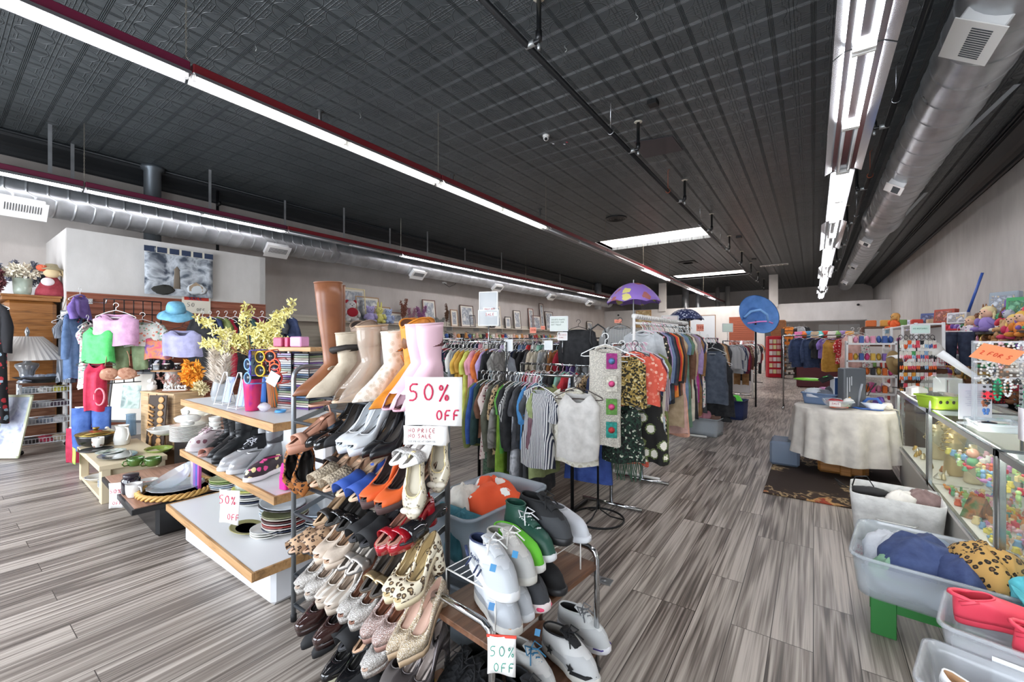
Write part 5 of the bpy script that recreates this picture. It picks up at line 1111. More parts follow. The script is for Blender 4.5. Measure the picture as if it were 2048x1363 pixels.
p=PZ(490,1000,zb+.05);stack(6,.13,CER,p.x-.05,p.y+.08,zb,.015,'navy-rimmed dinner plate under the glass cloche',mats=[CER,mat('27304c',.3),CER])
lathe_thing('yellow_plate',plate_prof(.14),mat('cfcf6a',.25),(p.x-.05,p.y+.08,zb+.095),'yellow-rimmed plate on top of the navy-rimmed stack','plate')
lathe_thing('glass_dome',[(.12,0),(.122,.03),(.105,.085),(.06,.125),(0,.14)],GLASSY,(p.x-.05,p.y+.08,zb+.125),'frosted glass bowl upside down on the yellow-rimmed plate','glass bowl')
p=PZ(430,975,zb+.04);stack(5,.12,CER,p.x-.05,p.y+.1,zb,.016,'green and blue rimmed plate at the far board end',mats=[CER,CBL,CER,mat('8aa05a',.3),mat('b9c48a',.3)])
for i in range(5):
    p=PZ(600,1000,zb);b=MB();b.lathe(plate_prof(.12,.03),n=28);tag(part('dinner_plate',b,CER if i%2 else CBL,loc=(-2.62+.0*i,1.53,zb+.0+i*.016)),'white plate at the back of the lowest board, %s from the bottom'%nm[i],'plate')
p=PZ(495,1055,zb+.01);t=thing('serving_tray','oval metal tray with olive rim and dark painted centre at the board front','tray',(p.x,p.y+.0,zb+.004))
b=MB();b.lathe([(.07,0),(.125,.012),(.13,.014),(.122,.016),(.08,.006),(0,.005)],n=28,sx=1.1,sy=.7);part('rim',b,mat('8a8350',.3,.4),t)
b=MB();b.lathe([(.085,.0075),(0,.0075)],n=24,sx=1.1,sy=.7);part('painted_centre',b,mat('33303e',.4,k='noise',c2='5a5a78',c3='a04a5a'),t)
for i in range(3):b=MB();b.lathe(plate_prof(.10,.02),n=24);tag(part('small_plate',b,CER,loc=(p.x+.19,p.y+.04,zb+.0+i*.014)),'small white plate beside the oval metal tray, %s from the bottom'%nm[i],'plate')
# middle board: shoes
zm=.640
def on_board(px,py,z,mk,cols,label,yaw=0,cat='shoe',name='shoe',scale=1.0):
    me=shoe_meshes(mk[0],**mk[1]);L=mk[1]['L']*scale;p=PZ(px,py,z);a=-PI/2+math.radians(yaw)
    return make_shoe(name,label,me,cols,(p.x-L*math.cos(a),p.y-L*math.sin(a),z),a,cat=cat,scale=scale)
LACEB=('boot',dict(heel=.03,L=.27,shaft=.30));CHEL=('ankle',dict(heel=.05,L=.27,shaft=.2,point=.3))
on_board(374,905,zm,RUN,sk(mat('d8c9ca',.7,k='floral',c2='8a5a66',c3='e9e2e4',sc=1.3),'e3dbdd','b59aa2'),'pink and white mesh trainer at the far end of the middle board',14,'trainer','trainer')
on_board(396,915,zm,SL,cc(mat('b98678',.6),'b98678','caa096',strap=mat('b98678',.6)),'dusty pink slide with buckle beside the mesh trainer',20)
def laced(o,n=7,z0=.09,z1=.25):
    b=MB()
    for i in range(n):
        t=i/(n-1);x=.175-.075*t;z=z0+(z1-z0)*t;b.tube([(x,-.03,z),(x+.012,0,z+.01),(x-.002,.03,z+.014)],.0035,5)
    part('laces',b,mat('1d1d1f',.8),o)
for i,(px,py) in enumerate(((404,909),(414,917))):laced(on_board(px,py,zm,LACEB,cc(mat('1b1d1f',.35,.2),'151517','202022'),'tall shiny black lace-up boot on the middle board, %s'%('farther' if i==0 else 'nearer'),12,'boot','lace_up_boot'))
BLK2=('boot',dict(heel=.05,plat=.03,L=.28,shaft=.22))
for i,(px,py) in enumerate(((424,934),(443,926))):laced(on_board(px,py-4,zm,BLK2,cc(mat('1d2022',.4),'131315','202022'),'chunky black combat boot with thick sole, %s'%('nearer' if i==0 else 'farther'),14,'boot','combat_boot'),6,.09,.2)
for i,(px,py) in enumerate(((437,944),(456,950))):on_board(px,py,zm,SLI,sk(mat('c6c6c8',.2,.4),'d2d2d4',ins='999999'),'shiny silver canvas shoe, %s'%('farther' if i==0 else 'nearer'),16,'shoe','silver_shoe')
o=on_board(462,934,zm,HIT,sk('1a1b1f','e0e0e2','c9c9d0',ins='222222'),'black high-top with red cross-stitch marks and a blue tag on the middle board',14,'sneaker','high_top')
for k in range(4):
    b=MB();x=.10+k*.032;b.tube([(x-.01,-.052,.055),(x+.01,-.05,.075)],.003,5);b.tube([(x+.01,-.052,.055),(x-.01,-.05,.075)],.003,5);part('cross_stitch',b,mat('d84a44',.6),o)
on_board(487,950,zm,CHEL,cc(mat('77797c',.35,.3),'2b2b2d','3b3b3d'),'grey pull-on ankle boot between the black high-top and the pink shoes',12,'boot','ankle_boot')
on_board(490,966,zm,SLI,sk(mat('33262c',.6,k='floral',c2='e24a90',c3='e9d9a0',sc=1.4),'e6e3e4',ins='d24a90'),'floral slip-on with pink trim and white sole at the board front',20,'shoe','floral_shoe')
MAG=mat('d81f86',.75)
for i,(px,py) in enumerate(((545,985),(572,988))):
    b_=shoe_meshes(*PB[:1],**PB[1]);p=PZ(px,py,zm);make_shoe('pink_heel','hot pink suede block-heel shoe turned heel outwards, %s'%('farther' if i==0 else 'nearer the shoe rack'),b_,cc(MAG,'9c8f90','c9a8b4',heel=MAG),(p.x+.0,p.y+.05,zm),PI/2+.2)
    b=MB();b.box((.035,0,.04),(.065,.055,.08));part('block_heel',b,MAG,[q for q in C.objects if q.get('label','').startswith('hot pink suede')][-1])
# top board: stands, tumblers, sunglasses
zt_=1.008
def wire_stand(px,py,h,label,m=mat('ecebe8',.4)):
    p=PZ(px,py,zt_);t=thing('wire_stand',label,'display stand',p,.2);b=MB()
    for s in (-1,1):b.tube([(s*.05,-.06,0),(s*.045,-.02,h*.6),(s*.02,0,h),(s*.0,.0,h)],.0035,6)
    b.tube([(-.05,-.06,.01),(-.05,.07,.01),(.05,.07,.01),(.05,-.06,.01)],.0035,6,closed=True);b.tube([(0,0,h),(0,.08,0)],.0035,6);part('frame',b,m,t)
    b=MB();b.box((0,.02,h*.45),(.1,.004,h*.8),rot=(-.2,0,0));part('panel',b,mat('8f9fc9',.1,k='glass',tr=.5) if h > .2 else GLASSY,t);return t
wire_stand(452,808,.25,'white wire stand with clear flower sleeve at the far end of the top board')
wire_stand(480,816,.26,'white wire stand holding a blue panel next to the pampas vase')
def tumbler(px,py,m,lid,label,h=.24,r=.06,z=zt_,pattern=None):
    p=PZ(px,py,z);t=thing('tumbler',label,'tumbler',p);b=MB();b.lathe([(r*.72,0),(r*.76,.004),(r,h*.9),(r,h*.93),(0,h*.93)],n=22);part('cup',b,m,t)
    b=MB();b.lathe([(r*1.06,h*.9),(r*1.08,h*.95),(r*1.0,h*.96),(r*.96,h*1.0),(0,h*1.0)],n=22);part('lid',b,lid,t);return t
tumbler(505,820,mat('c02a78',.25,.3,k='noise',c2='d83a6a',c3='7a2a9a',sc=.7),mat('1c1c1f',.4),'iridescent pink and purple tumbler with a black lid',h=.25)
tumbler(535,805,mat('3a6ab4',.3),mat('3a6ab4',.3),'blue cup standing behind the pink tumbler',h=.22)
tumbler(552,812,mat('e08038',.3,k='multi',c2='2f6a8c',c3='5a8a4a',sc=5),mat('d9d9d9',.2),'tumbler striped orange, teal and green',h=.235,r=.066)
def sunglasses(px,py,d,m,label,r=.026,rot=(0,0,0),folded=True):
    t=thing('sunglasses',label,'sunglasses',PD(px,py,d),0,None,rot=rot);t.scale=(1.4,)*3
    for s in (-1,1):
        b=MB();b.tube([(s*.033+r*math.cos(a),0,r*math.sin(a)) for a in [2*PI*k/18 for k in range(18)]],.004,6,closed=True);o=part('rim',b,m,t)
        b=MB();b.lathe([(r,-.001),(r,.001)],n=18,X=Matrix.Translation((s*.033,0,0)) @ Euler((PI/2,0,0)).to_matrix().to_4x4());part('lens',b,mat('2a2f38',.05),o)
        b=MB();b.tube([(s*.06,0,.012),(s*.062,.06,.014),(s*.05,.13,-.02)],.003,5);part('arm',b,m,t)
    b=MB();b.tube([(-.008,0,.008),(0,0,.012),(.008,0,.008)],.004,6);part('bridge',b,m,t);return t
t=thing('glasses_stand','black wire stand holding a row of coloured sunglasses on the top board','display stand',PZ(525,806,zt_));b=MB()
b.tube([(-.05,0,.0),(-.05,0,.3),(-.12,0,.34),(-.15,0,.3)],.004,6);b.tube([(.07,0,0),(.07,0,.33),(.16,0,.33)],.004,6);b.tube([(-.12,0,.33),(.17,0,.33)],.004,6);part('frame',b,mat('17171a',.4),t)
b=MB();b.box((0,0,.006),(.28,.12,.012));part('base',b,mat('17171a',.4),t)
YE=mat('d9b52c',.3);sunglasses(520,727,2.85,YE,'yellow-framed sunglasses hanging sideways above the pink tumbler',rot=(0,PI/2,.4));sunglasses(545,725,2.85,mat('e8622a',.3),'orange-framed sunglasses with red bows',rot=(0,1.2,.6))
sunglasses(500,725,2.85,mat('4a3a9a',.3),'purple-blue framed glasses hanging beside the yellow pair',rot=(0,PI/2,-.3));sunglasses(552,742,2.85,mat('d8453a',.3),'red-framed sunglasses below the orange pair',rot=(0,1.4,.5));sunglasses(495,742,2.85,mat('6a9ad0',.2),'pale blue framed glasses below the purple pair',rot=(0,PI/2,.1))
b=MB()
for k in range(3):b.tube([(.04*math.cos(a)+.006*k,.03*math.sin(a),.004+.006*k) for a in [2*PI*i/18 for i in range(18)]],.003,6,closed=True)
tag(part('bracelet',b,mat('4f9ad0',.3),loc=PZ(560,824,zt_)),'coil of bright blue bangles on the black tray of the top board','bracelet')
b=MB();b.ell((0,0,.03),(.05,.035,.03),lump=.2,seed=4);tag(part('plastic_bag',b,mat('e9e4ec',.08,k='glass',tr=.5),loc=PZ(528,822,zt_)),'small clear bag of trinkets in front of the tumblers','bag')
p=PD(546,757,2.8);b=MB();b.box((0,0,0),(.075,.002,.085),rot=(0,.5,0));tag(part('blank_tag',b,mat('e9e8e6',.8),loc=p,rot=(0,0,.5)),'blank white card hanging in front of the striped tumbler','price tag')
# pampas vase, yellow blossom branches
def plume(b,base,tip,r,n=60,seed=1):
    rd=random.Random(seed);base,tip=Vector(base),Vector(tip)
    for i in range(n):
        t=rd.random();c=base.lerp(tip,t);a=rd.uniform(0,6.3);q=Vector((math.cos(a),math.sin(a),rd.uniform(.2,1.2))).normalized()*r*(1-.5*t)*rd.uniform(.5,1.1)
        s_=q.cross(Vector((0,0,1))).normalized()*.006;b.add([c-s_,c+s_,c+q],[(0,1,2)])
p=PZ(440,800,1.008);t=thing('pampas_grass','fluffy cream pampas plumes in a clear vase behind the wire stands','dried flowers',p);t.scale=(1.35,)*3
for i,(dx,dy,h) in enumerate(((-.05,0,.36),(.04,.03,.40),(.09,-.02,.27),(-.1,.03,.26),(.0,-.04,.30))):b=MB();plume(b,(dx*.4,dy*.4,.1),(dx*1.6,dy,h),.10,420,i+3);part('plume',b,mat('f0e6da',.95),t)
b=MB();b.lathe([(.04,0),(.05,.04),(.035,.12),(.04,.16)],n=16);part('vase',b,GLASSY,t)
def blossoms(name,label,loc,tips,col,stem,seed=1,fl=34,size=.02,cat='artificial flowers',leaf=None):
    t=thing(name,label,cat,loc);rd=random.Random(seed)
    for k,tp in enumerate(tips):
        tp=Vector(tp);b=MB();mid=tp*.5+Vector((rd.uniform(-.04,.04),rd.uniform(-.04,.04),.05));P=[Vector((0,0,0)).lerp(mid,i/5).lerp(mid.lerp(tp,i/5),i/5) for i in range(6)]
        b.tube(P,[.005,.0045,.004,.0035,.003,.002],5);o=part('branch',b,mat(stem,.7),t)
        b=MB()
        for i in range(fl):
            u=.35+.65*(i/fl);c=Vector((0,0,0)).lerp(mid,u).lerp(mid.lerp(tp,u),u)+Vector([rd.uniform(-1,1)*.035*(1.2-.4*u) for _ in range(3)])
            R=Euler((rd.uniform(0,3),rd.uniform(0,3),rd.uniform(0,3))).to_matrix()
            for m_ in range(4):
                a=m_*PI/2;V=[R @ Vector((0,0,0)),R @ Vector((size*.6*math.cos(a-.5),size*.6*math.sin(a-.5),size*.3)),R @ Vector((size*1.15*math.cos(a),size*1.15*math.sin(a),size*.15)),R @ Vector((size*.6*math.cos(a+.5),size*.6*math.sin(a+.5),size*.3))]
                b.add([c+v for v in V],[(0,1,2,3)])
        part('blossoms',b,mat(col,.7),o)
        if leaf:
            b=MB()
            for i in range(6):
                u=rd.uniform(.2,.8);c=Vector((0,0,0)).lerp(mid,u).lerp(mid.lerp(tp,u),u);q=Vector((rd.uniform(-1,1),rd.uniform(-1,1),rd.uniform(-.3,1))).normalized()*.05;s_=q.cross(Vector((0,0,1))).normalized()*.012
                b.add([c,c+q*.5+s_,c+q,c+q*.5-s_],[(0,1,2,3)])
            part('leaves',b,mat(leaf,.6),o)
    return t
p=PD(505,690,3.5)
t=blossoms('blossom_branches','tall spray of pale yellow artificial forsythia branches rising above the top board',(p.x,p.y,p.z-.1),[tuple(PD(x,y,3.5)-p) for x,y in ((385,610),(405,660),(495,590),(585,580),(560,640),(530,625),(590,655),(445,640),(470,655),(560,600))],'eee6a0','8a6a3a',5,34,.036)
b=MB();b.lathe([(.04,-.42),(.05,-.4),(.05,-.2),(.03,0),(.035,.02)],n=16);part('vase',b,mat('6d7a86',.1,k='glass',tr=.5),t)
# rack of discs behind the tumblers with a wooden top shelf
p=PD(600,780,3.15);t=thing('disc_rack','black wire rack packed with slim disc cases behind the tumblers','media rack',(p.x,p.y,0),math.radians(14))
for x in (-.17,0,.17):b=MB();b.tube([(x,-.075,.95),(x,-.075,1.42)],.004,5);b.tube([(x,.075,.95),(x,.075,1.42)],.004,5);part('upright_wire',b,mat('1a1a1c',.4),t)
cols=['6a4a8a','b9b3b0','2f3a4a','c9c5c0','8a3a3a','3a5a7a','a59a8a','504a5a','d0ccc8','7a8a6a']
for i in range(28):
    for k in (-1,1):
        b=MB();b.box((k*.085,0,.962+i*.0163),(.15,.13,.0125),ch=.001);tag(part('disc_case',b,mat(cols[(i*3+k)%10],.25),loc=(p.x,p.y,0),rot=(0,0,math.radians(14))),'slim disc case in the wire rack behind the tumblers','disc case','disc cases in the wire rack')
t=thing('wooden_shelf','pale wooden shelf board with pink boxes above the disc rack','shelf',(p.x,p.y,1.44),math.radians(14));b=MB();b.box((0,0,0),(.42,.2,.03));part('board',b,mat('c79a68',.5,k='woodx'),t)
for x in (-.2,.2):b=MB();b.box((x,.08,-.72),(.02,.02,1.42));part('post',b,mat('d8d4ce',.5),t)
for i,(dx,c,w,h,r) in enumerate(((-.15,'b34a6a',.09,.07,-.25),(-.06,'c9446a',.03,.07,-.2),(.03,'d99ac4',.11,.075,.05))):
    b=MB();b.box((0,0,h/2),(w,.08,h));q=Matrix.Rotation(math.radians(14),3,'Z') @ Vector((dx,-.03,0));tag(part('gift_box',b,mat(c,.5),loc=(p.x+q.x,p.y+q.y,1.457),rot=(0,0,math.radians(14))),['rose printed soap box on the wooden shelf','narrow crimson box on the wooden shelf','lilac pink box on the wooden shelf'][i],'box')
# ---------------------------------------------------------------- black low table, bench
t=thing('low_table','low black table with a pinkish brown top and a heavy black pedestal','table',(-4.55,1.22,0),math.radians(-3))
b=MB();b.box((0,0,.268),(1.2,.62,.04));part('top',b,mat('17181a',.4),t);b=MB();b.box((0,0,.290),(1.16,.58,.006),ch=0);part('inlay',b,mat('a97f6a',.45,k='woodx'),t)
b=MB();b.box((.06,.1,.125),(.85,.5,.25));part('pedestal',b,mat('121214',.3),t)
p=PD(233,990,3.35);sign('discount_sign','crumpled card with 50% OFF in pink hanging at the black table corner',(p.x,p.y,p.z),.10,.2,(0,0,.9),[('50%',-.04,.02,.03,PK,.0018),('OFF',-.02,-.07,.025,PK,.0016)])
t=thing('cream_bench','cream painted low bench with open shelf at the far end of the displays','bench',(-5.9,1.22,0),math.radians(-2))
CRP=mat('cbbb9d',.5);b=MB();b.box((0,0,.33),(1.2,.5,.05));part('top',b,CRP,t);b=MB();b.box((0,0,.03),(1.16,.46,.03));part('lower_shelf',b,CRP,t)
for x in (-.55,.55):
    for y in (-.2,.2):b=MB();b.box((x,y,.16),(.07 if x < 0 else .1,.07,.32));part('leg',b,CRP,t)
b=MB();b.box((.55,0,.16),(.03,.4,.3));part('end_panel',b,CRP,t)
b=MB();b.sheet(lambda u,v:(-6.47+.0*u,.955-.012*math.sin(v*6),0) if 0 else (-6.49+.14*u+.01*math.sin(v*5),.955+.004*math.sin(u*9),.36-.17*v),4,6);tag(part('green_cloth',b,mat('a9cf58',.85),solid=.003),'lime green cloth draped over the bench corner','cloth')
zb2=.358
def at(px,py,z):p=PZ(px,py,z);return (p.x,p.y,z)
t=thing('roasting_pot','black oval roasting pot with a gold lid on the cream bench','pot',at(192,888,zb2));b=MB();b.lathe([(.10,0),(.14,.02),(.16,.09),(.165,.12),(.15,.12),(.13,.03),(0,.02)],n=28,sx=1.2);part('pot_body',b,mat('1d1e1f',.25),t)
b=MB();b.lathe([(.17,.12),(.165,.13),(.10,.155),(0,.165)],n=28,sx=1.2);part('lid',b,mat('9a8040',.2,.8),t);b=MB();b.lathe([(.015,.165),(.03,.18),(.028,.19),(0,.192)],n=14);part('knob',b,mat('9a8040',.2,.8),t)
for s in (-1,1):b=MB();b.tube([(s*.19,-.03,.1),(s*.235,-.02,.105),(s*.235,.02,.105),(s*.19,.03,.1)],.008,6);part('handle',b,mat('1d1e1f',.3),t)
mug(at(196,893,zb2+.02),mat('e2dfd8',.2,k='dots',c2='8a6a5a',sc=.6),'white mug printed with small brown flowers in front of the black pot',.05,.10,2.8)
b=MB();b.lathe([(.13,0),(.14,.008),(.13,.012),(0,.008)],n=24);tag(part('dark_plate',b,mat('2a2c2c',.3),loc=at(192,899,zb2)),'dark plate under the flowered mug','plate')
t=thing('teapot','cream teapot between the flowered mug and the ribbed pitcher','teapot',at(214,880,zb2));b=MB();b.lathe([(.05,0),(.07,.04),(.07,.09),(.045,.125),(0,.13)],n=20);part('body',b,CERC,t);b=MB();b.lathe([(.04,.125),(.02,.14),(.015,.155),(0,.16)],n=14);part('lid',b,CERC,t);b=MB();b.tube([(.06,0,.05),(.10,0,.08),(.12,0,.12)],.01,8);part('spout',b,CERC,t)
t=thing('ribbed_pitcher','white ribbed pitcher with curved handle on the cream bench','pitcher',at(244,888,zb2),.3);b=MB();n=32;R=[]
for (r,z) in ((.06,0),(.065,.01),(.072,.06),(.06,.13),(.048,.17),(.055,.2),(.062,.21)):R.append([((r*(1+.035*(j%2)))*math.cos(2*PI*j/n)-(.02 if z > .19 and abs(j-n/2) < 2 else 0),r*(1+.035*(j%2))*math.sin(2*PI*j/n),z) for j in range(n)])
b.loft(R,cap1=False);part('body',b,CER,t);b=MB();b.tube([(.055,0,.19),(.10,0,.185),(.115,0,.12),(.09,0,.06),(.068,0,.05)],.008,8);part('handle',b,CER,t)
t=thing('glass_vase','tall clear glass with a blue-grey tint behind the ribbed pitcher','vase',at(262,870,zb2));b=MB();b.lathe([(.045,0),(.05,.01),(.045,.25),(.05,.26)],n=18);part('body',b,mat('7a98b0',.05,k='glass',tr=.45),t)
for i,(px,py) in enumerate(((222,905),(236,912))):
    lathe_thing('printed_plate',plate_prof(.12 if i==0 else .15,.015),mat('c9cfc8',.2,coat=.4,k='noise',c2='5a7a62',c3='dfe2dc',sc=1.4) if i==0 else mat('3c4440',.15,coat=.5),at(px,py,zb2+.001+.0*i),'green printed plate on the cream bench' if i==0 else 'dark oval platter under the green printed plates','plate',sx=1+.4*i)
mug(at(271,930,.33),CGR,'glossy green cup, farther of the two at the bench edge',.065,.075,-1.2,'green_cup','cup');mug(at(306,930,.33),CGR,'glossy green cup, nearer of the two beside the dark jar',.065,.075,-1.2,'green_cup','cup')
lathe_thing('green_dish',bowl_prof(.12,.05),mat('7c8f3c',.2,coat=.4),at(318,905,.33),'olive green oval dish behind the green cups','dish',sx=1.3)
for i in range(5):lathe_thing('stacked_plate',plate_prof(.11),CBL if i%2 else CER,(-5.7,1.12,.048+i*.016),'white plate on the bench lower shelf, %s from the bottom'%nm[i],'plate')
lathe_thing('shell_dish',bowl_prof(.13,.05),CER,(-6.05,1.1,.05),'white shell dish on the bench lower shelf','dish');lathe_thing('glass_bowl',bowl_prof(.10,.06),GLASSY,(-5.45,1.1,.05),'glass bowl on the bench lower shelf near the end panel','bowl')
zl=.297
t=thing('dark_jar','dark purple glass jar with a lid on the black table','jar',at(262,985,zl));b=MB();b.lathe([(.05,0),(.058,.01),(.06,.11),(.045,.13)],n=20);part('body',b,mat('1d1620',.1,coat=.5),t);b=MB();b.lathe([(.048,.125),(.05,.13),(.05,.15),(0,.152)],n=20);part('lid',b,mat('2a2028',.3),t)
mug(at(268,1000-8,zl),mat('e2e0de',.2),'white mug with an orange inside on the black table',.052,.10,.3)
mug(at(300,975,zl),mat('c9603a',.3),'terracotta cup behind the glass dishes',.06,.07,.4,'terracotta_cup','cup')
t=thing('wicker_tray','round wicker tray with a thick braided rim on the black table','tray',(at(333,985,zl)[0]+.03,at(333,985,zl)[1]+.06,zl));b=MB();b.lathe([(.22,.005),(0,.005)],n=30);part('base',b,mat('c7b07c',.7),t)
for q in range(3):b=MB();b.tube([((.235+.014*math.cos(12*a+q*2.1))*math.cos(a)*1.1,(.235+.014*math.cos(12*a+q*2.1))*math.sin(a),.028+.014*math.sin(12*a+q*2.1)) for a in [2*PI*k/110 for k in range(110)]],.011,5,closed=True);part('braid',b,mat('c49a56',.6),t)
wx,wy,_=t.location
CUTG=mat('dfe6ea',.04,k='glass',tr=.42,coat=1)
lathe_thing('glass_platter',plate_prof(.19,.02),CUTG,(wx-.02,wy,zl+.03),'cut glass platter lying in the wicker tray','platter',n=16,sx=1.1)
n=36;b=MB();R=[]
for (r,z) in ((.05,0),(.09,.02),(.13,.06),(.15,.10)):R.append([(r*(1+.03*(j%2))*math.cos(2*PI*j/n),r*(1+.03*(j%2))*math.sin(2*PI*j/n),z) for j in range(n)])
b.loft(R,cap1=False);tag(part('glass_bowl',b,CUTG,loc=(wx-.03,wy+.02,zl+.055),rot=(.45,-.2,0)),'large ribbed glass bowl tilted on the cut glass platter','bowl')
for i in range(6):lathe_thing('small_saucer',plate_prof(.07),CER,(wx-.26,wy-.12,zl+i*.010),'small white saucer beside the orange-lined mug, %s from the bottom'%nm[i],'saucer')
for i,(dx,c,la) in enumerate(((0,'b9aeb4','grey foil'),(.05,'8a5aa8','purple'),(.09,'3f5aa8','blue'),(.12,'b04a9a','magenta'))):
    b=MB();b.box((0,0,.14),(.055,.02,.28));tag(part('wrapped_roll',b,mat(c,.3),loc=(wx+.02+dx,wy+.10,zl+.03),rot=(.1,.35,0)),'%s wrapped packet leaning behind the glass bowl'%la,'packet')
# second small table with white china
t=thing('china_table','small dark-edged table of white china behind the displays','table',(-5.3,1.9,0),math.radians(-3));b=MB();b.box((0,0,.50),(1.8,.7,.04));part('top',b,mat('2b2a2c',.4),t);b=MB();b.box((0,0,.523),(1.76,.66,.005),ch=0);part('inlay',b,mat('b98a74',.4,k='woodx'),t)
b=MB();b.box((0,0,.24),(1.3,.5,.48));part('pedestal',b,mat('151517',.4),t)
zc=.528
p=at(376,880,zc);
for i in range(12):b=MB();b.lathe(plate_prof(.145,.016),n=28);tag(part('china_plate',b,CER,loc=(p[0],p[1],zc+i*.0125)),'white dinner plate in the tall china stack, %s from the bottom'%nm[i],'plate')
lathe_thing('china_bowl',bowl_prof(.16,.07),CER,at(333,868,zc),'wide white china bowl beside the tall stack','bowl')
def tureen(loc,r,h,m,label,s=1.25):
    t=thing('soup_tureen',label,'tureen',loc);b=MB();b.lathe([(r*.5,0),(r*.55,.01),(r*.45,.02),(r*.9,h*.35),(r,h*.62),(r*.96,h*.7)],n=28,sx=s);part('bowl',b,m,t)
    b=MB();b.lathe([(r*1.02,h*.68),(r,h*.72),(r*.7,h*.9),(r*.15,h),(0,h)],n=28,sx=s);part('lid',b,m,t);b=MB();b.lathe([(.012,h),(.022,h+.02),(.014,h+.035),(0,h+.038)],n=12);part('knob',b,m,t)
    for q in (-1,1):b=MB();b.tube([(q*r*s*.93,-.03,h*.5),(q*r*s*1.18,-.02,h*.56),(q*r*s*1.18,.02,h*.56),(q*r*s*.93,.03,h*.5)],.009,6);part('handle',b,m,t)
    return t
b=MB();b.box((*at(402,862,zc)[:2],zc+.045),(.34,.26,.088));tag(part('riser_box',b,mat('d8d5cf',.5)),'white riser block under the large cream tureen','block')
tureen((*at(402,862,zc)[:2],zc+.09),.17,.22,CERC,'large cream soup tureen with handles on the china table')
tureen((p[0]-.01,p[1],zc+.155),.105,.10,CER,'small lidded white china dish on top of the tall stack')
for i in range(7):b=MB();b.lathe(plate_prof(.085,.014),n=24);q=at(430,880,zc);tag(part('china_saucer',b,CER,loc=(q[0],q[1],zc+i*.012)),'white china saucer by the lace-up boots, %s from the bottom'%nm[i],'saucer')
for i in range(3):lathe_thing('china_cup',cup_prof(.05,.05),CER,(q[0],q[1],zc+.09+i*.045),'white china cup in the pile by the lace-up boots, %s from the bottom'%nm[i],'cup')
# crate, framed print, wooden sign
p=PZ(345,815,0);p=PD(345,790,5.25)
t=thing('wooden_crate','pale wooden slatted crate standing on end behind the china','crate',(p.x,p.y,.22),math.radians(12));PINE=mat('c2a27a',.6,k='wood')
for s in (-1,1):
    for k in range(4):b=MB();b.box((-.26+k*.173,s*.16,.33),(.155,.014,.66));part('slat',b,PINE,t)
for z in (.012,.65):b=MB();b.box((0,0,z),(.7,.34,.02));part('end_board',b,PINE,t)
b=MB();b.box((.34,0,.33),(.02,.32,.64));part('side_board',b,PINE,t)
ZCR=.884
b=MB();b.box((p.x,p.y,.11),(.7,.36,.215));tag(part('plinth',b,mat('6a4a30',.6)),'brown box under the standing crate','plinth')
def onc(px,py,z=ZCR):return at(px,py,z)
q=(p.x,p.y)
b=MB();b.lathe([(.24,0),(.25,.008),(.24,.012),(0,.01)],n=26);tag(part('serving_board',b,mat('9a6a4a',.4,k='woodx'),loc=(*PZ(362,779,ZCR).xy,ZCR)),'oval brown wooden board on top of the crate','board')
t=thing('word_sign','white cut-out sign reading Believe on the crate','sign',(*PZ(350,782,ZCR).xy,ZCR+.012),.75);b=MB();b.box((0,0,.006),(.26,.04,.012));part('base',b,WHT,t);b=MB();write(b,'Believe',-.12,.018,.065,r=.006,w=.5,sp=.06);part('letters',b,WHT,t)
t=thing('cake_stand','two-tier stand with a wooden plate above a white cylinder on the crate','stand',(*PZ(345,775,ZCR).xy,ZCR+.012));b=MB();b.lathe([(.09,0),(.08,.01),(.08,.2),(.09,.21)],n=22);part('cylinder',b,CER,t);b=MB();b.lathe([(.0,.21),(.22,.212),(.225,.222),(0,.222)],n=26);part('plate',b,mat('b98f66',.5),t)
for i in range(4):
    x=-.13+i*.085;t=thing('spice_jar','%s jar on the upper plate of the cake stand'%['white-filled first','dark-filled second','dark-filled third','clear last'][i],'jar',(PZ(345,775,ZCR).x+x*.5,PZ(345,775,ZCR).y+x*1.2,ZCR+.236));b=MB();b.lathe([(.03,0),(.033,.004),(.033,.075)],n=14);part('glass',b,GLASSY if i in (0,3) else mat('241c1c',.15),t);b=MB();b.lathe([(.034,.072),(.034,.088),(0,.089)],n=14);part('lid',b,mat('d9d6d0',.3),t)
blossoms('orange_flowers','bunch of orange artificial poppies beside the cake stand',(*PZ(383,778,ZCR).xy,ZCR),[(-.02,-.05,.34),(.02,.06,.30),(-.06,-.06,.20),(0,.05,.18),(.05,-.02,.24)],'f2a838','5a7a3a',8,26,.065,leaf='6a8a3a')
blossoms('pink_dried_flowers','low arrangement of dusty pink dried flowers behind the word sign',(*PZ(343,779,ZCR).xy,ZCR+.02),[(-.06,-.12,.16),(0,0,.17),(.06,.10,.16),(.08,.16,.14)],'b8877c','8a6a4a',9,20,.018)
blossoms('cream_rose','large cream silk rose hanging at the crate corner',(*PZ(402,781,ZCR).xy,ZCR-.02),[(.0,-.03,.08),(.02,0,.04)],'e6d9b0','5a7a3a',10,34,.055,leaf='5f7f45')
t=thing('white_swan_vase','white rose-shaped ceramic ornament at the crate edge','ornament',(*PZ(304,780,ZCR).xy,ZCR));b=MB();b.lathe([(.04,0),(.05,.02),(.05,.06),(.03,.08)],n=16);part('base',b,CER,t);b=MB()
for k in range(7):b.ell((.02*math.cos(k),.02*math.sin(k),.09+.006*k),(.03,.012,.025),8,6,rot=(0,.3,k*.9))
part('petals',b,CER,t)
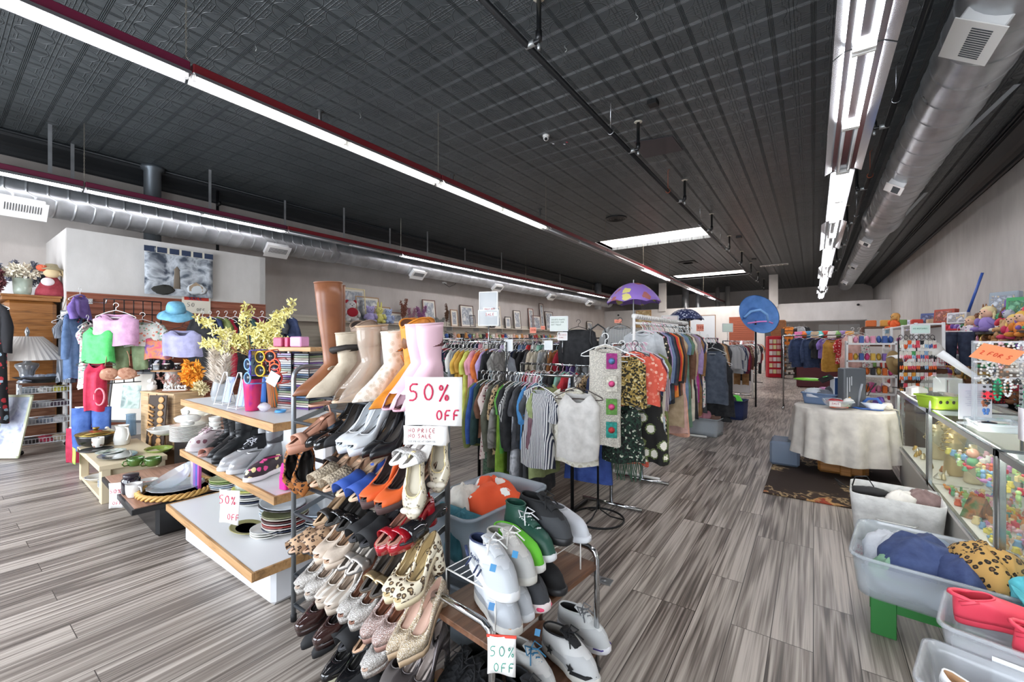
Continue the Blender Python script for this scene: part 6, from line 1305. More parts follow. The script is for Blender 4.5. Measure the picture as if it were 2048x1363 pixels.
def framed(px,py,X,w,h,fcol,pic,label,Y=None,lean=.0,rz=None,mat_w=.0,d=None,name='framed_picture',loc=None):
    p=loc or (PX(px,py,X) if X is not None else (PY(px,py,Y) if Y else PD(px,py,d)));rz=PI/2 if rz is None and X is not None else (rz or 0)
    t=thing(name,label,'picture',p,0,None,rot=(lean,0,rz));fw=min(.03,w*.09);b=MB()
    for c,s in (((0,0,h-fw/2),(w,.02,fw)),((0,0,fw/2),(w,.02,fw)),((-w/2+fw/2,0,h/2),(fw,.02,h)),((w/2-fw/2,0,h/2),(fw,.02,h))):b.box(c,s)
    part('frame',b,mat(fcol,.35,.1),t);b=MB();b.box((0,.004,h/2),(w-fw,.006,h-fw),ch=0);part('mount',b,mat('ddd8cc' if mat_w else 'c9c9c9',.7),t)
    b=MB();b.box((0,.000,h/2),(w-2*fw-2*mat_w,.004,h-2*fw-2*mat_w),ch=0);part('print',b,pic,t);return t
PICG=mat('7a9a8a',.3,k='noise',c2='b9cdbf',c3='5a7470',sc=.6)
p=PD(256,800,5.5);framed(0,0,None,.62,.66,'221c1c',PICG,'large framed print with wide beige mount leaning behind the ribbed pitcher',loc=(p.x,p.y,.44),rz=.55,lean=-.12,mat_w=.15)
p=PD(306,870,4.85);t=thing('carved_wood_sign','tall wooden cut-out sign with a fork and vegetable shapes in front of the crate','sign',(p.x,p.y,.17),.2,rot=(-.08,0,.5));t.scale=(1.15,1.15,1.3)
b=MB();b.box((0,.01,.27),(.2,.01,.54));part('back_board',b,mat('3a2c22',.7),t);b=MB();rd=random.Random(3)
for k in range(9):b.ell((.045,0,.50-.06*k if k < 7 else .1),(rd.uniform(.03,.04),.008,.028),10,6)
for k in range(3):b.tube([(-.06+.03,0,.43-.075*k),(-.085,0,.455-.075*k),(-.085,0,.405-.075*k),(-.03,0,.39-.075*k)],.011,6)
for k in (-1,0,1):b.tube([(-.045+.022*k,0,.27),(-.045+.022*k,0,.2)],.007,6)
b.tube([(-.07,0,.2),(-.045,0,.17),(-.02,0,.2)],.01,6);b.tube([(-.045,0,.18),(-.045,0,.04)],[.009,.018],8);part('carving',b,mat('b98c58',.6),t)
b=MB();b.box((0,0,.14),(.26,.012,.28));p=PD(392,835,4.9);tag(part('white_box',b,mat('dad8d4',.6),loc=(p.x,p.y,.53),rot=(0,0,.5)),'flat white gift box with a round mark standing behind the tureen','box')
# ---------------------------------------------------------------- cabinet, cart, lamp, kimono
CAB=mat('8f5c2c',.4,k='wood',sc=.8)
t=thing('wooden_cabinet','tall honey-brown wooden cabinet against the fitting room with flowers on top','cabinet',(-9.6,.93,0));b=MB();b.box((0,0,1.04),(1.0,.5,2.08));part('body',b,CAB,t);b=MB();b.box((0,0,2.10),(1.1,.56,.05));b.box((0,0,2.14),(1.14,.58,.03));part('cornice',b,CAB,t)
b=MB();b.box((.502,0,.5),(.012,.46,.9));part('lower_panel',b,mat('5a3620',.5,k='wood'),t)
t=thing('vegetable_cart','white wheeled wire cart with four baskets of folded cloths','cart',(-8.62,1.0,0));WC=mat('dfe1e3',.35)
for x in (-.14,.14):
    for y in (-.23,.23):b=MB();b.tube([(x,y,.06),(x,y,.92)],.013,8);o=part('post',b,WC,t);b=MB();b.lathe([(.03,-.01),(.03,.01)],n=12,X=Matrix.Translation((x,y,.03)) @ Euler((0,PI/2,0)).to_matrix().to_4x4());part('wheel',b,BLKP,o)
for k,z in enumerate((.12,.38,.60,.80)):
    b=MB()
    for zz in (z,z+.07):b.tube([(-.14,-.23,zz),(.14,-.23,zz),(.14,.23,zz),(-.14,.23,zz)],.005,5,closed=True)
    for i in range(15):y=-.23+.46*i/14;b.tube([(.14,y,z),(.14,y,z+.07)],.003,4)
    for i in range(8):x=-.14+.28*i/7;b.tube([(x,-.23,z+.07),(x,-.23,z),(x,.23,z),(x,.23,z+.07)],.003,4)
    part('basket',b,WC,t)
def pile(name,label,loc,r,m,seed,lump=.12,cat='cloth',flat=.5,h=None):
    """a crumpled cloth heap"""
    rd=random.Random(seed);ph=[rd.uniform(0,6.3) for _ in range(8)];b=MB();n,m_=26,9;R=[]
    for i in range(m_+1):
        t=i/m_;a=t*PI*.5;R.append([((r[0]*math.cos(a))*(1+.13*math.sin(3*q+ph[0]+t*4)+.07*math.sin(7*q+ph[1]-t*3))*math.cos(q),(r[1]*math.cos(a))*(1+.13*math.sin(3*q+ph[0]+t*4)+.07*math.sin(7*q+ph[1]-t*3))*math.sin(q),max(0,r[2]*math.sin(a)*(1+.22*math.sin(4*q+ph[2]+t*5)*math.cos(a)+.10*math.sin(9*q+ph[3]+t*9)*math.cos(a)))) for q in [2*PI*j/n for j in range(n)]])
    b.loft(R);return tag(part(name,b,m,loc=loc,rot=(0,0,rd.uniform(0,3))),label,cat)
for k,(z,cs) in enumerate(((.125,('33302f','b0304a','c9b9a0')),(.385,('b9bcc4','8c97a8','d9dade')),(.605,('8d8f98','c9ccd2','5a4a5a')),(.805,('9aa3a8','d8d6d0','c9c04a')))):
    for i,c in enumerate(cs):pile('folded_cloth','crumpled %s cloth in the %s basket of the white cart'%(['darker','middle','paler'][i],['lowest','second','third','highest'][k]),(-8.62,.86+.14*i,z+.004),(.11,.09,.07),mat(c,.85,k='cloth'),k*5+i)
t=thing('black_basket','shallow black wire basket of underwear on top of the white cart','basket',(-8.6,1.0,.93));b=MB();b.lathe([(.10,0),(.16,.03),(.24,.09),(.235,.09),(.15,.03),(.0,.01)],n=24,sx=.75,sy=1.25);part('bowl',b,mat('1b1b1e',.5),t)
for i,c in enumerate(('a9b4c9','c9cfe0','8fa0b8','b8a8d8')):pile('underwear','%s underwear in the black basket on the cart'%['grey blue','pale blue','slate blue','lilac'][i],(-8.6,.85+.1*i,.965),(.10,.08,.08),mat(c,.8,k='cloth'),40+i,cat='underwear')
t=thing('table_lamp','table lamp with a wide pleated cream shade and glass base beside the cabinet','lamp',(-8.72,.85,.93));t.scale=(1.3,1.3,1.05);b=MB();n=80;R=[]
for (r,z) in ((.33,.30),(.11,.60)):R.append([(r*(1+.022*(j%2))*math.cos(2*PI*j/n),r*(1+.022*(j%2))*math.sin(2*PI*j/n),z) for j in range(n)])
b.loft(R,cap0=False,cap1=False,smooth=False);part('lamp_shade',b,mat('d5cfc8',.8),t,solid=.004);b=MB();b.lathe([(.07,0),(.075,.02),(.05,.05),(.06,.15),(.09,.22),(.085,.25),(.03,.27),(.012,.62),(.02,.66),(.012,.70),(.0,.73)],n=18);part('lamp_base',b,mat('b9bcbf',.15,.5),t)
def kimono(loc,rz,label):
    g=garment('jacket',mat('17161a',.8,k='floral',c2='b03038',c3='9ab4c4',sc=.8),loc,rz,label,None,L=1.5,thick=1.8,cat='robe',width=.8)
    for c in g.children:
        if c.name.startswith('sleeve'):c.material_slots[0].material=mat('17161a',.85)
    b=MB();b.tube([(-.07,-.05,-.14),(0,-.06,-.3),(.02,-.07,-.9),(.02,-.08,-1.5)],.022,6,flat=.3);part('embroidered_trim',b,mat('d8cfc8',.8,k='floral',c2='b03038',c3='4f7a5c',sc=1.5),g);return g
p=PX(-24,600,-8.3);kimono((p.x,p.y,2.08),1.0,'long black robe embroidered with red and blue flowers hanging at the photo edge')
p=PX(20,800,-8.35);framed(0,0,None,.34,.80,'cfd2b4',mat('a9b4c9',.4,k='noise',c2='c9cfe0',c3='8a8fb4',sc=.7),'tall pale painting leaning on the floor before the white cart',loc=(p.x+.05,p.y-.05,.02),rz=PI/2-.9,lean=-.22)
# on top of the cabinet
zt3=2.16;p=PX(45,575,-9.2)
t=blossoms('white_flower_arrangement','white silk flowers in a glass vase on top of the cabinet',(p.x,p.y,zt3+.2),[(0,-.22,.12),(0,-.1,.2),(0,.05,.2),(0,.18,.14),(.1,0,.2),(.1,-.12,.12)],'e6decb','8a7a5a',12,22,.05)
b=MB();b.lathe([(.08,-.2),(.09,-.15),(.10,.03)],n=20);part('vase',b,mat('c9d4c4',.1,k='glass',tr=.5),t)
blossoms('grey_flower_arrangement','blue-grey dried flowers behind the white silk flowers',(p.x-.3,p.y+.05,zt3+.05),[(0,-.3,.40),(0,-.1,.46),(0,.1,.46),(0,.3,.40),(0,.2,.3)],'6d6f7c','4a4238',13,40,.04)
blossoms('dark_floral_wreath','dark red and brown floral bunch at the photo edge above the robe',(-9.1,.62,zt3+.0),[(0,-.1,.4),(0,0,.3),(0,-.2,.2),(0,.05,.15)],'6a3a3c','3a2a22',14,46,.04)
b=MB();b.box((0,0,.22),(.02,.5,.44));tag(part('white_canvas',b,mat('e6e4e2',.7),loc=(-9.75,.95,zt3),rot=(0,.0,0)),'blank white canvas leaning behind the flowers on the cabinet','canvas')
t=thing('scarecrow_doll','raffia-haired scarecrow doll in a red dress on top of the cabinet','doll',(-9.15,1.13,zt3+.0));b=MB();b.lathe([(.17,0),(.16,.08),(.11,.2),(.06,.28),(0,.3)],n=16,sx=.8);part('dress',b,mat('8f2430',.85,k='cloth'),t);b=MB();b.ell((.02,0,.35),(.09,.09,.09));part('head',b,mat('c9b38c',.9),t)
b=MB();b.lathe([(.14,.38),(.15,.39),(.08,.42),(.06,.47),(0,.48)],n=16);part('hat',b,mat('8f8468',.9),t);b=MB();plume(b,(.06,-.08,.38),(.07,.10,.30),.09,140,3);plume(b,(.06,.10,.38),(.07,.12,.25),.06,80,5);part('hair',b,mat('d8c49c',.9),t)
b=MB();b.ell((.1,-.05,.2),(.03,.07,.06));part('heart',b,mat('d9d0d0',.8),t);b=MB();b.ell((.03,-.1,.4),(.07,.06,.05));part('scarf',b,mat('c9583a',.8),t)
# ---------------------------------------------------------------- slat wall beside the fitting room: hung swimwear
b=MB();p0,p1=PX(289,489,-8.72),PX(425,507,-8.72);q0=PX(289,587,-8.72)
t=thing('tapestry','woven tapestry of a stormy sea with a lighthouse and cottage on the fitting room wall','tapestry',((p0.x),(p0.y+p1.y)/2,0))
hy=(p1.y-p0.y)/2
b.sheet(lambda u,v:(.01*math.sin(u*14),-hy+2*hy*u,q0.z+(p0.z-q0.z)*v),14,4);part('weave',b,mat('454c58',.9,k='noise',c2='c3c8ce',c3='59616c',sc=.42),t,solid=.006)
b=MB()
for k in range(6):b.box((.012,-hy+hy*(.12+k*.35),p0.z-.05),(.006,.13,.09),ch=0)
part('navy_squares',b,mat('2f3a52',.9),t);b=MB();b.box((.009,0,p0.z-.05),(.004,2*hy,.1),ch=0);part('cream_border',b,mat('d6d0bf',.9),t)
b=MB();b.lathe([(.05,q0.z+.12),(.035,q0.z+.42),(.045,q0.z+.43),(0,q0.z+.5)],n=8,sx=.15,c=(.012,-.05,0));part('lighthouse',b,mat('7a6f62',.9),t);b=MB();b.prism([(.12,q0.z+.1),(.32,q0.z+.1),(.32,q0.z+.18),(.22,q0.z+.26),(.12,q0.z+.18)],.008,.016,X=Matrix(((0,0,1,0),(1,0,0,0),(0,1,0,0),(0,0,0,1))));part('cottage',b,mat('a38f78',.9),t)
b=MB();b.ell((.01,.5*hy,q0.z+.14),(.008,.3*hy,.10),14,6,lump=.2,seed=2);part('surf',b,mat('c9cdd0',.9),t);b=MB();b.ell((.01,-.5*hy,q0.z+.09),(.008,.3*hy,.08),14,6,lump=.2,seed=5);part('rocks',b,mat('33332f',.9),t)
GR=mat('17181a',.4,.3)
def grid(px0,py0,px1,py1,X,label):
    a,c=PX(px0,py0,X),PX(px1,py1,X);t=thing('wire_grid',label,'wire grid',(X,(a.y+c.y)/2,0));w=(c.y-a.y)/2;b=MB();n=6
    z0,z1=c.z,a.z
    for k in range(n+1):z=z0+(z1-z0)*k/n;b.tube([(0,-w,z),(0,w,z)],.006,5)
    for k in range(7):y=-w+2*w*k/6;b.tube([(0,y,z0),(0,y,z1)],.006,5)
    part('grid_wires',b,GR,t);
    for s in (-1,1):b=MB();b.tube([(0,s*w,z0),(0,s*w,.02)],.009,6);b.tube([(-.25,s*w,.02),(.25,s*w,.02)],.009,6);part('grid_leg',b,GR,t)
    return t
grid(208,597,322,760,-7.2,'black wire grid panel hung with swimwear in front of the slat wall')
def cups(px,py,X,w,m,label,h=.17,strap=True,strapm=None,name='bra',cat='bra',rz=PI/2-.3,bottom=False):
    p=PX(px,py,X);t=thing(name,label,cat,p,rz);b=MB()
    for s in (-1,1):b.ell((s*w*.21,-.02,-h*.6),(w*.24,.035,h*.38),14,8,rot=(0,s*.25,0))
    b.tube([(-w*.5,.0,-h*.75),(-w*.2,-.03,-h*.95),(w*.2,-.03,-h*.95),(w*.5,0,-h*.75)],.02,6,flat=.5);part('cups',b,m,t)
    if strap:
        for s in (-1,1):b=MB();b.tube([(s*w*.28,-.03,-.02),(s*w*.25,0,.10),(s*w*.2,.02,.16)],.008,5,flat=.5);part('strap',b,strapm or m,t)
    if bottom:b=MB();b.loft([[(w*.42*math.cos(a)*(1-.1*k),.05*math.sin(a),-h*.95-.05*k) for a in [2*PI*j/18 for j in range(18)]] for k in range(4)],cap0=False,cap1=False);part('band',b,m,t)
    return t
LILAC=mat('dba6cc',.8,k='cloth');b=MB()
g=garment('tank',LILAC,PX(232,606,-7.0),PI/2-.55,'lilac crop top with wide straps hanging on the black grid',None,L=.42,thick=2.2,hang=HW,width=1.05)
garment('tank',mat('4fd86a',.7,k='cloth'),PX(198,632,-7.05),PI/2-.8,'bright green swim top hanging beside the lilac crop top',None,L=.46,thick=1.8,width=.75,hang=HB)
garment('tee',mat('e0e2da',.7,k='floral',c2='e08a70',c3='7fb08f',sc=1.6),PX(285,625,-7.05),PI/2-.4,'white floral crop tee beside the lilac top',None,L=.34,thick=1.6)
garment('tank',mat('d9607c',.7,k='noise',c2='e0935a',c3='8a62b0',sc=1.2),PX(318,650,-6.95),PI/2-.5,'swirled pink, orange and purple swim top',None,L=.34,thick=1.8,width=.7)
g=garment('tank',mat('b3b2dc',.8,k='cloth'),PX(365,640,-6.8),PI/2-.4,'lavender bikini set clipped to a hanger under the blue hat',None,L=.38,thick=2.0,hang=HB)
cups(236,728,-6.9,.40,mat('b5866c',.7,k='floral',c2='c9a088',c3='a37058',sc=1.4),'tan lace bra hanging on the lower grid rung',.19)
garment('shorts',mat('8fa57a',.8,k='cloth'),PX(262,650,-7.1),PI/2-.4,'sage green shorts behind the bras',None,L=.45,thick=1.5)
t=garment('tank',mat('c4123c',.7,k='cloth'),PX(192,700,-7.0),PI/2-.7,'crimson swimsuit with a pink loop hanging on the grid side',None,L=.62,thick=2,width=.5,hang=HB)
b=MB();b.tube([(.08+.05*math.sin(a),-.08,-.55+.1*math.cos(a)) for a in [2*PI*k/14 for k in range(14)]],.01,6,closed=True);part('pink_loop',b,mat('e08a94',.7),t)
garment('pants',mat('3a5ea8',.8,k='cloth'),PX(184,795,-7.0),PI/2-.5,'blue denim children\'s trousers hanging low on the grid',None,L=.5,thick=2,width=.8)
garment('shorts',mat('b0183c',.8,k='cloth'),PX(172,835,-7.1),PI/2-.5,'crimson shorts showing behind the low blue trousers',None,L=.4,thick=1.6)
t=thing('bucket_hat','light blue denim bucket hat perched on the grid top','hat',PX(352,622,-6.85),0,None,rot=(.3,.35,.4));b=MB();b.lathe([(.11,0),(.10,.07),(.085,.11),(0,.12)],n=24);part('crown',b,mat('6fb2d2',.8,k='cloth'),t);b=MB();n=24;b.loft([[(r*(1+.06*math.sin(3*a))*math.cos(a),r*math.sin(a),z+.012*math.sin(4*a)*(r > .15)) for a in [2*PI*j/n for j in range(n)]] for r,z in ((.11,0),(.15,-.03),(.2,-.07))],cap0=False,cap1=False);part('brim',b,mat('6fb2d2',.8,k='cloth'),t,solid=.004)
pl=[('black','jacket',150,640),('grey_striped','dress',138,650),('blue_plaid','long',156,645),('dark_floral','dress',165,650),('denim','jacket',148,640),('purple','top',160,605),('pale_floral','dress',175,660)]
for i,(c,k,px,py) in enumerate(pl):p=PX(px,py-30,-8.55+.07*i);garment(k,c_(c),p,1.9+.1*i,ulabel('%s %s hanging between the fitting room wall and the black grid'%(word(c),CAT[k])),'clothes beside the fitting room',L=.9 if i != 5 else .3,thick=1.4,width=.55)
t=thing('display_hook','chrome slat wall arm above the swimwear','hook arm',PX(178,606,-8.8));b=MB();b.box((0,0,.03),(.02,.08,.08));part('plate',b,STEEL,t);b=MB();b.tube([(0,0,.02),(1.0,0,-.05),(1.02,0,-.0)],.008,6);part('arm',b,STEEL,t)
for i,(px,c) in enumerate(((405,'black'),(420,'navy'),(436,'olive'),(452,'crimson'),(470,'black'),(488,'dark_teal'),(506,'burgundy'),(524,'floral'),(548,'charcoal'),(572,'navy'))):
    p=PX(px,622,-8.0+.05*i);garment(('dress','jacket','top','gown')[i%4],c_(c),p,.5,ulabel('%s %s on the slat wall under the yellow blossom'%(word(c),CAT[('dress','jacket','top','gown')[i%4]])),'dark clothes on the slat wall',L=1.0,thick=1.8)
garment('tank',mat('b99a6a',.8,k='cloth'),PX(455,650,-7.9),.7,'tan camisole with thin straps among the dark clothes',None,L=.62,thick=1.6)
garment('tank',mat('14161c',.8,k='floral',c2='c77fa0',c3='d8d4dc',sc=1.0),PX(315,690,-7.4),.8,'black blouse with pink roses behind the spice jars',None,L=.7,thick=1.8)
p=PX(118,610,-8.75);t=thing('clipboard','grey-framed notice hanging on a string at the fitting room corner','notice',(p.x+.06,1.22,p.z-.25),.0,None,rot=(0,0,.45));b=MB();b.box((0,0,0),(.2,.02,.36));part('frame',b,mat('70747a',.4),t);b=MB();b.box((0,-.012,0),(.17,.004,.32),ch=0);part('paper',b,mat('e0e0dc',.8),t);b=MB();b.tube([(-.07,0,.18),(0,.0,.36),(.07,0,.18)],.004,5);part('string',b,mat('b59a6a',.8),t)
b=MB();write(b,'NO FOOD OR',-.07,.08,.018,y=-.016,r=.0012);write(b,'DRINK',-.07,.04,.018,y=-.016,r=.0012);part('lettering',b,mat('3a3d42',.6),t)
p=PX(393,607,-8.81);t=thing('sale_card','cream card with a red SALE strip on the slat wall behind the blue hat','sign',(p.x,p.y,p.z-.02),PI/2);b=MB();b.box((0,0,0),(.42,.012,.3));part('card',b,mat('e2dbcb',.7),t);b=MB();b.box((0,-.008,.11),(.36,.006,.07),ch=0);part('red_strip',b,mat('c23a2c',.6),t);b=MB();write(b,'SALE',-.12,.085,.05,y=-.013,r=.005,w=.8);part('sale_letters',b,mat('27345e',.6),t)
b=MB();write(b,'50',-.14,-.04,.07,y=-.01,r=.003);write(b,'OFF',.0,-.11,.05,y=-.01,r=.003);part('price_letters',b,mat('5a5a5e',.6),t)
# ================================================================ round table with cloth
TX,TY=.27,6.12
p=(TX,TY)
t=thing('round_table','round table with an orange brown wooden pedestal base under a white cloth','table',(TX,TY,0));b=MB();b.lathe([(.43,.72),(.44,.73),(.44,.745),(0,.745)],n=36);part('top',b,mat('a9743e',.4,k='wood'),t)
b=MB();b.box((.02,0,.36),(.10,.42,.70));b.box((.02,0,.36),(.42,.10,.70));part('pedestal',b,mat('b57a3c',.4,k='wood'),t);b=MB();b.box((-.02,0,.16),(.42,.34,.30));part('base_box',b,mat('b57a3c',.4,k='wood'),t)
b=MB();n=96;R=[]
for (r,z,am) in ((0.01,.752,0),(.3,.752,0),(.448,.750,0),(.46,.735,.004),(.466,.68,.012),(.475,.55,.022),(.485,.4,.03),(.495,.27,.036),(.50,.20,.04)):
    R.append([((r+am*math.sin(13*a+.6*math.sin(3*a)))*math.cos(a),(r+am*math.sin(13*a+.6*math.sin(3*a)))*math.sin(a),z+(.018*math.sin(2*a+1)+.006*math.sin(13*a))*(z < .25)) for a in [2*PI*j/n for j in range(n)]])
b.loft(R,cap1=False);tag(part('tablecloth',b,mat('e3ddd2',.85,k='cloth',sc=.6),loc=(TX,TY,0)),'long white pleated cloth draped over the round table','tablecloth')
b=MB();b.box((0,0,0),(1.15,1.78,.012),ch=.004)
q=newmat('rug');v=q.new('ShaderNodeTexVoronoi');v.inputs['Scale'].default_value=2.2;n_=q.set(q.new('ShaderNodeTexNoise'),Scale=3,Detail=4,Distortion=2.5);q.l(q.coord(),n_.inputs['Vector']);m_=q.new('ShaderNodeMix',data_type='RGBA');m_.inputs[0].default_value=.35;q.l(q.coord(),m_.inputs[6]);q.l(n_.outputs[1],m_.inputs[7]);q.l(m_.outputs[2],v.inputs['Vector'])
q.l(q.ramp(v.outputs['Distance'],[(0,'b5502e'),(.14,'8a3022'),(.22,'c79a62'),(.26,'3a2a20'),(.38,'3d2c22'),(.41,'b59a72'),(.46,'35261d'),(.62,'2f221b')]),q.b.inputs['Base Color']);q.b.inputs['Roughness'].default_value=.95
tag(part('rug',b,q.m,loc=(.17,5.72,.008)),'dark brown rug with red and tan flower swirls under the round table','rug')
b=MB();b.box((-.28,6.15,.16),(.3,.4,.28));tag(part('storage_bin',b,mat('8f9fb5',.2,k='glass',tr=.6)),'greyish storage bin under the round table','storage bin')
ZT=.757
def ont(px,py):return at(px,py,ZT)
def tub(name,label,loc,w,d,h,m,rz=0,taper=.88,cat='storage bin',lip=True,th=.004):
    t=thing(name,label,cat,loc,rz);R=[]
    def rr(w_,d_,z,n=6):
        P=[];r=min(w_,d_)*.14
        for cx,cy,a0 in ((w_/2-r,d_/2-r,0),(-w_/2+r,d_/2-r,PI/2),(-w_/2+r,-d_/2+r,PI),(w_/2-r,-d_/2+r,1.5*PI)):
            for k in range(n):a=a0+PI/2*k/(n-1);P.append((cx+r*math.cos(a),cy+r*math.sin(a),z))
        return P
    for k in range(5):f=taper+(1-taper)*k/4;R.append(rr(w*f,d*f,h*k/4))
    if lip:R += [rr(w+.02,d+.02,h),rr(w+.02,d+.02,h-.012)]
    b=MB();b.loft(R,cap1=False);part('tub_wall',b,m,t,solid=th)
    return t
CLR2=mat('d5dde2',.12,k='glass',tr=.5,coat=.5);CLRB=mat('7f97ba',.2,k='glass',tr=.7)
t=tub('plastic_bin','blue clear bin heaped with plastic-wrapped things on the round table',(TX-.19,TY+.12,ZT),.34,.26,.13,CLRB,-.3)
for i,(c,dx,dy,dz,r,la) in enumerate((('c9cdd6',-.07,0,.08,(.13,.11,.10),'pale plastic-wrapped bundle'),('3a4048',.1,.02,.12,(.08,.08,.09),'black bundle'),('d58fc0',.02,.08,.13,(.07,.06,.06),'pink bundle'),('6f7480',.03,-.04,.1,(.09,.08,.07),'grey bundle'))):
    q=Vector(t.location);pile('bundle','%s heaped in the blue bin on the round table'%la,(q.x+dx,q.y+dy,q.z+dz),r,mat(c,.3 if i==0 else .6),60+i,cat='bundle')
b=MB();b.box((0,0,.03),(.13,.09,.02),rot=(.4,-.5,.3));q=PD(1652,762,4.9);o=tag(part('headset_box',b,mat('1a1b1d',.4),loc=q),'black packet with a green strap in the blue bin','packet');b=MB();b.tube([(-.03,-.05,.05),(.01,-.01,.06),(.04,.05,.04)],.008,6,flat=.4);part('green_strap',b,mat('3fae4a',.5),o)
q=PD(1618,758,5.1);b=MB();b.ell((0,0,0),(.16,.05,.02));tag(part('green_toy',b,mat('7ac23a',.4),loc=q),'lime green plastic toy resting on the bin edge','toy')
q=(TX-.05,TY-.25,ZT);t=thing('glass_bowl','clear glass bowl of small bright trinkets with a price note on the round table','bowl',q);b=MB();b.lathe(bowl_prof(.15,.10),n=30);part('bowl',b,GLASSY,t)
b=MB();write(b,'SALE',-.03,-.0,.02,y=-.005,r=.0015);b2=MB();b2.box((0,0,.005),(.10,.003,.055));o=part('note',b2,mat('e9e3e0',.8),t,loc=(-.03,-.145,.06),rot=(0,0,.2));part('note_lettering',b,mat('b0304a',.6),o)
for i,(c,dx,dy,dz,r) in enumerate((('b8242c',-.02,.04,.06,(.09,.07,.04)),('e0602a',.0,-.02,.015,(.08,.06,.03)),('a9b45a',.05,.0,.03,(.05,.05,.03)),('c98aa0',.04,.03,.05,(.06,.05,.03)),('e9e6e0',.09,.02,.07,(.07,.05,.05)))):pile('trinket_heap','%s trinket in the glass bowl on the round table'%['dark red','orange','olive green','dusty pink','white'][i],(q[0]+dx,q[1]+dy,q[2]+dz),r,mat(c,.5),70+i,cat='trinket')
q=(TX+.08,TY-.04,ZT);t=thing('appliance_box','tall dark grey appliance box with a picture of a silver hand vacuum','box',q,.52);b=MB();b.box((0,0,.22),(.23,.12,.44));part('box_body',b,mat('5b5f64',.35),t);b=MB();b.tube([(.02,-.062,.02),(.04,-.062,.18),(.06,-.062,.27)],[.02,.028,.03],10,flat=.15);part('vacuum_picture',b,mat('b9bcc0',.3),t)
b=MB()
for x,z,l in ((-.085,.1,.24),(-.06,.18,.16),(-.04,.25,.1)):b.box((x,-.0615,z+l/2),(.008,.002,l),ch=0)
part('printed_lines',b,mat('c9ccd0',.5),t);b=MB();b.lathe([(.012,-.001),(.012,.001)],n=14,X=Matrix.Translation((-.06,-.062,.11)) @ Euler((PI/2,0,0)).to_matrix().to_4x4());part('yellow_dot',b,mat('e0a02a',.5),t)
q2=(TX+.0,TY+.12);t=thing('appliance_box','slim navy and white appliance box behind the glass bowl','box',(q2[0],q2[1],ZT),.5);b=MB();b.box((-.06,0,.16),(.09,.09,.32));part('box_body',b,mat('cfd3d8',.4),t);b=MB();b.box((-.085,-.046,.16),(.035,.003,.31),ch=0);part('navy_stripe',b,mat('26406a',.4),t)
q=(TX+.34,TY-.16,ZT);t=thing('clothes_iron','blue and white clothes iron lying on its side with a pale cord','iron',q,2.9);b=MB();b.loft([[(x*(.5+.5*k/4)-.01*k,y*(1-.13*k),.012+.02*k) for x,y in outline(.26,.12,1)] for k in range(4)]);part('iron_body',b,mat('dfe3ea',.3),t)
b=MB();b.loft([[(x,y,z) for x,y in outline(.27,.125,1)] for z in (.0,.012)]);part('soleplate',b,mat('3a66b0',.3),t);b=MB();b.tube([(.02,0,.07),(.05,0,.12),(.13,0,.115),(.17,0,.07)],.015,8);part('handle',b,mat('3a66b0',.3),t)
b=MB();b.tube([(0,0,.06),(-.05,-.03,.03),(-.10,-.13,-.0),(-.12,-.2,-.2),(-.13,-.22,-.5)],.006,6);part('cord',b,mat('dad3c2',.6),t)
q=(TX+.2,TY+.14,ZT);t=thing('utensil_bunch','bunch of black and steel kitchen utensils standing behind the iron','utensils',q);rd=random.Random(5)
for k in range(9):
    a=rd.uniform(0,6.3);b=MB();b.tube([(0,0,.02),(.05*math.cos(a),.05*math.sin(a),.16),(.11*math.cos(a),.11*math.sin(a),.27)],[.007,.005,.012],6,flat=.6);part('utensil',b,mat('1c1d1f' if k%3 else 'b9bcbe',.3,0 if k%3 else 1),t)
b=MB();b.lathe([(.05,0),(.055,.01),(.06,.12)],n=18);part('holder',b,mat('d7d3ce',.1,k='glass',tr=.5),t)
pile('purple_cloth','purple cloth hanging behind the iron at the table edge',(q[0]+.13,q[1]-.06,ZT),(.06,.06,.12),mat('5a3a8c',.8,k='cloth'),81)
q=(TX+.41,TY-.02,ZT);b=MB();b.lathe([(.05,0),(.055,.03),(.04,.07),(0,.075)],n=14);tag(part('white_cup',b,mat('d9d4ce',.3),loc=(q[0]-.03,q[1],q[2])),'small white pot at the table edge by the showcase','pot')
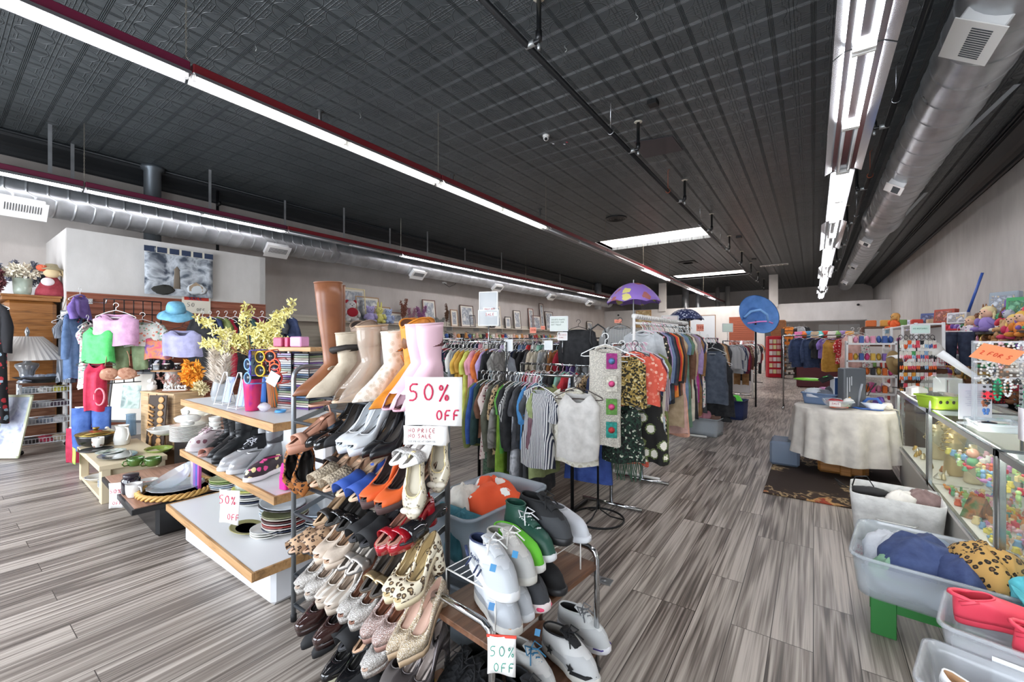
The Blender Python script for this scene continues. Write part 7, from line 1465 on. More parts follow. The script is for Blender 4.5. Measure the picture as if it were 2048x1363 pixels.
# ================================================================ glass showcases
ALU=mat('b8bcc0',.25,1);CX0,CX1,CZ0,CZ1=.73,1.25,.36,.965
PANE=mat('e3ece9',.02,k='glass',tr=.07,coat=1);LEDW=mat('fff7ea',.4,em=9)
cases=[(1.45,3.05),(3.09,4.60),(4.64,6.10)]
clab=['showcase nearest the shop front, mostly seen through its front pane','middle showcase of bright small toys facing the storage bins','far showcase of gold and beige jewellery beside the round table']
for i,(y0,y1) in enumerate(cases):
    t=thing('glass_showcase','aluminium framed glass '+clab[i],'showcase',((CX0+CX1)/2,(y0+y1)/2,0));w,l=CX1-CX0,y1-y0
    b=MB();b.box((0,0,CZ0/2),(w-.04,l,CZ0));part('base',b,mat('c9c7c2',.5),t);b=MB();b.box((0,0,CZ0+.012),(w,l,.024));part('deck',b,mat('e6e3dc',.4),t)
    for x in (-1,1):
        for y in (-1,1):b=MB();b.box((x*(w/2-.012),y*(l/2-.012),(CZ0+CZ1)/2),(.024,.024,CZ1-CZ0));part('corner_post',b,ALU,t)
    b=MB()
    for x in (-1,1):b.box((x*(w/2-.012),0,CZ1-.018),(.024,l,.036));b.box((x*(w/2-.012),0,CZ0+.03),(.024,l,.02))
    for y in (-1,1):b.box((0,y*(l/2-.012),CZ1-.018),(w,.024,.036))
    part('top_frame',b,ALU,t);b=MB();b.box((0,0,CZ1+.003),(w,l,.006),ch=0);part('glass_top',b,PANE,t)
    b=MB();b.box((-w/2+.003,0,(CZ0+CZ1)/2),(.004,l-.04,CZ1-CZ0-.08),ch=0);part('front_pane',b,PANE,t)
    b=MB();b.box((w/2-.003,0,(CZ0+CZ1)/2),(.006,l-.04,CZ1-CZ0-.08),ch=0);part('back_panel',b,mat('dcdcd8',.25),t)
    b=MB();b.box((.03,0,.655),(w-.12,l-.06,.006),ch=0);part('glass_shelf',b,PANE,t)
    b=MB();b.box((-w/2+.05,0,CZ1-.035),(.025,l-.1,.018),ch=0);part('case_lamp',b,LEDW,t)
# contents: hundreds of small figurines
FIG=['d9808c','e8b8c0','e06a4a','f0d8a0','7ab88a','8ab4d8','d94a5a','f2f0ea','e8a060','b8d890','c88ac0','f0e070','6aa8a0','e9c8b0']
def figmesh(v):
    if ('fig',v) in _me:return _me[('fig',v)]
    b=MB()
    if v==0:b.ell((0,0,.018),(.012,.01,.018),8,6);b.ell((0,0,.042),.011,8,6)
    elif v==1:b.ell((0,0,.012),(.022,.014,.012),8,6);b.ell((.018,0,.026),.009,8,6);b.tube([(-.02,0,.014),(-.032,0,.024)],.003,4)
    elif v==2:b.lathe([(.016,0),(.018,.01),(.01,.03),(.013,.036),(0,.038)],n=10)
    else:b.box((0,0,.014),(.03,.02,.028));b.tube([(-.01,0,.028),(0,0,.036),(.01,0,.028)],.003,4)
    _me[('fig',v)]=m=b.mesh('figurine');return m
rd=random.Random(31);cnt=0
VN=['small toy figure','tiny animal figure','small bell-shaped trinket','little toy case']
for (y0,y1,z,nr,nc) in ((3.15,4.5,CZ0+.026,9,22),(3.3,4.5,.660,6,15)):
    for a in range(nr):
        for c in range(nc):
            if cnt >= 290:break
            cnt += 1;x=CX0+.06+(CX1-CX0-.16)*(a+rd.uniform(.1,.9))/nr;y=y0+(y1-y0)*(c+rd.uniform(.1,.9))/nc;v=rd.randint(0,3)
            o=bpy.data.objects.new('figurine',figmesh(v));C.objects.link(o)
            if not o.data.materials:o.data.materials.append(None)
            o.material_slots[0].link='OBJECT';o.material_slots[0].material=mat(rd.choice(FIG),.35);o.location=(x,y,z);o.rotation_euler=(0,0,rd.uniform(0,6.3));s_=rd.uniform(.7,1.25);o.scale=(s_,)*3
            tag(o,'%s crowded %s of the middle showcase'%(VN[v],'on the floor' if z < .5 else 'on the glass shelf'),'figurine','small %ss %s of the middle showcase'%(VN[v],'on the floor' if z < .5 else 'on the glass shelf'))
o=thing('baby_doll','tiny pink baby doll in a green suit on the glass shelf of the middle showcase','doll',(CX0+.14,4.1,.662));b=MB();b.ell((0,0,.03),(.03,.025,.03));part('suit',b,mat('7ab88a',.6),o);b=MB();b.ell((0,0,.085),.032);part('head',b,mat('e0a890',.5),o)
o=thing('carved_nutshell','green and brown carved bird box on the lower deck of the middle showcase','box',(CX0+.12,3.9,CZ0+.026));b=MB();b.prism([(-.10,0),(.10,0),(0,.13)],-.04,.04,X=Euler((PI/2,0,.9)).to_matrix().to_4x4());part('body',b,mat('4a6a3a',.5,k='noise',c2='a5683a',c3='2f3a28',sc=1.5),o)
for i,(y,x,h,r,c,la) in enumerate(((5.0,.95,.34,.06,'c9b180','tall gold column bust'),(5.3,1.02,.38,.07,'bfa878','gold draped neck form'),(5.6,.95,.32,.06,'d0c09a','beige draped neck form'),(5.85,1.05,.36,.06,'b5a070','narrow bronze neck form'),(4.8,1.02,.3,.05,'d4c6a4','cream neck form'))):
    t=thing('necklace_bust','%s with necklaces in the far showcase'%la,'jewellery display',(x,y,CZ0+.026));b=MB();b.lathe([(r,0),(r*1.1,.02),(r*.8,h*.5),(r*1.05,h*.75),(r*.5,h*.9),(r*.45,h),(0,h)],n=18);part('form',b,mat(c,.3,.3),t)
    for k in range(3):b=MB();b.tube([(r*(.6+.2*k)*math.sin(a)*1.0-.03,r*(.7+.1*k)*math.cos(a),h*(.82-.1*k)-.03*math.cos(a)) for a in [2*PI*j/12 for j in range(12)]],.004,5,closed=True);part('necklace',b,mat('d8b860',.2,.9),t)
rd=random.Random(8)
for i in range(26):
    b=MB();r=rd.uniform(.012,.03);b.lathe([(r,0),(r*1.1,.01),(r*.5,.02+rd.random()*.03),(0,.05)],n=10);tag(part('jewel',b,mat(rd.choice(['d8b060','e8d8b0','c07a4a','f0e8d8','b59a5a']),.25,.6),loc=(rd.uniform(.79,1.1),rd.uniform(4.72,6.0),CZ0+.026)),'small gold trinket on the deck of the far showcase','trinket','gold trinkets in the far showcase')
for i in range(10):
    y=1.7+.13*i;b=MB();r=.05+.02*(i%2);b.lathe([(r*.5,0),(r,.03),(r*.9,.10+.03*(i%3)),(r*.5,.14+.03*(i%3))],n=14);tag(part('glass_candy_dish',b,mat('cfd6c6',.1,k='glass',tr=.5),loc=(.90+.1*(i%2),y,CZ0+.026+(.299 if i%3==0 else 0))),'pale glass dish in the nearest showcase, %s from the camera side'%nm[i],'dish')
for i in range(4):b=MB();b.tube([(.06*math.cos(a),.06*math.sin(a),.004) for a in [2*PI*k/16 for k in range(16)]],.006,5,closed=True);tag(part('gold_chain',b,mat('c9a860',.25,.9),loc=(.86,2.2+.22*i,CZ0+.027)),'gold chain coiled on the nearest showcase deck, %s along'%nm[i],'necklace')
# on top of the showcases
ZS=CZ1+.008
def ons(px,py):return at(px,py,ZS)
t=thing('acrylic_notice','upright clear acrylic holder with a printed white notice on the showcase top','notice',ons(1950,838),.45);b=MB();b.box((0,0,.12),(.19,.008,.24));part('holder',b,mat('dfe2ea',.1,k='glass',tr=.6),t);b=MB();b.box((.005,-.002,.12),(.165,.003,.21),ch=0);part('paper',b,mat('e6e8f0',.6),t)
b=MB();[b.box((.0,-.006,.19-.014*k),(.12-.02*(k%3),.001,.0025),ch=0) for k in range(8)];part('printed_lines',b,mat('8a8fa0',.6),t)
t=tub('green_basket','lime green plastic basket with round holes holding a clear bag',ons(1885,815),.26,.20,.10,mat('a6c83c',.4),.5,cat='basket');b=MB()
for k in range(5):b.ell((-.09+.045*k,-.097,.055),(.012,.004,.014),8,6)
for k in range(4):b.ell((-.128 if 0 else .124,-.06+.04*k,.055),(.004,.012,.014),8,6)
part('holes',b,mat('3a3a2a',.7),t)
q=t.location;b=MB();b.ell((0,0,.08),(.14,.12,.13),16,10,lump=.06,seed=3);tag(part('clear_bag',b,mat('dfe2de',.04,k='glass',tr=.16,coat=1),loc=(q.x,q.y,q.z+.06)),'domed clear plastic bag of odds and ends in the lime basket','bag')
for i,(c,dx,la) in enumerate((('5a5248',-.05,'brown'),('b9a898',.04,'beige'),('8a8a80',.0,'grey'))):pile('knick_knack','%s object inside the domed clear bag'%la,(q.x+dx,q.y+.03*i,q.z+.07),(.05,.05,.05),mat(c,.5),90+i,cat='knick-knack')
q=ons(1835,790);t=thing('card_box','open white card box on the showcase beside the earring rack','box',q,.3);b=MB();b.prism([(-.07,0),(.07,0),(.05,.07),(0,.09),(-.07,.07)],-.05,.05,X=Euler((PI/2,0,0)).to_matrix().to_4x4());part('body',b,mat('e3dfda',.6),t)
b=MB();b.ell((0,0,0),(.03,.006,.045),12,8);tag(part('price_label',b,mat('ded8e6',.7),loc=PX(1860,812,.72),rot=(0,0,PI/2-.3)),'oval price label clipped to the showcase corner','price tag')
# earring rack -----------------------------------------------------
q=ons(1833,775);t=thing('earring_rack','black scrollwork earring rack crowded with carded earrings on the showcase','earring rack',q,.62);t.scale=(1.2,)*3;b=MB()
for z in (.04,.14,.24,.34,.44):b.tube([(-.17,0,z),(.17,0,z)],.005,5)
for x in (-.17,0,.17):b.tube([(x,0,0),(x,0,.46)],.005,5)
for k in range(7):b.tube([(-.15+.05*k+.02*math.cos(a),0,.475+.02*math.sin(a)) for a in [2*PI*j/10 for j in range(10)]],.003,4,closed=True)
b.tube([(-.17,-.06,0),(-.17,.06,0)],.005,5);b.tube([(.17,-.06,0),(.17,.06,0)],.005,5);part('frame',b,mat('17171a',.4,.4),t)
rd=random.Random(4);ex,ey,ez=q
EC=['e0602a','e8e2d8','4aa05a','8ab0d0','d94a5a','26262a','e09a3a','d8d0c0','3a5aa0','e8c0c8']
for r_ in range(5):
    for k in range(9):
        x=-.155+.039*k;z=.44-.1*r_;M_=Matrix.Rotation(.62,3,'Z') @ Vector((x*1.2,-.015,0));e=thing('earring_card','carded pair of earrings on the black scrollwork rack','earrings',(ex+M_.x,ey+M_.y,ez+z*1.2),.62,'earring cards on the black rack')
        b=MB();b.box((0,0,-.02),(.040,.002,.05),ch=0);part('card',b,mat('dad5cc' if rd.random() < .6 else rd.choice(EC),.7),e);b=MB();c_e=rd.choice(EC)
        for s in (-1,1):b.ell((s*.011,-.005,-.055-rd.random()*.01),(.011,.006,.024),6,5)
        part('earring',b,mat(c_e,.35),e)
q=ons(1814,768);t=thing('straw_disc','round tan straw hat leaning behind the earring rack','hat',PD(1790,725,6.0),0,None,rot=(1.4,.2,.9));b=MB();b.lathe([(.0,.05),(.05,.045),(.06,.0),(.17,-.01),(.175,0),(.06,.01)],n=26);part('body',b,mat('a58a5c',.8),t)
# glass display shelf unit in front of the wall
t=thing('white_display_unit','white framed display unit of shelves full of small goods before the toy wall','display unit',(1.33,9.95,0),0);WU=mat('e9e9e8',.35)
for x in (-.14,.14):
    for y in (-1.7,-.6,.6,1.7):b=MB();b.box((x,y,.88),(.035,.035,1.76));part('post',b,WU,t)
for z in (.3,.62,.9,1.12,1.34,1.74):b=MB();b.box((0,0,z),(.30,3.4,.022));part('shelf',b,WU,t)
b=MB();b.box((.15,0,.9),(.01,3.35,1.6),ch=0);part('back',b,mat('d5d3d0',.5),t)
rd=random.Random(14)
for z in (.32,.64,.92,1.14,1.36):
    for k in range(20):
        y=8.35+.165*k;x=1.25+rd.uniform(0,.1);v=rd.randint(0,2);b=MB();c=rd.choice(['e0702a','e8d8b0','3a5a9a','e8e6e2','b03a3a','4a8a6a','d0a0c0','2c2c30'])
        if v==0:b.box((0,0,.05),(.09,.09,.10))
        elif v==1:b.lathe([(.04,0),(.045,.08),(.02,.12),(0,.125)],n=12)
        else:b.ell((0,0,.045),(.05,.05,.045),10,6)
        tag(part('shelf_goods',b,mat(c,.45),loc=(x,y,z)),'small %s on a shelf of the white display unit'%['box','bottle','ball'][v],['box','bottle','ball'][v],'small %ss in the white display unit'%['boxe','bottle','ball'][v])
q=Vector((1.35,7.1,1.37));t=thing('baseball_hat','white baseball cap resting above the earring rack','cap',PD(1850,712,4.9),.4);t.scale=(1.7,)*3;b=MB();b.lathe([(.10,0),(.098,.04),(.07,.09),(0,.11)],n=22);part('crown',b,mat('e6e3de',.7),t);b=MB();b.sheet(lambda u,v:(-.08-.12*u,(v-.5)*.17*(1-.4*u),.005-.02*u+.015*(1-(2*v-1)**2)),5,6);part('brim',b,mat('e6e3de',.7),t,solid=.004)
t=thing('red_wire_basket','red wire basket of white hangers under the white cap','basket',(PD(1852,730,5.7).x,PD(1852,730,5.7).y,PD(1852,730,5.7).z-.02),.5);b=MB()
for z in (0,.06,.12):b.tube([(-.22,-.1,z),(.22,-.1,z),(.22,.1,z),(-.22,.1,z)],.004,5,closed=True)
for k in range(14):b.tube([(-.21+.0323*k,-.1,.12),(-.21+.0323*k,-.1,0),(-.21+.0323*k,.1,0),(-.21+.0323*k,.1,.12)],.003,4)
part('wires',b,mat('b8283a',.4),t)
q=Vector(t.location);pile('white_hanger_tangle','tangle of white plastic in the red wire basket',(q.x,q.y,q.z+.01),(.2,.08,.14),mat('e6e4e2',.4),95,cat='hangers')
b=MB();b.box((0,0,q.z/2-.01),(.40,.18,q.z-.02));tag(part('display_pillar',b,mat('5a3a2a',.5),loc=(q.x,q.y,0),rot=(0,0,.5)),'dark brown cabinet under the red wire basket behind the showcase','cabinet')
# ================================================================ toy wall
t=thing('wall_shelving','long dark shelving against the side wall crammed with toys','shelving',(2.44,10.2,0));SHM=mat('33302f',.5)
for z in (.35,.8,1.25,1.62):b=MB();b.box((0,0,z),(.6,9.4,.03));part('shelf',b,SHM,t)
for y in (-4.7,-2.35,0,2.35,4.7):b=MB();b.box((.1,y,.82),(.4,.03,1.64));part('divider',b,SHM,t)
b=MB();b.box((.29,0,.85),(.012,9.4,1.7));part('back_panel',b,mat('8d8a86',.6),t)
def plush(name,label,loc,m,s=.25,m2=None,rz=0,ears='round',rot=None,hair=None,dress=None,cat='soft toy',grp=None):
    t=thing(name,label,cat,loc,rz,grp,rot=rot);k=s
    b=MB();b.ell((0,0,.30*k),(.26*k,.22*k,.30*k),14,9)
    for sx in (-1,1):b.ell((sx*.27*k,-.1*k,.38*k),(.10*k,.10*k,.2*k),10,7,rot=(.5,sx*-.6,0));b.ell((sx*.17*k,-.26*k,.09*k),(.1*k,.22*k,.1*k),10,7)
    part('body',b,dress or m,t);b=MB();b.ell((0,0,.74*k),(.22*k,.2*k,.21*k),14,9);part('head',b,m,t);b=MB()
    for sx in (-1,1):
        if ears=='long':b.ell((sx*.1*k,0,1.05*k),(.05*k,.03*k,.2*k),8,7)
        elif ears=='round':b.ell((sx*.17*k,0,.9*k),(.08*k,.04*k,.08*k),8,7)
    if ears:part('ears',b,m2 or m,t)
    b=MB()
    for sx in (-1,1):b.ell((sx*.08*k,-.19*k,.78*k),.022*k,8,6)
    b.ell((0,-.215*k,.71*k),(.03*k,.02*k,.02*k),8,6);part('face',b,mat('1c1a1a',.3),t)
    if hair:b=MB();b.ell((0,.04*k,.80*k),(.25*k,.2*k,.2*k),14,8,lump=.08,seed=2);[b.tube([(sx*.2*k,.03*k,.8*k),(sx*.26*k,0,.6*k),(sx*.24*k,-.03*k,.4*k)],.05*k,7) for sx in (-1,1)];part('hair',b,mat(hair,.8),t)
    return t
SK_=mat('e6b79c',.6)
def wl(px,py,X=2.3):return PX(px,py,X)
rz0=-PI/2+.55
T=[(1942,655,'rag_doll','blond rag doll in a white print dress on the toy wall top shelf',SK_,.36,dict(ears=None,hair='d9b98a',dress=mat('e3d9e3',.8,k='floral',c2='b58ac0',sc=1))),
     (1975,645,'rag_doll','rag doll with cream hair and lilac clothes beside the boxed doll',SK_,.40,dict(ears=None,hair='e2d0a0',dress=mat('9a86c8',.8))),
     (2010,668,'teddy_bear','tan teddy bear lying below the blond dolls',mat('c99a6a',.9,k='cloth'),.30,{}),
     (2028,660,'doll','blond doll in a pink top near the photo edge of the toy wall',SK_,.34,dict(ears=None,hair='e8c870',dress=mat('d8486a',.7))),
     (2045,655,'doll','yellow-haired doll in a red dress at the very photo edge',SK_,.34,dict(ears=None,hair='e8b850',dress=mat('e08a3a',.7))),
     (1992,668,'teddy_bear','small brown bear between the dolls and the grey shelf end',mat('b07848',.9),.22,{}),
     (1960,715,'rabbit_plush','white plush rabbit in a bright pink dress hanging on the toy wall',mat('d6d3dc',.9),.42,dict(ears='long',m2=mat('e09ab0',.9),dress=mat('d8489a',.6))),
     (1982,745,'teddy_bear','white teddy bear with a pink bow behind the orange card',mat('e9dfe0',.9),.42,{}),
     (2008,760,'cat_plush','large white fluffy plush beside the jewellery stand',mat('dedbd6',.9),.48,{}),
     (1878,665,'clown_doll','small plush with pink arms lying on the boxes',mat('d97a9a',.8),.26,dict(m2=mat('7a9ad8',.8))),
     (1920,690,'striped_doll','small doll in red and white among the backpacks',SK_,.28,dict(ears=None,hair='8a3a4a',dress=mat('d89ab0',.7))),
     (1905,672,'teddy_bear','pale pink bear squeezed on the top shelf',mat('e2b4c4',.9),.24,{}),
     (1930,745,'blue_plush','blue plush with big feet on the folded clothes',mat('3f86b8',.9),.26,dict(dress=mat('4a90c0',.8))),
     (1790,640,'lion_plush','ginger long-haired plush on top of the white display unit',mat('c99a5a',.9),.34,dict(ears=None,hair='c9904a',dress=mat('e0622a',.8)))]
for (px,py,n_,la,m_,s_,kw) in T:
    p=wl(px,py+18,2.2 if px > 1800 else 1.38);plush(n_,la,(p.x,p.y,p.z),m_,s_,rz=rz0,**kw)
rd=random.Random(77);PC=[('d98ab0','pink'),('c9a070','tan'),('e2dcd4','white'),('8a6ab8','purple'),('6aa0d0','blue'),('e0c24a','yellow'),('8a5a3a','brown'),('b8bcc4','grey'),('d8485a','red'),('5aa878','green')]
for k in range(75):
    c,cn=PC[rd.randrange(10)];zi=k%3;z=(1.64,1.27,.82)[zi];y=7.6+6.2*((k//3+.5+rd.uniform(-.3,.3))/25)
    plush('soft_toy','%s soft toy on the %s shelf of the toy wall'%(cn,('top','middle','low')[zi]),(2.28+rd.uniform(-.04,.06),y,z),mat(c,.85),rd.uniform(.3,.4),rz=rz0+rd.uniform(-.6,.6),ears=rd.choice(('round','long',None)),grp='%s soft toys on the %s shelf of the toy wall'%(cn,('top','middle','low')[zi]),hair=rd.choice((None,None,'d8b060','6a4028')),dress=mat(PC[rd.randrange(10)][0],.8))
for k in range(20):
    c,cn=PC[rd.randrange(10)];y=5.6+.30*k;z=(1.12,.74)[k%2]
    plush('hanging_toy','%s plush hanging in the %s row before the toy wall'%(cn,('upper','lower')[k%2]),(2.0,y,z),mat(c,.85),rd.uniform(.28,.36),rz=rz0+rd.uniform(-.6,.6),ears=rd.choice(('round','long',None)),grp='%s plush in the %s row before the toy wall'%(cn,('upper','lower')[k%2]),hair=rd.choice((None,'d8b060','6a4028')),dress=mat(PC[rd.randrange(10)][0],.8))
BX_=[(1772,662,1.6,.10,.12,'a8cfe4','pale blue plastic box on the white display unit'),(1827,652,2.0,.26,.30,'cfcfe6','white and purple character-free puzzle box standing on the display unit'),(1860,640,2.1,.30,.30,'5a6aa0','blue board game box on the toy wall'),(1892,632,2.2,.44,.28,'b04a3a','red printed game box leaning on the wall'),(1917,636,2.1,.30,.20,'d8d6d8','white shallow box with a brown edge on the toy wall'),(1900,668,2.1,.3,.2,'c8303a','bright red flat box under the white one'),(1872,690,2.1,.25,.34,'6a4a9a','purple box with a window in the toy wall'),(2010,610,2.45,.36,.42,'c0cdd8','clear tall box with a blue toy inside'),(2045,618,2.4,.3,.34,'4aa86a','white box with a green top strip at the photo edge'),(1845,668,1.9,.3,.07,'e9e6e2','flat white box lying on the display unit')]
for i,(px,py,X,w,h,c,la) in enumerate(BX_):
    la=la.replace('character-free ','');p=PX(px,py,X);b=MB();b.box((0,0,0),(w,.1,h));o=tag(part('game_box',b,mat(c,.4) if i != 7 else mat(c,.1,k='glass',tr=.6),loc=(p.x,p.y,p.z),rot=(-.08,0,rz0+PI*0+(.2*(i%3)))),la,'box')
    b=MB();b.box((0,-.052,0),(w*.8,.004,h*.72),ch=0);part('box_art',b,mat(mixh(c,'ffffff',.35),.4,k='noise',c2=mixh(c,'20203a',.4),c3=mixh(c,'f0c060',.5),sc=1.4),o)
p0,p1=PX(1936,625,2.3),PX(1965,545,2.45);b=MB();b.tube([(0,0,0),tuple(p1-p0)],[.022,.02],8);b.ell((0,0,0),.03);tag(part('blue_rod',b,mat('3a5aa8',.4),loc=p0),'long blue plastic rod sticking up against the side wall','rod')
garment('shorts',mat('26304a',.8,k='cloth'),PX(1915,648,1.75),-.15,'navy blue shorts hanging over the showcase from the toy wall',None,L=.5,thick=2.4,width=1.0)
for i,(px,py,c1,c2,c3,la) in enumerate(((1888,690,'3f7a2c','8ac03a','1d1d20','green and black camouflage backpack on the toy wall'),(1875,700,'2f5a3a','d8c23a','22222a','green and yellow patterned bag on the toy wall'),(2030,735,'9a8a7c','8a7a6a','a5968a','large taupe plush shape hanging at the photo edge'))):
    p=PX(px,py,1.95);t=thing('backpack',la,'bag',p,rz0);b=MB();b.box((0,0,0),(.26,.14,.38),ch=.05);part('bag_body',b,mat(c1,.7,k='noise',c2=c2,c3=c3,sc=1.6),t);b=MB();b.box((0,-.08,-.08),(.2,.05,.16),ch=.02);part('pocket',b,mat(c1,.7),t);b=MB();b.tube([(-.04,0,.19),(0,0,.25),(.04,0,.19)],.01,6);part('loop',b,mat('1b1b1d',.6),t)
t=thing('plaid_shirt','folded red and black plaid flannel shirt on the showcase side shelf','shirt',PX(1945,800,1.5),.5);b=MB()
for k in range(3):b.box((0,0,.03*k),(.42,.3,.035),ch=.012)
part('folds',b,mat('a5202c',.8,k='plaid',c2='1a1618',c3='7a1a22',sc=2),t);
for i,(c,la,dz) in enumerate((('c9ccd2','folded light grey garment under the plaid shirt',-.04),('2a3450','folded navy garment under the grey one',-.08))):b=MB();b.box((0,0,0),(.46,.32,.04),ch=.014);q=PX(1945,800,1.5);tag(part('folded_garment',b,mat(c,.8,k='cloth'),loc=(q.x,q.y,q.z+dz),rot=(0,0,.5)),la,'folded clothes')
q=PX(1945,800,1.5);b=MB();b.box((0,0,(q.z-.1)/2),(.5,.34,q.z-.1));tag(part('side_cabinet',b,mat('6a5a4c',.5),loc=(q.x,q.y,0),rot=(0,0,.5)),'brown cabinet holding the folded clothes behind the showcase','cabinet')
t=thing('paper_roll','white tapered paper roll leaning over the black wire rack','roll',PD(1905,735,3.7));b=MB();b.tube([(-.08,0,.13),(.16,-.05,-.1)],[.035,.02],12);part('roll',b,mat('e3e3e4',.5),t)
q=PD(1895,790,3.6);t=thing('napkin_holder','grey box frame of white plastic beside the paper roll','holder',q,.5);b=MB();b.box((-.06,0,.07),(.012,.12,.15));b.box((.0,0,.14),(.13,.12,.012));b.box((0,0,0),(.13,.12,.012));b.box((.06,0,.07),(.012,.12,.15));part('frame',b,mat('d6d6d6',.4),t)
q=PD(1993,708,2.15);t=thing('orange_card','bright orange diamond-tilted card with red handwriting above the jewellery stand','sign',q,0,None,rot=(.75,.25,.35));b=MB();b.box((0,0,0),(.17,.002,.10),ch=0);part('card',b,mat('ff9a6a',.7),t);b=MB();write(b,'2 FOR 5',-.065,-.015,.024,y=-.003,r=.0016);part('lettering',b,mat('d8482c',.6),t)
# acrylic jewellery stand ---------------------------------------------------
q=at(2015,850,ZS);t=thing('jewellery_stand','clear acrylic jewellery stand with hanging bead necklaces on the showcase','jewellery display',(.93,PX(2000,850,.93).y,ZS),.5);AC=mat('e6eaee',.05,k='glass',tr=.3,coat=1)
b=MB();b.box((0,0,.006),(.3,.22,.012));part('base',b,AC,t);b=MB();b.box((-.14,0,.27),(.02,.02,.52));part('post',b,AC,t);b=MB();b.box((.12,0,.27),(.02,.02,.52));part('post',b,AC,t)
for z in (.3,.40,.52):b=MB();b.box((0,-.01,z),(.30,.02,.012));part('bar',b,mat('e3e3e6',.3),t)
JC=['e8e2d8','d8d4cc','26262a','e6e6ea','c9c4bc','2fa878','e8c0c8','a5785a','e8e8ea']
jx,jy=t.location.x,t.location.y
for k in range(16):
    zt4=(.52,.40,.3)[k%3];x=-.13+.27*(k/15);M_=Matrix.Rotation(.5,3,'Z') @ Vector((x,-.03,0));L_=.10+.05*(k%4)/2;b=MB();n=16
    for a in [2*PI*j/n for j in range(n)]:b.ell((.018*math.sin(a),0,-L_/2+L_/2*math.cos(a)),.0075,6,5)
    tag(part('bead_necklace',b,mat(JC[k%9],.3),loc=(jx+M_.x,jy+M_.y,ZS+zt4-.005),rot=(0,0,.5)),'bead necklace or bracelet on the clear jewellery stand','necklace','bead strings on the clear jewellery stand')
q=PD(1978,790,2.75);t=thing('feather_pompom','bright coral red fluffy pompom on the acrylic stand','pompom',q);b=MB();rd=random.Random(6)
for i in range(200):v=Vector((rd.gauss(0,1),rd.gauss(0,1),rd.gauss(0,1))).normalized();s_=v.orthogonal().normalized()*.004;b.add([-s_,s_,v*rd.uniform(.03,.05)],[(0,1,2)])
part('fluff',b,mat('e83a4a',.8),t);b=MB();b.ell((0,0,0),.025);part('core',b,mat('e83a4a',.8),t)
for i,(px,py,c,la) in enumerate(((1972,822,'5a8ad0','blue butterfly clip below the coral pompom'),(1972,847,'26406a','navy disc earring at the foot of the acrylic stand'),(1970,806,'b06a4a','bronze and cream beaded charm below the pompom'),(2000,842,'3aa880','emerald green drop brooch on the stand'))):
    b=MB()
    for s in (-1,1):b.ell((s*.012,0,.006),(.012,.004,.014),8,6);b.ell((s*.008,0,-.012),(.009,.004,.01),8,6)
    tag(part('charm',b,mat(c,.3),loc=PD(px,py,2.6),rot=(0,0,.6)),la,'jewellery')
t=tub('glass_tray','clear glass tray of chains and beads on the showcase top',(.88,PX(1990,870,.88).y,ZS),.2,.26,.05,GLASSY,0,cat='tray')
q=t.location
for i in range(12):b=MB();b.tube([(.03*math.cos(a),.025*math.sin(a),0) for a in [2*PI*k/12 for k in range(12)]],.004,5,closed=True);tag(part('bracelet',b,mat(JC[i%9],.3,.4),loc=(q.x+rd.uniform(-.06,.06),q.y+rd.uniform(-.08,.08),ZS+.012+.003*i)),'small bracelet in the glass tray on the showcase top','bracelet','bracelets in the glass tray')
b=MB();b.sheet(lambda u,v:(.0,-.03+.06*u,-.14*v+.0),2,4);tag(part('hanging_tag',b,mat('e6e2e6',.7),loc=PX(2042,815,.73),solid=.001),'white tag with pink writing hanging on the showcase at the photo edge','price tag')
# ================================================================ bins along the aisle
FAB=mat('dcdcda',.8,k='cloth')
def quadbin(label,c,w,d,h,m,rz,name,cat='storage bin',handle=False,taper=.92,z=0,th=.005):
    t=tub(name,label,(c[0],c[1],z),w,d,h,m,rz,taper,cat,lip=name != 'fabric_box',th=th)
    if handle:b=MB();b.tube([(-.10,-d/2-.0,h*.62),(-.09,-d/2-.03,h*.62),(.09,-d/2-.03,h*.62),(.10,-d/2,h*.62)],.012,6,flat=.3);part('handle',b,m,t)
    return t
c0=PZ(1790,985,.40)
t=quadbin('white fabric box with a front handle standing by the showcase',(c0.x-.0,c0.y+.02),.50,.42,.40,FAB,math.radians(-4),'fabric_box',handle=True,taper=.86,th=.008)
fx,fy=t.location.x,t.location.y
t2=thing('black_bra','black bra with looping straps sticking out of the white fabric box','bra',(fx-.14,fy+.06,.33),.2);b=MB()
b.ell((0,0,.03),(.13,.05,.035),14,8,lump=.1,seed=2)
part('cups',b,mat('2a2a2c',.7),t2);b=MB();b.tube([(-.1,0,.06),(-.09,-.03,.14),(-.02,-.03,.15),(.03,0,.07)],.008,6,flat=.5);b.tube([(-.12,.02,.03),(-.2,.04,.09),(-.16,.04,.03)],.007,6,flat=.5);part('straps',b,mat('1a1a1c',.7),t2)
pile('white_bra','white padded bra cup in the fabric box',(fx+.04,fy+.02,.32),(.12,.09,.09),mat('e6e2dc',.8),101,cat='bra');pile('mauve_bra','mauve brown bra in the fabric box',(fx+.16,fy+.06,.33),(.10,.09,.10),mat('8d7370',.8,k='cloth'),102,cat='bra');pile('grey_filling','grey linens filling the fabric box',(fx,fy,.06),(.19,.15,.27),mat('9a9a98',.85,k='cloth'),103,cat='cloth')
t=thing('step_stool','green folding step stool under the clear bin of clothes','step stool',(.45,2.98,0),math.radians(-4));GS=mat('2f7a38',.45)
b=MB();b.box((0,0,.205),(.40,.32,.03));part('top',b,GS,t)
for s in (-1,1):
    for e in (-1,1):b=MB();b.box((s*.15,e*.135,.095),(.10,.03,.19));part('leg_panel',b,GS,t)
b=MB();b.box((0,-.135,.155),(.22,.02,.05));part('brace',b,GS,t)
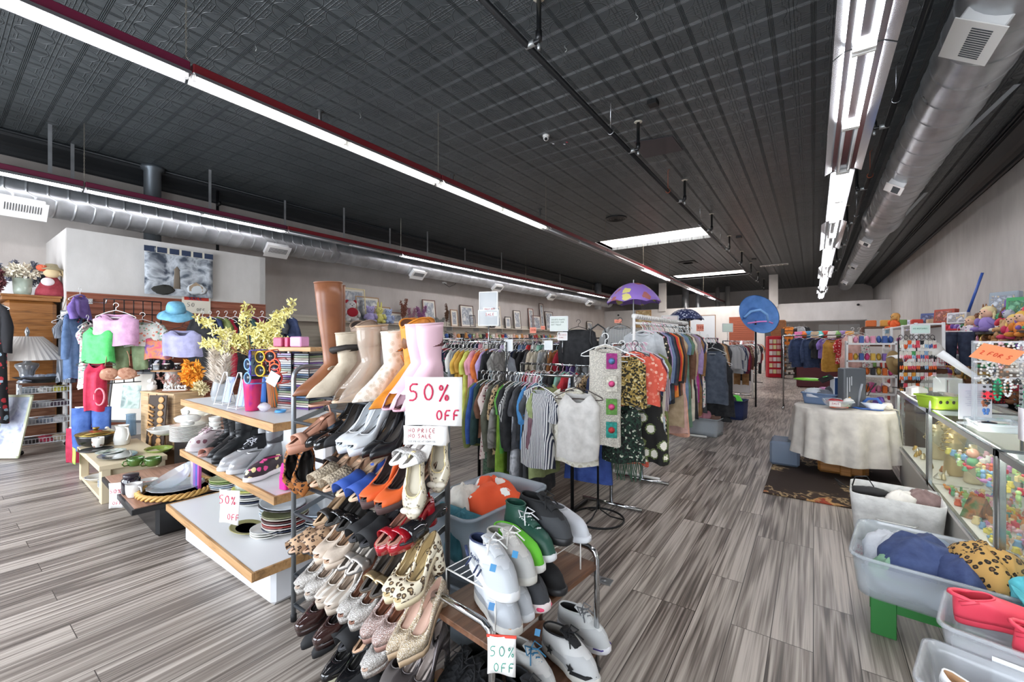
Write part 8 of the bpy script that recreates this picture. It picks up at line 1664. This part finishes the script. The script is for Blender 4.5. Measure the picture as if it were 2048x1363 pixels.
t=quadbin('clear plastic bin overflowing with navy, leopard and turquoise clothes on the green stool',(.50,3.0),.62,.60,.20,mat('dfe5ea',.15,k='glass',tr=.3,coat=.4),math.radians(-8),'clothes_bin',z=.222)
for i,(dx,dy,dz,r,c,k,la) in enumerate(((-.14,.1,.05,(.16,.14,.16),'c9cdd4','cloth','pale grey garment'),(-.05,.0,.10,(.24,.18,.15),'2d3f6e','cloth','navy blue garment'),(.08,-.12,.12,(.16,.12,.12),'2a3a68','cloth','navy sleeve'),(-.17,-.14,.08,(.10,.08,.09),'7ea98c','cloth','sage green garment'),(.20,.14,.10,(.12,.11,.10),'c98aa4','cloth','pink garment'),(.16,-.08,.15,(.17,.14,.15),'b08a4e','leopard','leopard print garment'),(.0,.16,.05,(.18,.12,.14),'8fa0b4','cloth','blue-grey garment'),(.0,0,.01,(.26,.24,.1),'aeb6c0','cloth','pale layer'))):
    m_=mat(c,.85,k=k,c2='17120e',c3='6a4a2a',sc=.9) if k=='leopard' else mat(c,.85,k='cloth');pile('garment_heap','%s crumpled in the clear bin on the green stool'%la,(.50+dx,3.0+dy,.235+dz),r,m_,110+i,cat='clothes')
def drape(name,label,loc,w,m,rz,L=.3,seed=0,over=.12):
    ph=random.Random(seed).uniform(0,6);b=MB()
    def f(u,v):
        x=(u-.5)*w*(1+.08*math.sin(v*4));s=v*(over+L);y=-min(s,over)-.02*math.sin(u*9+ph)*(s > over*.5)-.03*(s > over);z=-max(0,s-over)*.97+.02*math.sin(u*11+ph)*(1-min(1,s/over))
        return (x,y,z)
    b.sheet(f,18,14);return tag(part(name,b,m,loc=loc,rot=(0,0,rz),solid=.004),label,'clothes')
pile('turquoise_garment','bright turquoise garment bulging over the bin rim',(.80,2.76,.37),(.14,.11,.12),mat('4fb8c8',.8,k='cloth'),130,cat='clothes')
drape('turquoise_sleeve','turquoise sleeve hanging over the near rim of the clear bin',(.78,2.70,.445),.2,mat('4fb8c8',.8,k='cloth'),.1,L=.12,seed=3)
t=thing('price_card','white price card with pink writing hanging on the corner of the clear bin','price tag',PD(1722,1098,2.75),0,None,rot=(0,.35,.3));b=MB();b.box((0,0,0),(.08,.002,.11),ch=0);part('card',b,mat('e9e6e8',.8),t);b=MB();write(b,'50%',-.028,.0,.022,y=-.003,r=.001);write(b,'OFF',-.024,-.035,.018,y=-.003,r=.001);part('lettering',b,mat(PK,.6),t)
# clog bins in the corner
tb=quadbin('clear plastic bin of coral clogs with a white label',(.67,2.33),.50,.34,.16,mat('e3e6ea',.15,k='glass',tr=.3,coat=.4),math.radians(-14),'clog_bin',z=.28)
tb2=quadbin('clear plastic bin of black and white shoes at the photo corner',(.565,2.0),.52,.30,.18,mat('e3e6ea',.15,k='glass',tr=.3,coat=.4),math.radians(-14),'shoe_bin',z=.20)
b=MB();b.box((.67,2.33,.14),(.4,.28,.275));tag(part('support_box',b,mat('b9bcc0',.5)),'plain grey box under the bin of coral clogs','box');b=MB();b.box((.565,2.0,.1),(.4,.26,.195));tag(part('support_box',b,mat('b9bcc0',.5)),'plain grey box under the bin of black shoes','box')
b=MB();b.box((0,-.178,.07),(.24,.003,.09),ch=0);part('blank_label',b,mat('e9ebee',.6),tb)
CLG=('clog',dict(L=.26,wide=1.15));COR=mat('e0455a',.45)
for i,(x,y,a,tl) in enumerate(((.56,2.40,.1,.1),(.68,2.27,-.35,.0))):
    o=make_shoe('clog','coral red foam clog, %s'%('turned away with its strap up' if i==0 else 'opening towards the camera'),shoe_meshes(CLG[0],**CLG[1]),cc(COR,COR,COR,lining=mat('b8303f',.5),collar=COR,strap=COR,insole=mat('b8303f',.5)),(x-.1,y,.385),a+(.0 if i==0 else 0),tilt=(tl,0))
    b=MB()
    for k in range(5):b.ell((.15+.02*k,.02*math.sin(k*2),.085-.006*k),(.006,.006,.003),8,5)
    part('vent_hole',b,mat('7a1a28',.7),o)
o=make_shoe('white_sandal','white wedge shoe with tan edge in the front corner bin',shoe_meshes('pump',heel=.05,L=.25,block=True),cc(mat('e6e6e6',.5),'c9a27c','c9a27c'),(.36,2.06,.31),-.5,tilt=(-.2,.6))
o=make_shoe('black_shoe','black leather shoe lying open in the front corner bin',shoe_meshes('flat',L=.26),cc(mat('17181a',.4),'151515','9a6a4a'),(.47,2.03,.31),-.6,tilt=(0,.3))
o=make_shoe('black_shoe','second black shoe with a pale insole in the front corner bin',shoe_meshes('flat',L=.26,point=.3),cc(mat('1b1c1e',.4),'151515','d9e0d8'),(.58,1.93,.31),-.4,tilt=(0,.2))
# towel box behind the shoe rack
t=quadbin('grey clear storage box of orange and white towels behind the shoe rack',(-1.52,1.86),.42,.66,.32,mat('aeb9c2',.25,k='glass',tr=.55),math.radians(-4),'towel_box',z=.32);quadbin('lower grey clear storage box under the towel box',(-1.52,1.86),.42,.66,.30,mat('a5b0ba',.25,k='glass',tr=.6),math.radians(-4),'storage_box')
ORT=mat('e0552c',.9,k='floral',c2='ecebe4',c3='ecebe4',sc=.55)
for i,(dx,dy,dz,r,m_,la) in enumerate(((.05,.05,.14,(.17,.22,.20),ORT,'orange and white printed towel'),(-.08,.17,.16,(.12,.14,.17),ORT,'orange towel with black lettering marks'),(-.12,-.05,.14,(.11,.16,.19),mat('e6e0d4',.9,k='cloth'),'cream towel'),(.02,-.22,.10,(.16,.09,.17),mat('2a6a78',.9,k='cloth'),'teal rolled towel'))):pile('towel','%s in the grey clear box'%la,(-1.52+dx,1.86+dy,.34+dz),r,m_,140+i,cat='towel')
b=MB();b.tube([(-.12,0,0),(.12,0,.0)],.05,14);tag(part('rolled_towel',b,mat('2a6a78',.9,k='cloth'),loc=PD(918,1035,2.25),rot=(0,.2,.3)),'rolled teal towel poking over the rim beside the beaded flats','towel')
# floor outlet
p=PZ(1208,1162,0);b=MB();b.box((0,0,.004),(.10,.07,.008));o=tag(part('floor_outlet',b,mat('b5b6b6',.3,.8),loc=p,rot=(0,0,.1)),'small metal outlet plate set in the floor by the chrome bench','floor outlet');b=MB();b.lathe([(.022,.0085),(.022,.012),(0,.012)],n=16);part('cap',b,mat('8a8b8c',.3,.8),o)
# ================================================================ aisle-side bins and back of shop
p=PZ(1425,870,0);t=quadbin('clear box with pink slippers on the floor by the aisle racks',(p.x-.12,p.y+.05),.50,.38,.28,CLR2,-.15,'slipper_box')
for i,(c,la) in enumerate((('d890a0','pink slipper'),('c98a98','second pink slipper'),('8a6a5c','brown shoe'),('26282a','dark shoe'))):pile('slipper','%s on top of the clear box by the aisle'%la,(p.x-.2+.11*i,p.y+.05+.03*i,.22+.04*(i < 2)),(.13,.08,.12),mat(c,.8),150+i,cat='slipper')
p=PZ(1465,838,0);t=quadbin('navy blue fabric bin of toys on the floor by the aisle racks',(p.x-.1,p.y+.2),.62,.45,.36,mat('22305a',.7),-.1,'toy_bin',taper=.95)
for i,(c,la,dx) in enumerate((('5ad83a','lime green toy tube',.12),('b02a80','magenta board',-.05),('e0b03a','yellow toy',-.2),('26262a','black bag',.05))):pile('toy','%s in the navy bin'%la,(p.x-.1+dx,p.y+.2-.05*i,.22),(.16,.12,.22),mat(c,.5),160+i,cat='toy')
t=thing('folding_chair','white folding frame hamper standing behind the navy bin','hamper',(PZ(1500,795,0).x-.25,PZ(1500,795,0).y,0));b=MB();b.tube([(-.3,0,0),(-.28,0,.85),(.28,0,.9),(.3,0,0)],.015,8);b.tube([(-.3,.3,0),(-.28,.1,.85),(.28,.1,.9),(.3,.3,0)],.015,8);part('frame',b,WHT,t);b=MB();b.box((0,.1,.4),(.5,.2,.6),ch=.03);part('bag',b,mat('d6d3d4',.8),t);t.name='laundry_hamper'
# umbrellas
def umbrella(label,apex,R_,h,m,pole_z,mp=WHT,poleless=False,name='umbrella'):
    t=thing(name,label,'umbrella',(apex.x,apex.y,pole_z));az=apex.z-pole_z;b=MB();n=8;k_=5;Rn=[]
    for i in range(7):
        q=i/6;ring=[]
        for j in range(n*k_):
            a=2*PI*j/(n*k_);f=(j%k_)/k_;sc=1-.05*math.sin(PI*f)*q;z=az-h*q**1.8-.05*0+.03*math.sin(PI*f)*q
            ring.append((R_*q**.85*sc*math.cos(a),R_*q**.85*sc*math.sin(a),z))
        Rn.append(ring)
    b.loft(Rn,cap0=True,cap1=False);part('canopy',b,m,t,solid=.003)
    for j in range(n):a=2*PI*j/n;b=MB();b.tube([(0,0,az-h*.5),(R_*.5*math.cos(a),R_*.5*math.sin(a),az-h*.36),(R_*.98*math.cos(a),R_*.98*math.sin(a),az-h*1.02)],.004,4);part('rib',b,STEEL,t)
    b=MB();b.tube([(0,0,0),(0,0,az+.05)],.022 if mp is WHT else .008,10);part('pole',b,mp,t);return t
ap=PD(1267,566,6.2);UM=mat('8f6fc0',.6,k='floral',c2='d8cf7a',c3='a5605a',sc=.33)
umbrella('purple child\'s umbrella with yellow and red patches open on a pole above the tall rack',ap,.40,.30,UM,1.3,mat('d9d9da',.2,k='glass',tr=.7),name='umbrella')
ap=PD(1370,617,9.4);umbrella('navy umbrella with white flower specks open above the racks',ap,.40,.26,mat('2a3560',.6,k='dots',c2='c9cfe0',sc=.5),1.5,BLKP)
# giant blue hat
p=PD(1511,632,9.6);t=thing('giant_foam_hat','giant blue foam sombrero with a pale loop and pink band tilted up on a rack','hat',p,0,None,rot=(1.15,.1,.55));t.rotation_euler=(1.25,0.15,.62)
b=MB();b.lathe([(.16,-.16),(.20,-.02),(.24,.0),(.36,.05),(.45,.13),(.46,.14),(.36,.04),(.24,-.02),(.22,-.04),(.18,-.18),(0,-.2)],n=40);part('brim',b,mat('4f84c8',.7,k='cloth',sc=.4),t)
b=MB();b.tube([(-.32,-.12,.10),(-.2,.02,.16),(0,.08,.18),(.16,.0,.16),(.2,-.16,.12)],.03,10);part('pale_loop',b,mat('7aa8dc',.7),t);b=MB();b.tube([(-.26,-.26,.12),(0,-.18,.12),(.2,-.14,.12),(.3,-.18,.14)],.018,8);part('pink_band',b,mat('e08ac8',.7),t)
b=MB();b.tube([(p.x,p.y+.05,0),(p.x,p.y+.05,p.z-.1)],.02,8);tag(part('hat_pole',b,BLKP),'dark pole holding the giant blue hat','pole')
# red spinner, black shelf, wooden cabinet at the back
def ypl(px,py,d):return PD(px,py,d)
p=PD(1550,690,17.5);t=thing('card_spinner','red display rack with rows of packaged goods at the aisle end','display rack',(p.x,p.y,0),.35);b=MB();b.box((0,0,.85),(.62,.3,1.7));part('frame',b,mat('c01a2c',.5),t)
for z in (.25,.5,.75,1.0,1.25,1.48):
    for k in range(4):
        b=MB();b.box((-.2+.135*k,-.17,z),(.11,.04,.17));part('packet',b,mat(['e6e0dc','d8c8c0','e0d6a0','d8a8a0'][(k+int(z*4))%4],.5),t)
p=PD(1578,690,17.0);t=thing('black_shoe_shelf','black shelf unit with many tiers of shoes beside the red rack','shelf unit',(p.x,p.y,0),.35)
for k in range(9):b=MB();b.box((0,0,.15+.22*k),(.46,.34,.02));part('shelf',b,mat('17181a',.5),t)
for x in (-.22,.22):b=MB();b.box((x,0,1.0),(.025,.34,2.0));part('side',b,mat('17181a',.5),t)
for k in range(8):
    for j in range(3):b=MB();b.ell((0,0,.05),(.05,.12,.05),8,6);M_=Matrix.Rotation(.35,3,'Z') @ Vector((-.14+.14*j,-.04,0));tag(part('shoe',b,mat(['8d8a86','5a4a3c','c9c5c0'][(j+k)%3],.5),loc=(p.x+M_.x,p.y+M_.y,.165+.22*k)),'shoe on the black many-tiered shelf at the aisle end','shoe','shoes on the black back shelf')
p=PD(1557,655,18.3);b=MB();b.box((0,0,1.2),(.55,.4,2.4));tag(part('brown_cabinet',b,mat('9a5f2c',.5,k='wood'),loc=(p.x,p.y,0)),'tall brown cabinet behind the giant hat','cabinet')
for i,(px,c,L_,la) in enumerate(((1576,'tangerine',.8,'orange and white costume hanging by the back opening'),(1598,'pale_grey',1.2,'long grey and black coat hanging at the back'),(1608,'black',.9,'black sleeve garment hanging at the back opening'))):
    q=PD(px,648,18.0);garment('jacket',c_(c),q,.4,la,None,L=L_,thick=2)
t=thing('burgundy_counter','burgundy shelf counter heaped with toys near the back','counter',(PD(1650,690,13.5).x,PD(1650,690,13.5).y,0),.0);b=MB();b.box((0,0,.78),(1.5,.5,1.56));part('body',b,mat('4f1a22',.5),t);b=MB();b.box((0,0,1.58),(1.56,.56,.04));part('top',b,mat('5a2028',.5),t);b=MB();b.box((-.2,-.26,1.4),(.2,.01,.2),ch=0);part('paper_notice',b,mat('e6e3e0',.7),t)
q=t.location;rd=random.Random(19)
GN=[('e07ab0','pink tray'),('e0702a','orange pumpkin'),('4a90c0','blue box'),('c9b090','tan doll'),('5ac0b8','turquoise hat'),('d84a3a','red tub'),('e9e4dc','white jar'),('7aa85a','green plant pot'),('a58ac0','lilac bundle'),('e8a84a','orange cup')]
for k in range(20):
    c,la=GN[k%10];b=MB()
    if k%3==0:b.box((0,0,.1),(.22,.2,.2))
    elif k%3==1:b.ell((0,0,.1),(.12,.12,.1),12,8)
    else:b.lathe([(.08,0),(.1,.15),(.11,.2),(.05,.22)],n=14)
    tag(part('counter_goods',b,mat(c,.5),loc=(q.x-.7+.145*(k%10),q.y-.12+.24*(k//10),1.602+.0*(k//10))),'%s on the burgundy counter, %s row'%(la,'front' if k < 10 else 'back'),la.split()[-1])
for i,(px,c,k,L_,la) in enumerate(((1598,'denim','jacket',.75,'dark denim jacket hanging in front of the burgundy counter'),(1622,'navy','jacket',.75,'navy denim jacket behind the first denim jacket'),(1640,'black','tee',.5,'black top with pink details before the counter'),(1655,'purple','tee',.5,'purple patterned garment before the counter'),(1663,'mustard','gown',.8,'yellow patterned scarf dress before the counter'),(1690,'red_print','top',.6,'red and white top at the aisle side'),(1705,'blush','gown',.8,'pink tulle child dress hanging behind the round table'),(1718,'pale_floral','gown',.7,'cream tulle dress hanging behind the round table'))):
    q=PD(px,668 if i < 6 else 655,11.0-.2*i if i < 6 else 8.5);garment(k,mat('27395e',.8,k='cloth') if i < 2 else c_(c),q,.4,la,None,L=L_,thick=2,width=.9)
rack('long rail in front of the burgundy counter',(-.55,11.3),(.75,11.3),1.62)
t=thing('low_wall_shelf','low white shelving with orange and white toys behind the round table','shelving',(.80,9.6,0))
for z in (.3,.6,.9,1.15,1.45):b=MB();b.box((0,0,z),(.66,.4,.03));part('shelf',b,WU,t)
for x in (-.32,.32):b=MB();b.box((x,0,.75),(.03,.4,1.5));part('side',b,WU,t)
rd=random.Random(23)
for z in (.31,.61,.91,1.16,1.46):
    for k in range(8):b=MB();c=rd.choice(['e0702a','e8e2da','3a5a9a','d84a8a','8a6ab8','e0b84a','2c2c30','d890a8']);b.ell((0,0,.06),(.036,.08,.06),10,7,lump=.15,seed=k) if k%2 else b.box((0,0,.06),(.06,.16,.12));tag(part('toy',b,mat(c,.5),loc=(.53+.077*k,9.58,z+.006)),'small toy on the low white shelving behind the round table','toy','toys on the low white shelving')
# far shelving between counter and toy wall
t=thing('tall_shelving','tall brown shelving of boxes and pots near the back of the toy side','shelving',(1.7,12.5,0))
for z in (.4,.9,1.4,1.8):b=MB();b.box((0,0,z),(1.6,.5,.04));part('shelf',b,mat('5a3a26',.5),t)
for x in (-.8,.8):b=MB();b.box((x,0,.9),(.04,.5,1.8));part('side',b,mat('5a3a26',.5),t)
for k in range(24):
    c,la=GN[(k*7)%10];z=(.42,.92,1.42,1.82)[k%4];b=MB();b.box((0,0,.07),(.18,.2,.14)) if k%2 else b.lathe([(.06,0),(.08,.06),(.07,.14),(.03,.16)],n=14)
    tag(part('stored_goods',b,mat(c,.5),loc=(1.05+.25*(k//4),12.4,z)),'container on the tall brown shelving','container','containers on the tall brown shelving')
# back wall bits
p=PY(1287,640,YP-.05);framed(0,0,None,.9,1.0,'b5803c',mat('c9b48a',.6,k='noise',c2='a58a5a',c3='e0d0a8',sc=.4),'gold framed picture leaning against the back partition',loc=(p.x,p.y,2.3),rz=0,name='framed_picture')
p=PY(1405,650,YP-.02);framed(0,0,None,1.3,1.5,'8a6238',mat('c6cbd0',.15),'brown framed window pane in the back partition',loc=(p.x,p.y,1.4),rz=0,name='framed_mirror')
for x,la in ((.6,'first pale door leaf in the back opening'),(1.4,'second pale door leaf in the back opening')):b=MB();b.box((x,YP+1.2,1.15),(.78,.05,2.3));o=tag(part('closet_door',b,mat('b9bab8',.6)),la,'door');b=MB();b.ell((x-.3,YP+1.16,1.1),.03);part('handle',b,STEEL,o)
for px,py,la in ((1237,630,'dark ceiling-side camera dot on the back partition beside the gold frame'),(1716,609,'small black camera on the back partition above the opening')):
    p=PY(px,py,YP-.03);b=MB();b.lathe([(.05,0),(.05,.06),(.03,.09),(0,.09)],n=12,X=Euler((PI/2,0,0)).to_matrix().to_4x4());tag(part('wall_camera',b,mat('1a1a1c',.4),loc=p),la,'security camera')
# long wall picture shelf -------------------------------------------------------
XW=XL+.35
t=thing('picture_shelf','long cream shelf of pictures and ornaments high on the side wall','shelf',(XL+.18,13,2.0));b=MB();b.box((0,0,0),(.34,17.0,.025));part('board',b,mat('cfc8bb',.5),t)
for k in range(12):b=MB();b.box((-.02,-8+1.45*k,-.08),(.28,.02,.12));part('bracket',b,STEEL,t)
def sh(px):return PX(px,640,XW-.12).y
FR=[(705,1.0,.95,'d8c89a','large gold framed picture behind the teddy with a heart'),(742,.75,.75,'a5825a','wood framed mirror-like print beside the soft toys'),(771,.55,.5,'a5825a','light wood framed print with blue mount'),(795,.6,.36,'7a4a2a','low dark wood framed photograph'),(865,.55,.85,'6a3a2c','burgundy framed print standing upright'),(914,.35,.6,'a58060','narrow light brown framed drawing'),(940,.7,.8,'5a3a2e','dark brown framed print beside the clear sign holder'),(950,.3,.45,'26262a','small black framed mirror'),(1000,.5,.9,'cdbba8','pale framed canvas behind the oval mirror'),(1021,.4,.5,'26262a','small black frame past the oval mirror'),(1040,.5,.8,'4a3a32','upright dark framed photograph'),(1068,.4,.95,'7a3a2a','tall narrow red-brown frame'),(1078,.7,.65,'6a3a2e','red framed print in the cluster'),(1090,.35,1.25,'5a3426','tallest narrow dark frame'),(1104,.7,.9,'4a3028','dark framed picture behind the clear card holder'),(1184,.7,.6,'4a3a2a','small dark frame near the end of the picture shelf')]
for i,(px,w,h,c,la) in enumerate(FR):framed(0,0,None,w*1.05,h*1.02,c,mat('c9ccd0',.25,k='noise',c2='8f949c',c3='dcdcd8',sc=.5),la,loc=(XL+.13,sh(px),2.014),rz=PI/2,lean=-.10,mat_w=.06)
for i,(px,s_,c,c2,la,kw) in enumerate(((699,.62,'e6e0dc','a0202c','white teddy bear with red ears holding a red heart on the picture shelf',{}),(738,.5,'b5a8d8','b5a8d8','lilac plush bear on the picture shelf',{}),(756,.5,'e2da7c','e2da7c','yellow plush rabbit on the picture shelf',dict(ears='long')),(774,.45,'a9b8dc','a9b8dc','pale blue plush bear on the picture shelf',{}))):
    o=plush('teddy_bear',la,(XL+.30,sh(px),2.014),mat(c,.9,k='cloth'),s_,m2=mat(c2,.9),rz=PI/2-.35,**kw)
    if i==0:b=MB();b.ell((0,-.28*s_,.42*s_),(.24*s_,.08*s_,.2*s_),12,8);part('heart',b,mat('a5182a',.8),o)
for i,(px,tips,c,fl,sz,la) in enumerate(((808,[(0,-.1,.7),(0,.1,.8),(0,0,.6)],'8a5644',30,.06,'brown dried stems in a narrow vase'),(824,[(0,-.1,.5),(0,.1,.5)],'b58a9a',40,.05,'mauve flowers in a glass vase'),(845,[(0,-.2,.55),(0,.15,.6),(0,0,.3)],'a5709a',46,.06,'purple and green flower wreath arrangement'),(893,[(0,0,.75),(0,.05,.5)],'6a4a34',40,.05,'tall brown carved figure of dried leaves'),(880,[(0,-.2,.25),(0,.2,.25)],'9a9a96',40,.05,'grey and white dried flower cluster'))):
    blossoms('flower_arrangement',la+' on the picture shelf',(XL+.22,sh(px),2.014),tips,c,'5a4a3a',30+i,fl,sz)
t=thing('oval_mirror','oval mirror with a dark scrolled frame on the picture shelf','mirror',(XL+.16,sh(988),2.014),PI/2);b=MB();b.tube([(.28*math.cos(a),0,.42+.42*math.sin(a)) for a in [2*PI*k/30 for k in range(30)]],.03,8,closed=True);part('frame',b,mat('4a4240',.3,.5),t);b=MB();b.lathe([(.27,-.005),(.27,.005)],n=30,sy=1.5,X=Matrix.Translation((0,0,.42)) @ Euler((PI/2,0,0)).to_matrix().to_4x4());part('glass',b,mat('c9ccd0',.05,1),t)
t=thing('lower_wall_shelf','second cream wall shelf of small ornaments under the picture shelf','shelf',(XL+.18,14.5,1.55));b=MB();b.box((0,0,0),(.3,10,.025));part('board',b,mat('d6d0c4',.5),t)
rd=random.Random(41)
for k in range(46):
    y=9.8+9.3*k/46;v=k%3;c,cn=rd.choice((('b03a30','red'),('e8e2d8','white'),('c98a4a','amber'),('3a5a9a','blue'),('2a2a2e','black'),('d8b0a0','pink'),('8a9a6a','green')));b=MB()
    if v==0:b.lathe([(.05,0),(.09,.08),(.04,.2),(.06,.24)],n=12)
    elif v==1:b.ell((0,0,.1),(.08,.08,.1),10,7)
    else:b.box((0,0,.1),(.10,.14,.2))
    vn=['vase','figurine','box'][v];tag(part('ornament_'+vn,b,mat(c,.35),loc=(XL+.2,y,1.565)),'%s ornament %s on the lower wall shelf'%(cn,vn),vn,'%s ornament %ss on the lower wall shelf'%(cn,vn))
for k in range(9):                                                        # slat wall arms with bunches of small clothes
    y=5.2+1.1*k;t=thing('slat_hook_arm','chrome waterfall arm on the cream slat wall, %s from the fitting room'%nm[k],'hook arm',(XL+.03,y,1.85));b=MB();b.tube([(0,0,0),(.5,0,-.2)],.012,6);part('rod',b,STEEL,t)
    for j in range(2):
        cn=['white','charcoal','pale_floral','crimson','black','lavender','pale_grey','navy','pink'][(k*2+j)%9];garment('tee',c_(cn),(XL+.2+.22*j,y,1.78-.09*j),PI/2,ulabel('%s small top on the %s slat wall arm'%(word(cn),nm[k])),'small tops on the slat wall arms',L=.42,thick=1.8,hang=HW)
# sign holders standing on racks
def holder(px,py,d,w,h,la,txts,paper='e3e6e6',clear=True,pole=.3,card=None):
    p=PD(px,py,d);t=thing('sign_holder',la,'sign',p,.3);
    b=MB();b.box((0,0,0),(w,.012,h));part('holder',b,mat('e3e8ea',.08,k='glass',tr=.3,coat=.6) if clear else mat(paper,.6),t)
    b=MB();
    for c,s in (((0,0,h/2),(w,.016,.008)),((0,0,-h/2),(w,.016,.008)),((-w/2,0,0),(.008,.016,h)),((w/2,0,0),(.008,.016,h))):b.box(c,s)
    part('edge',b,mat('eceeee',.3),t)
    if card:b=MB();b.box((card[0],-.009,card[1]),(card[2],.003,card[3]),ch=0);part('card',b,mat(paper,.7),t)
    b=MB();b.tube([(0,0,-h/2),(0,0,-h/2-pole)],.006,6);part('stem',b,STEEL,t)
    for (s_,x,z,hh,c,r) in txts:b=MB();write(b,s_,x,z,hh,y=-.012,r=r,jit=.05);part('lettering',b,mat(c,.6),t)
holder(977,602,4.6,.21,.20,'empty clear upright sign frame above the middle racks',[('HALF OFF',-.04,-.095,.018,'c83a3a',.0015)],card=(.0,-.085,.12,.03),pole=0)
holder(977,635,4.6,.23,.17,'lower clear sign frame with a white card and red writing',[('SALE',-.03,.02,.03,'c83a3a',.002)],card=(.04,.04,.13,.05),pole=.3)
holder(1118,647,5.0,.21,.17,'clear sign frame with green handwriting on white paper',[('SHIRTS PANTS',-.09,.04,.016,'5a6a5a',.0012),('DRESSES 50%',-.09,.01,.016,'5a6a5a',.0012),('OFF TODAY',-.09,-.02,.016,'5a6a5a',.0012)],card=(0,0,.2,.16),paper='dfe6df',pole=.04)
holder(1125,672,5.0,.11,.09,'small white card with red writing below the green-lettered frame',[('ALL SALES',-.045,.01,.013,'b83a44',.001),('FINAL',-.04,-.02,.013,'b83a44',.001)],clear=False,paper='e9e3e0',pole=.15)
for i,(px,py,d,w,h,la) in enumerate(((1066,660,5.2,.08,.07,'square salmon price card on a rack end'),(1086,655,6.0,.06,.05,'smaller salmon price card next to the first'),(1236,600+42,6.0,.10,.05,'salmon card beside the umbrella pole'),(850,652,6.5,.10,.06,'salmon card on the cream slat wall'),(1400,655,8.0,.13,.13,'square salmon card on the aisle racks'),(1296,600+47,5.0,.0,.0,''),)):
    if w:p=PD(px,py,d);t=thing('price_card',la,'sign',p,.4);b=MB();b.box((0,0,0),(w,.003,h),ch=0);part('card',b,mat('f09a82',.7),t);b=MB();b.tube([(0,.004,0),(0,.004,-.4)],.003,5);part('stem',b,STEEL,t);b=MB();write(b,'50%',-w*.35,-h*.15,h*.35,y=-.004,r=h*.03);part('lettering',b,mat('c04a3a',.6),t)
holder(1340,640,7.5,.28,.16,'clear sleeve with a pale price sheet on the tall white rack',[('5',-.05,-.04,.08,'d89090',.004)],paper='e8dcd8',card=(0,0,.25,.14),pole=.1)
for i,(px,py,d,w,h) in enumerate(((1017,690,4.9,.10,.13),(1097,690,4.9,.09,.10))):holder(px,py,d,w,h,'white paper tag sheet standing on the middle rail, %s'%('first' if i==0 else 'second'),[],clear=False,pole=.1)
holder(1455,690-35,9.0,.2,.18,'clear holder with pale green sheet beyond the navy umbrella',[],paper='d0e0d4',card=(0,0,.18,.16),pole=.2);holder(1840,658,5.0,.18,.10,'mint green notice in a clear sleeve above the white cap',[('NO REFUNDS',-.07,0,.016,'5a9a80',.0012)],paper='cfe6dc',card=(0,0,.17,.09),pole=.2)
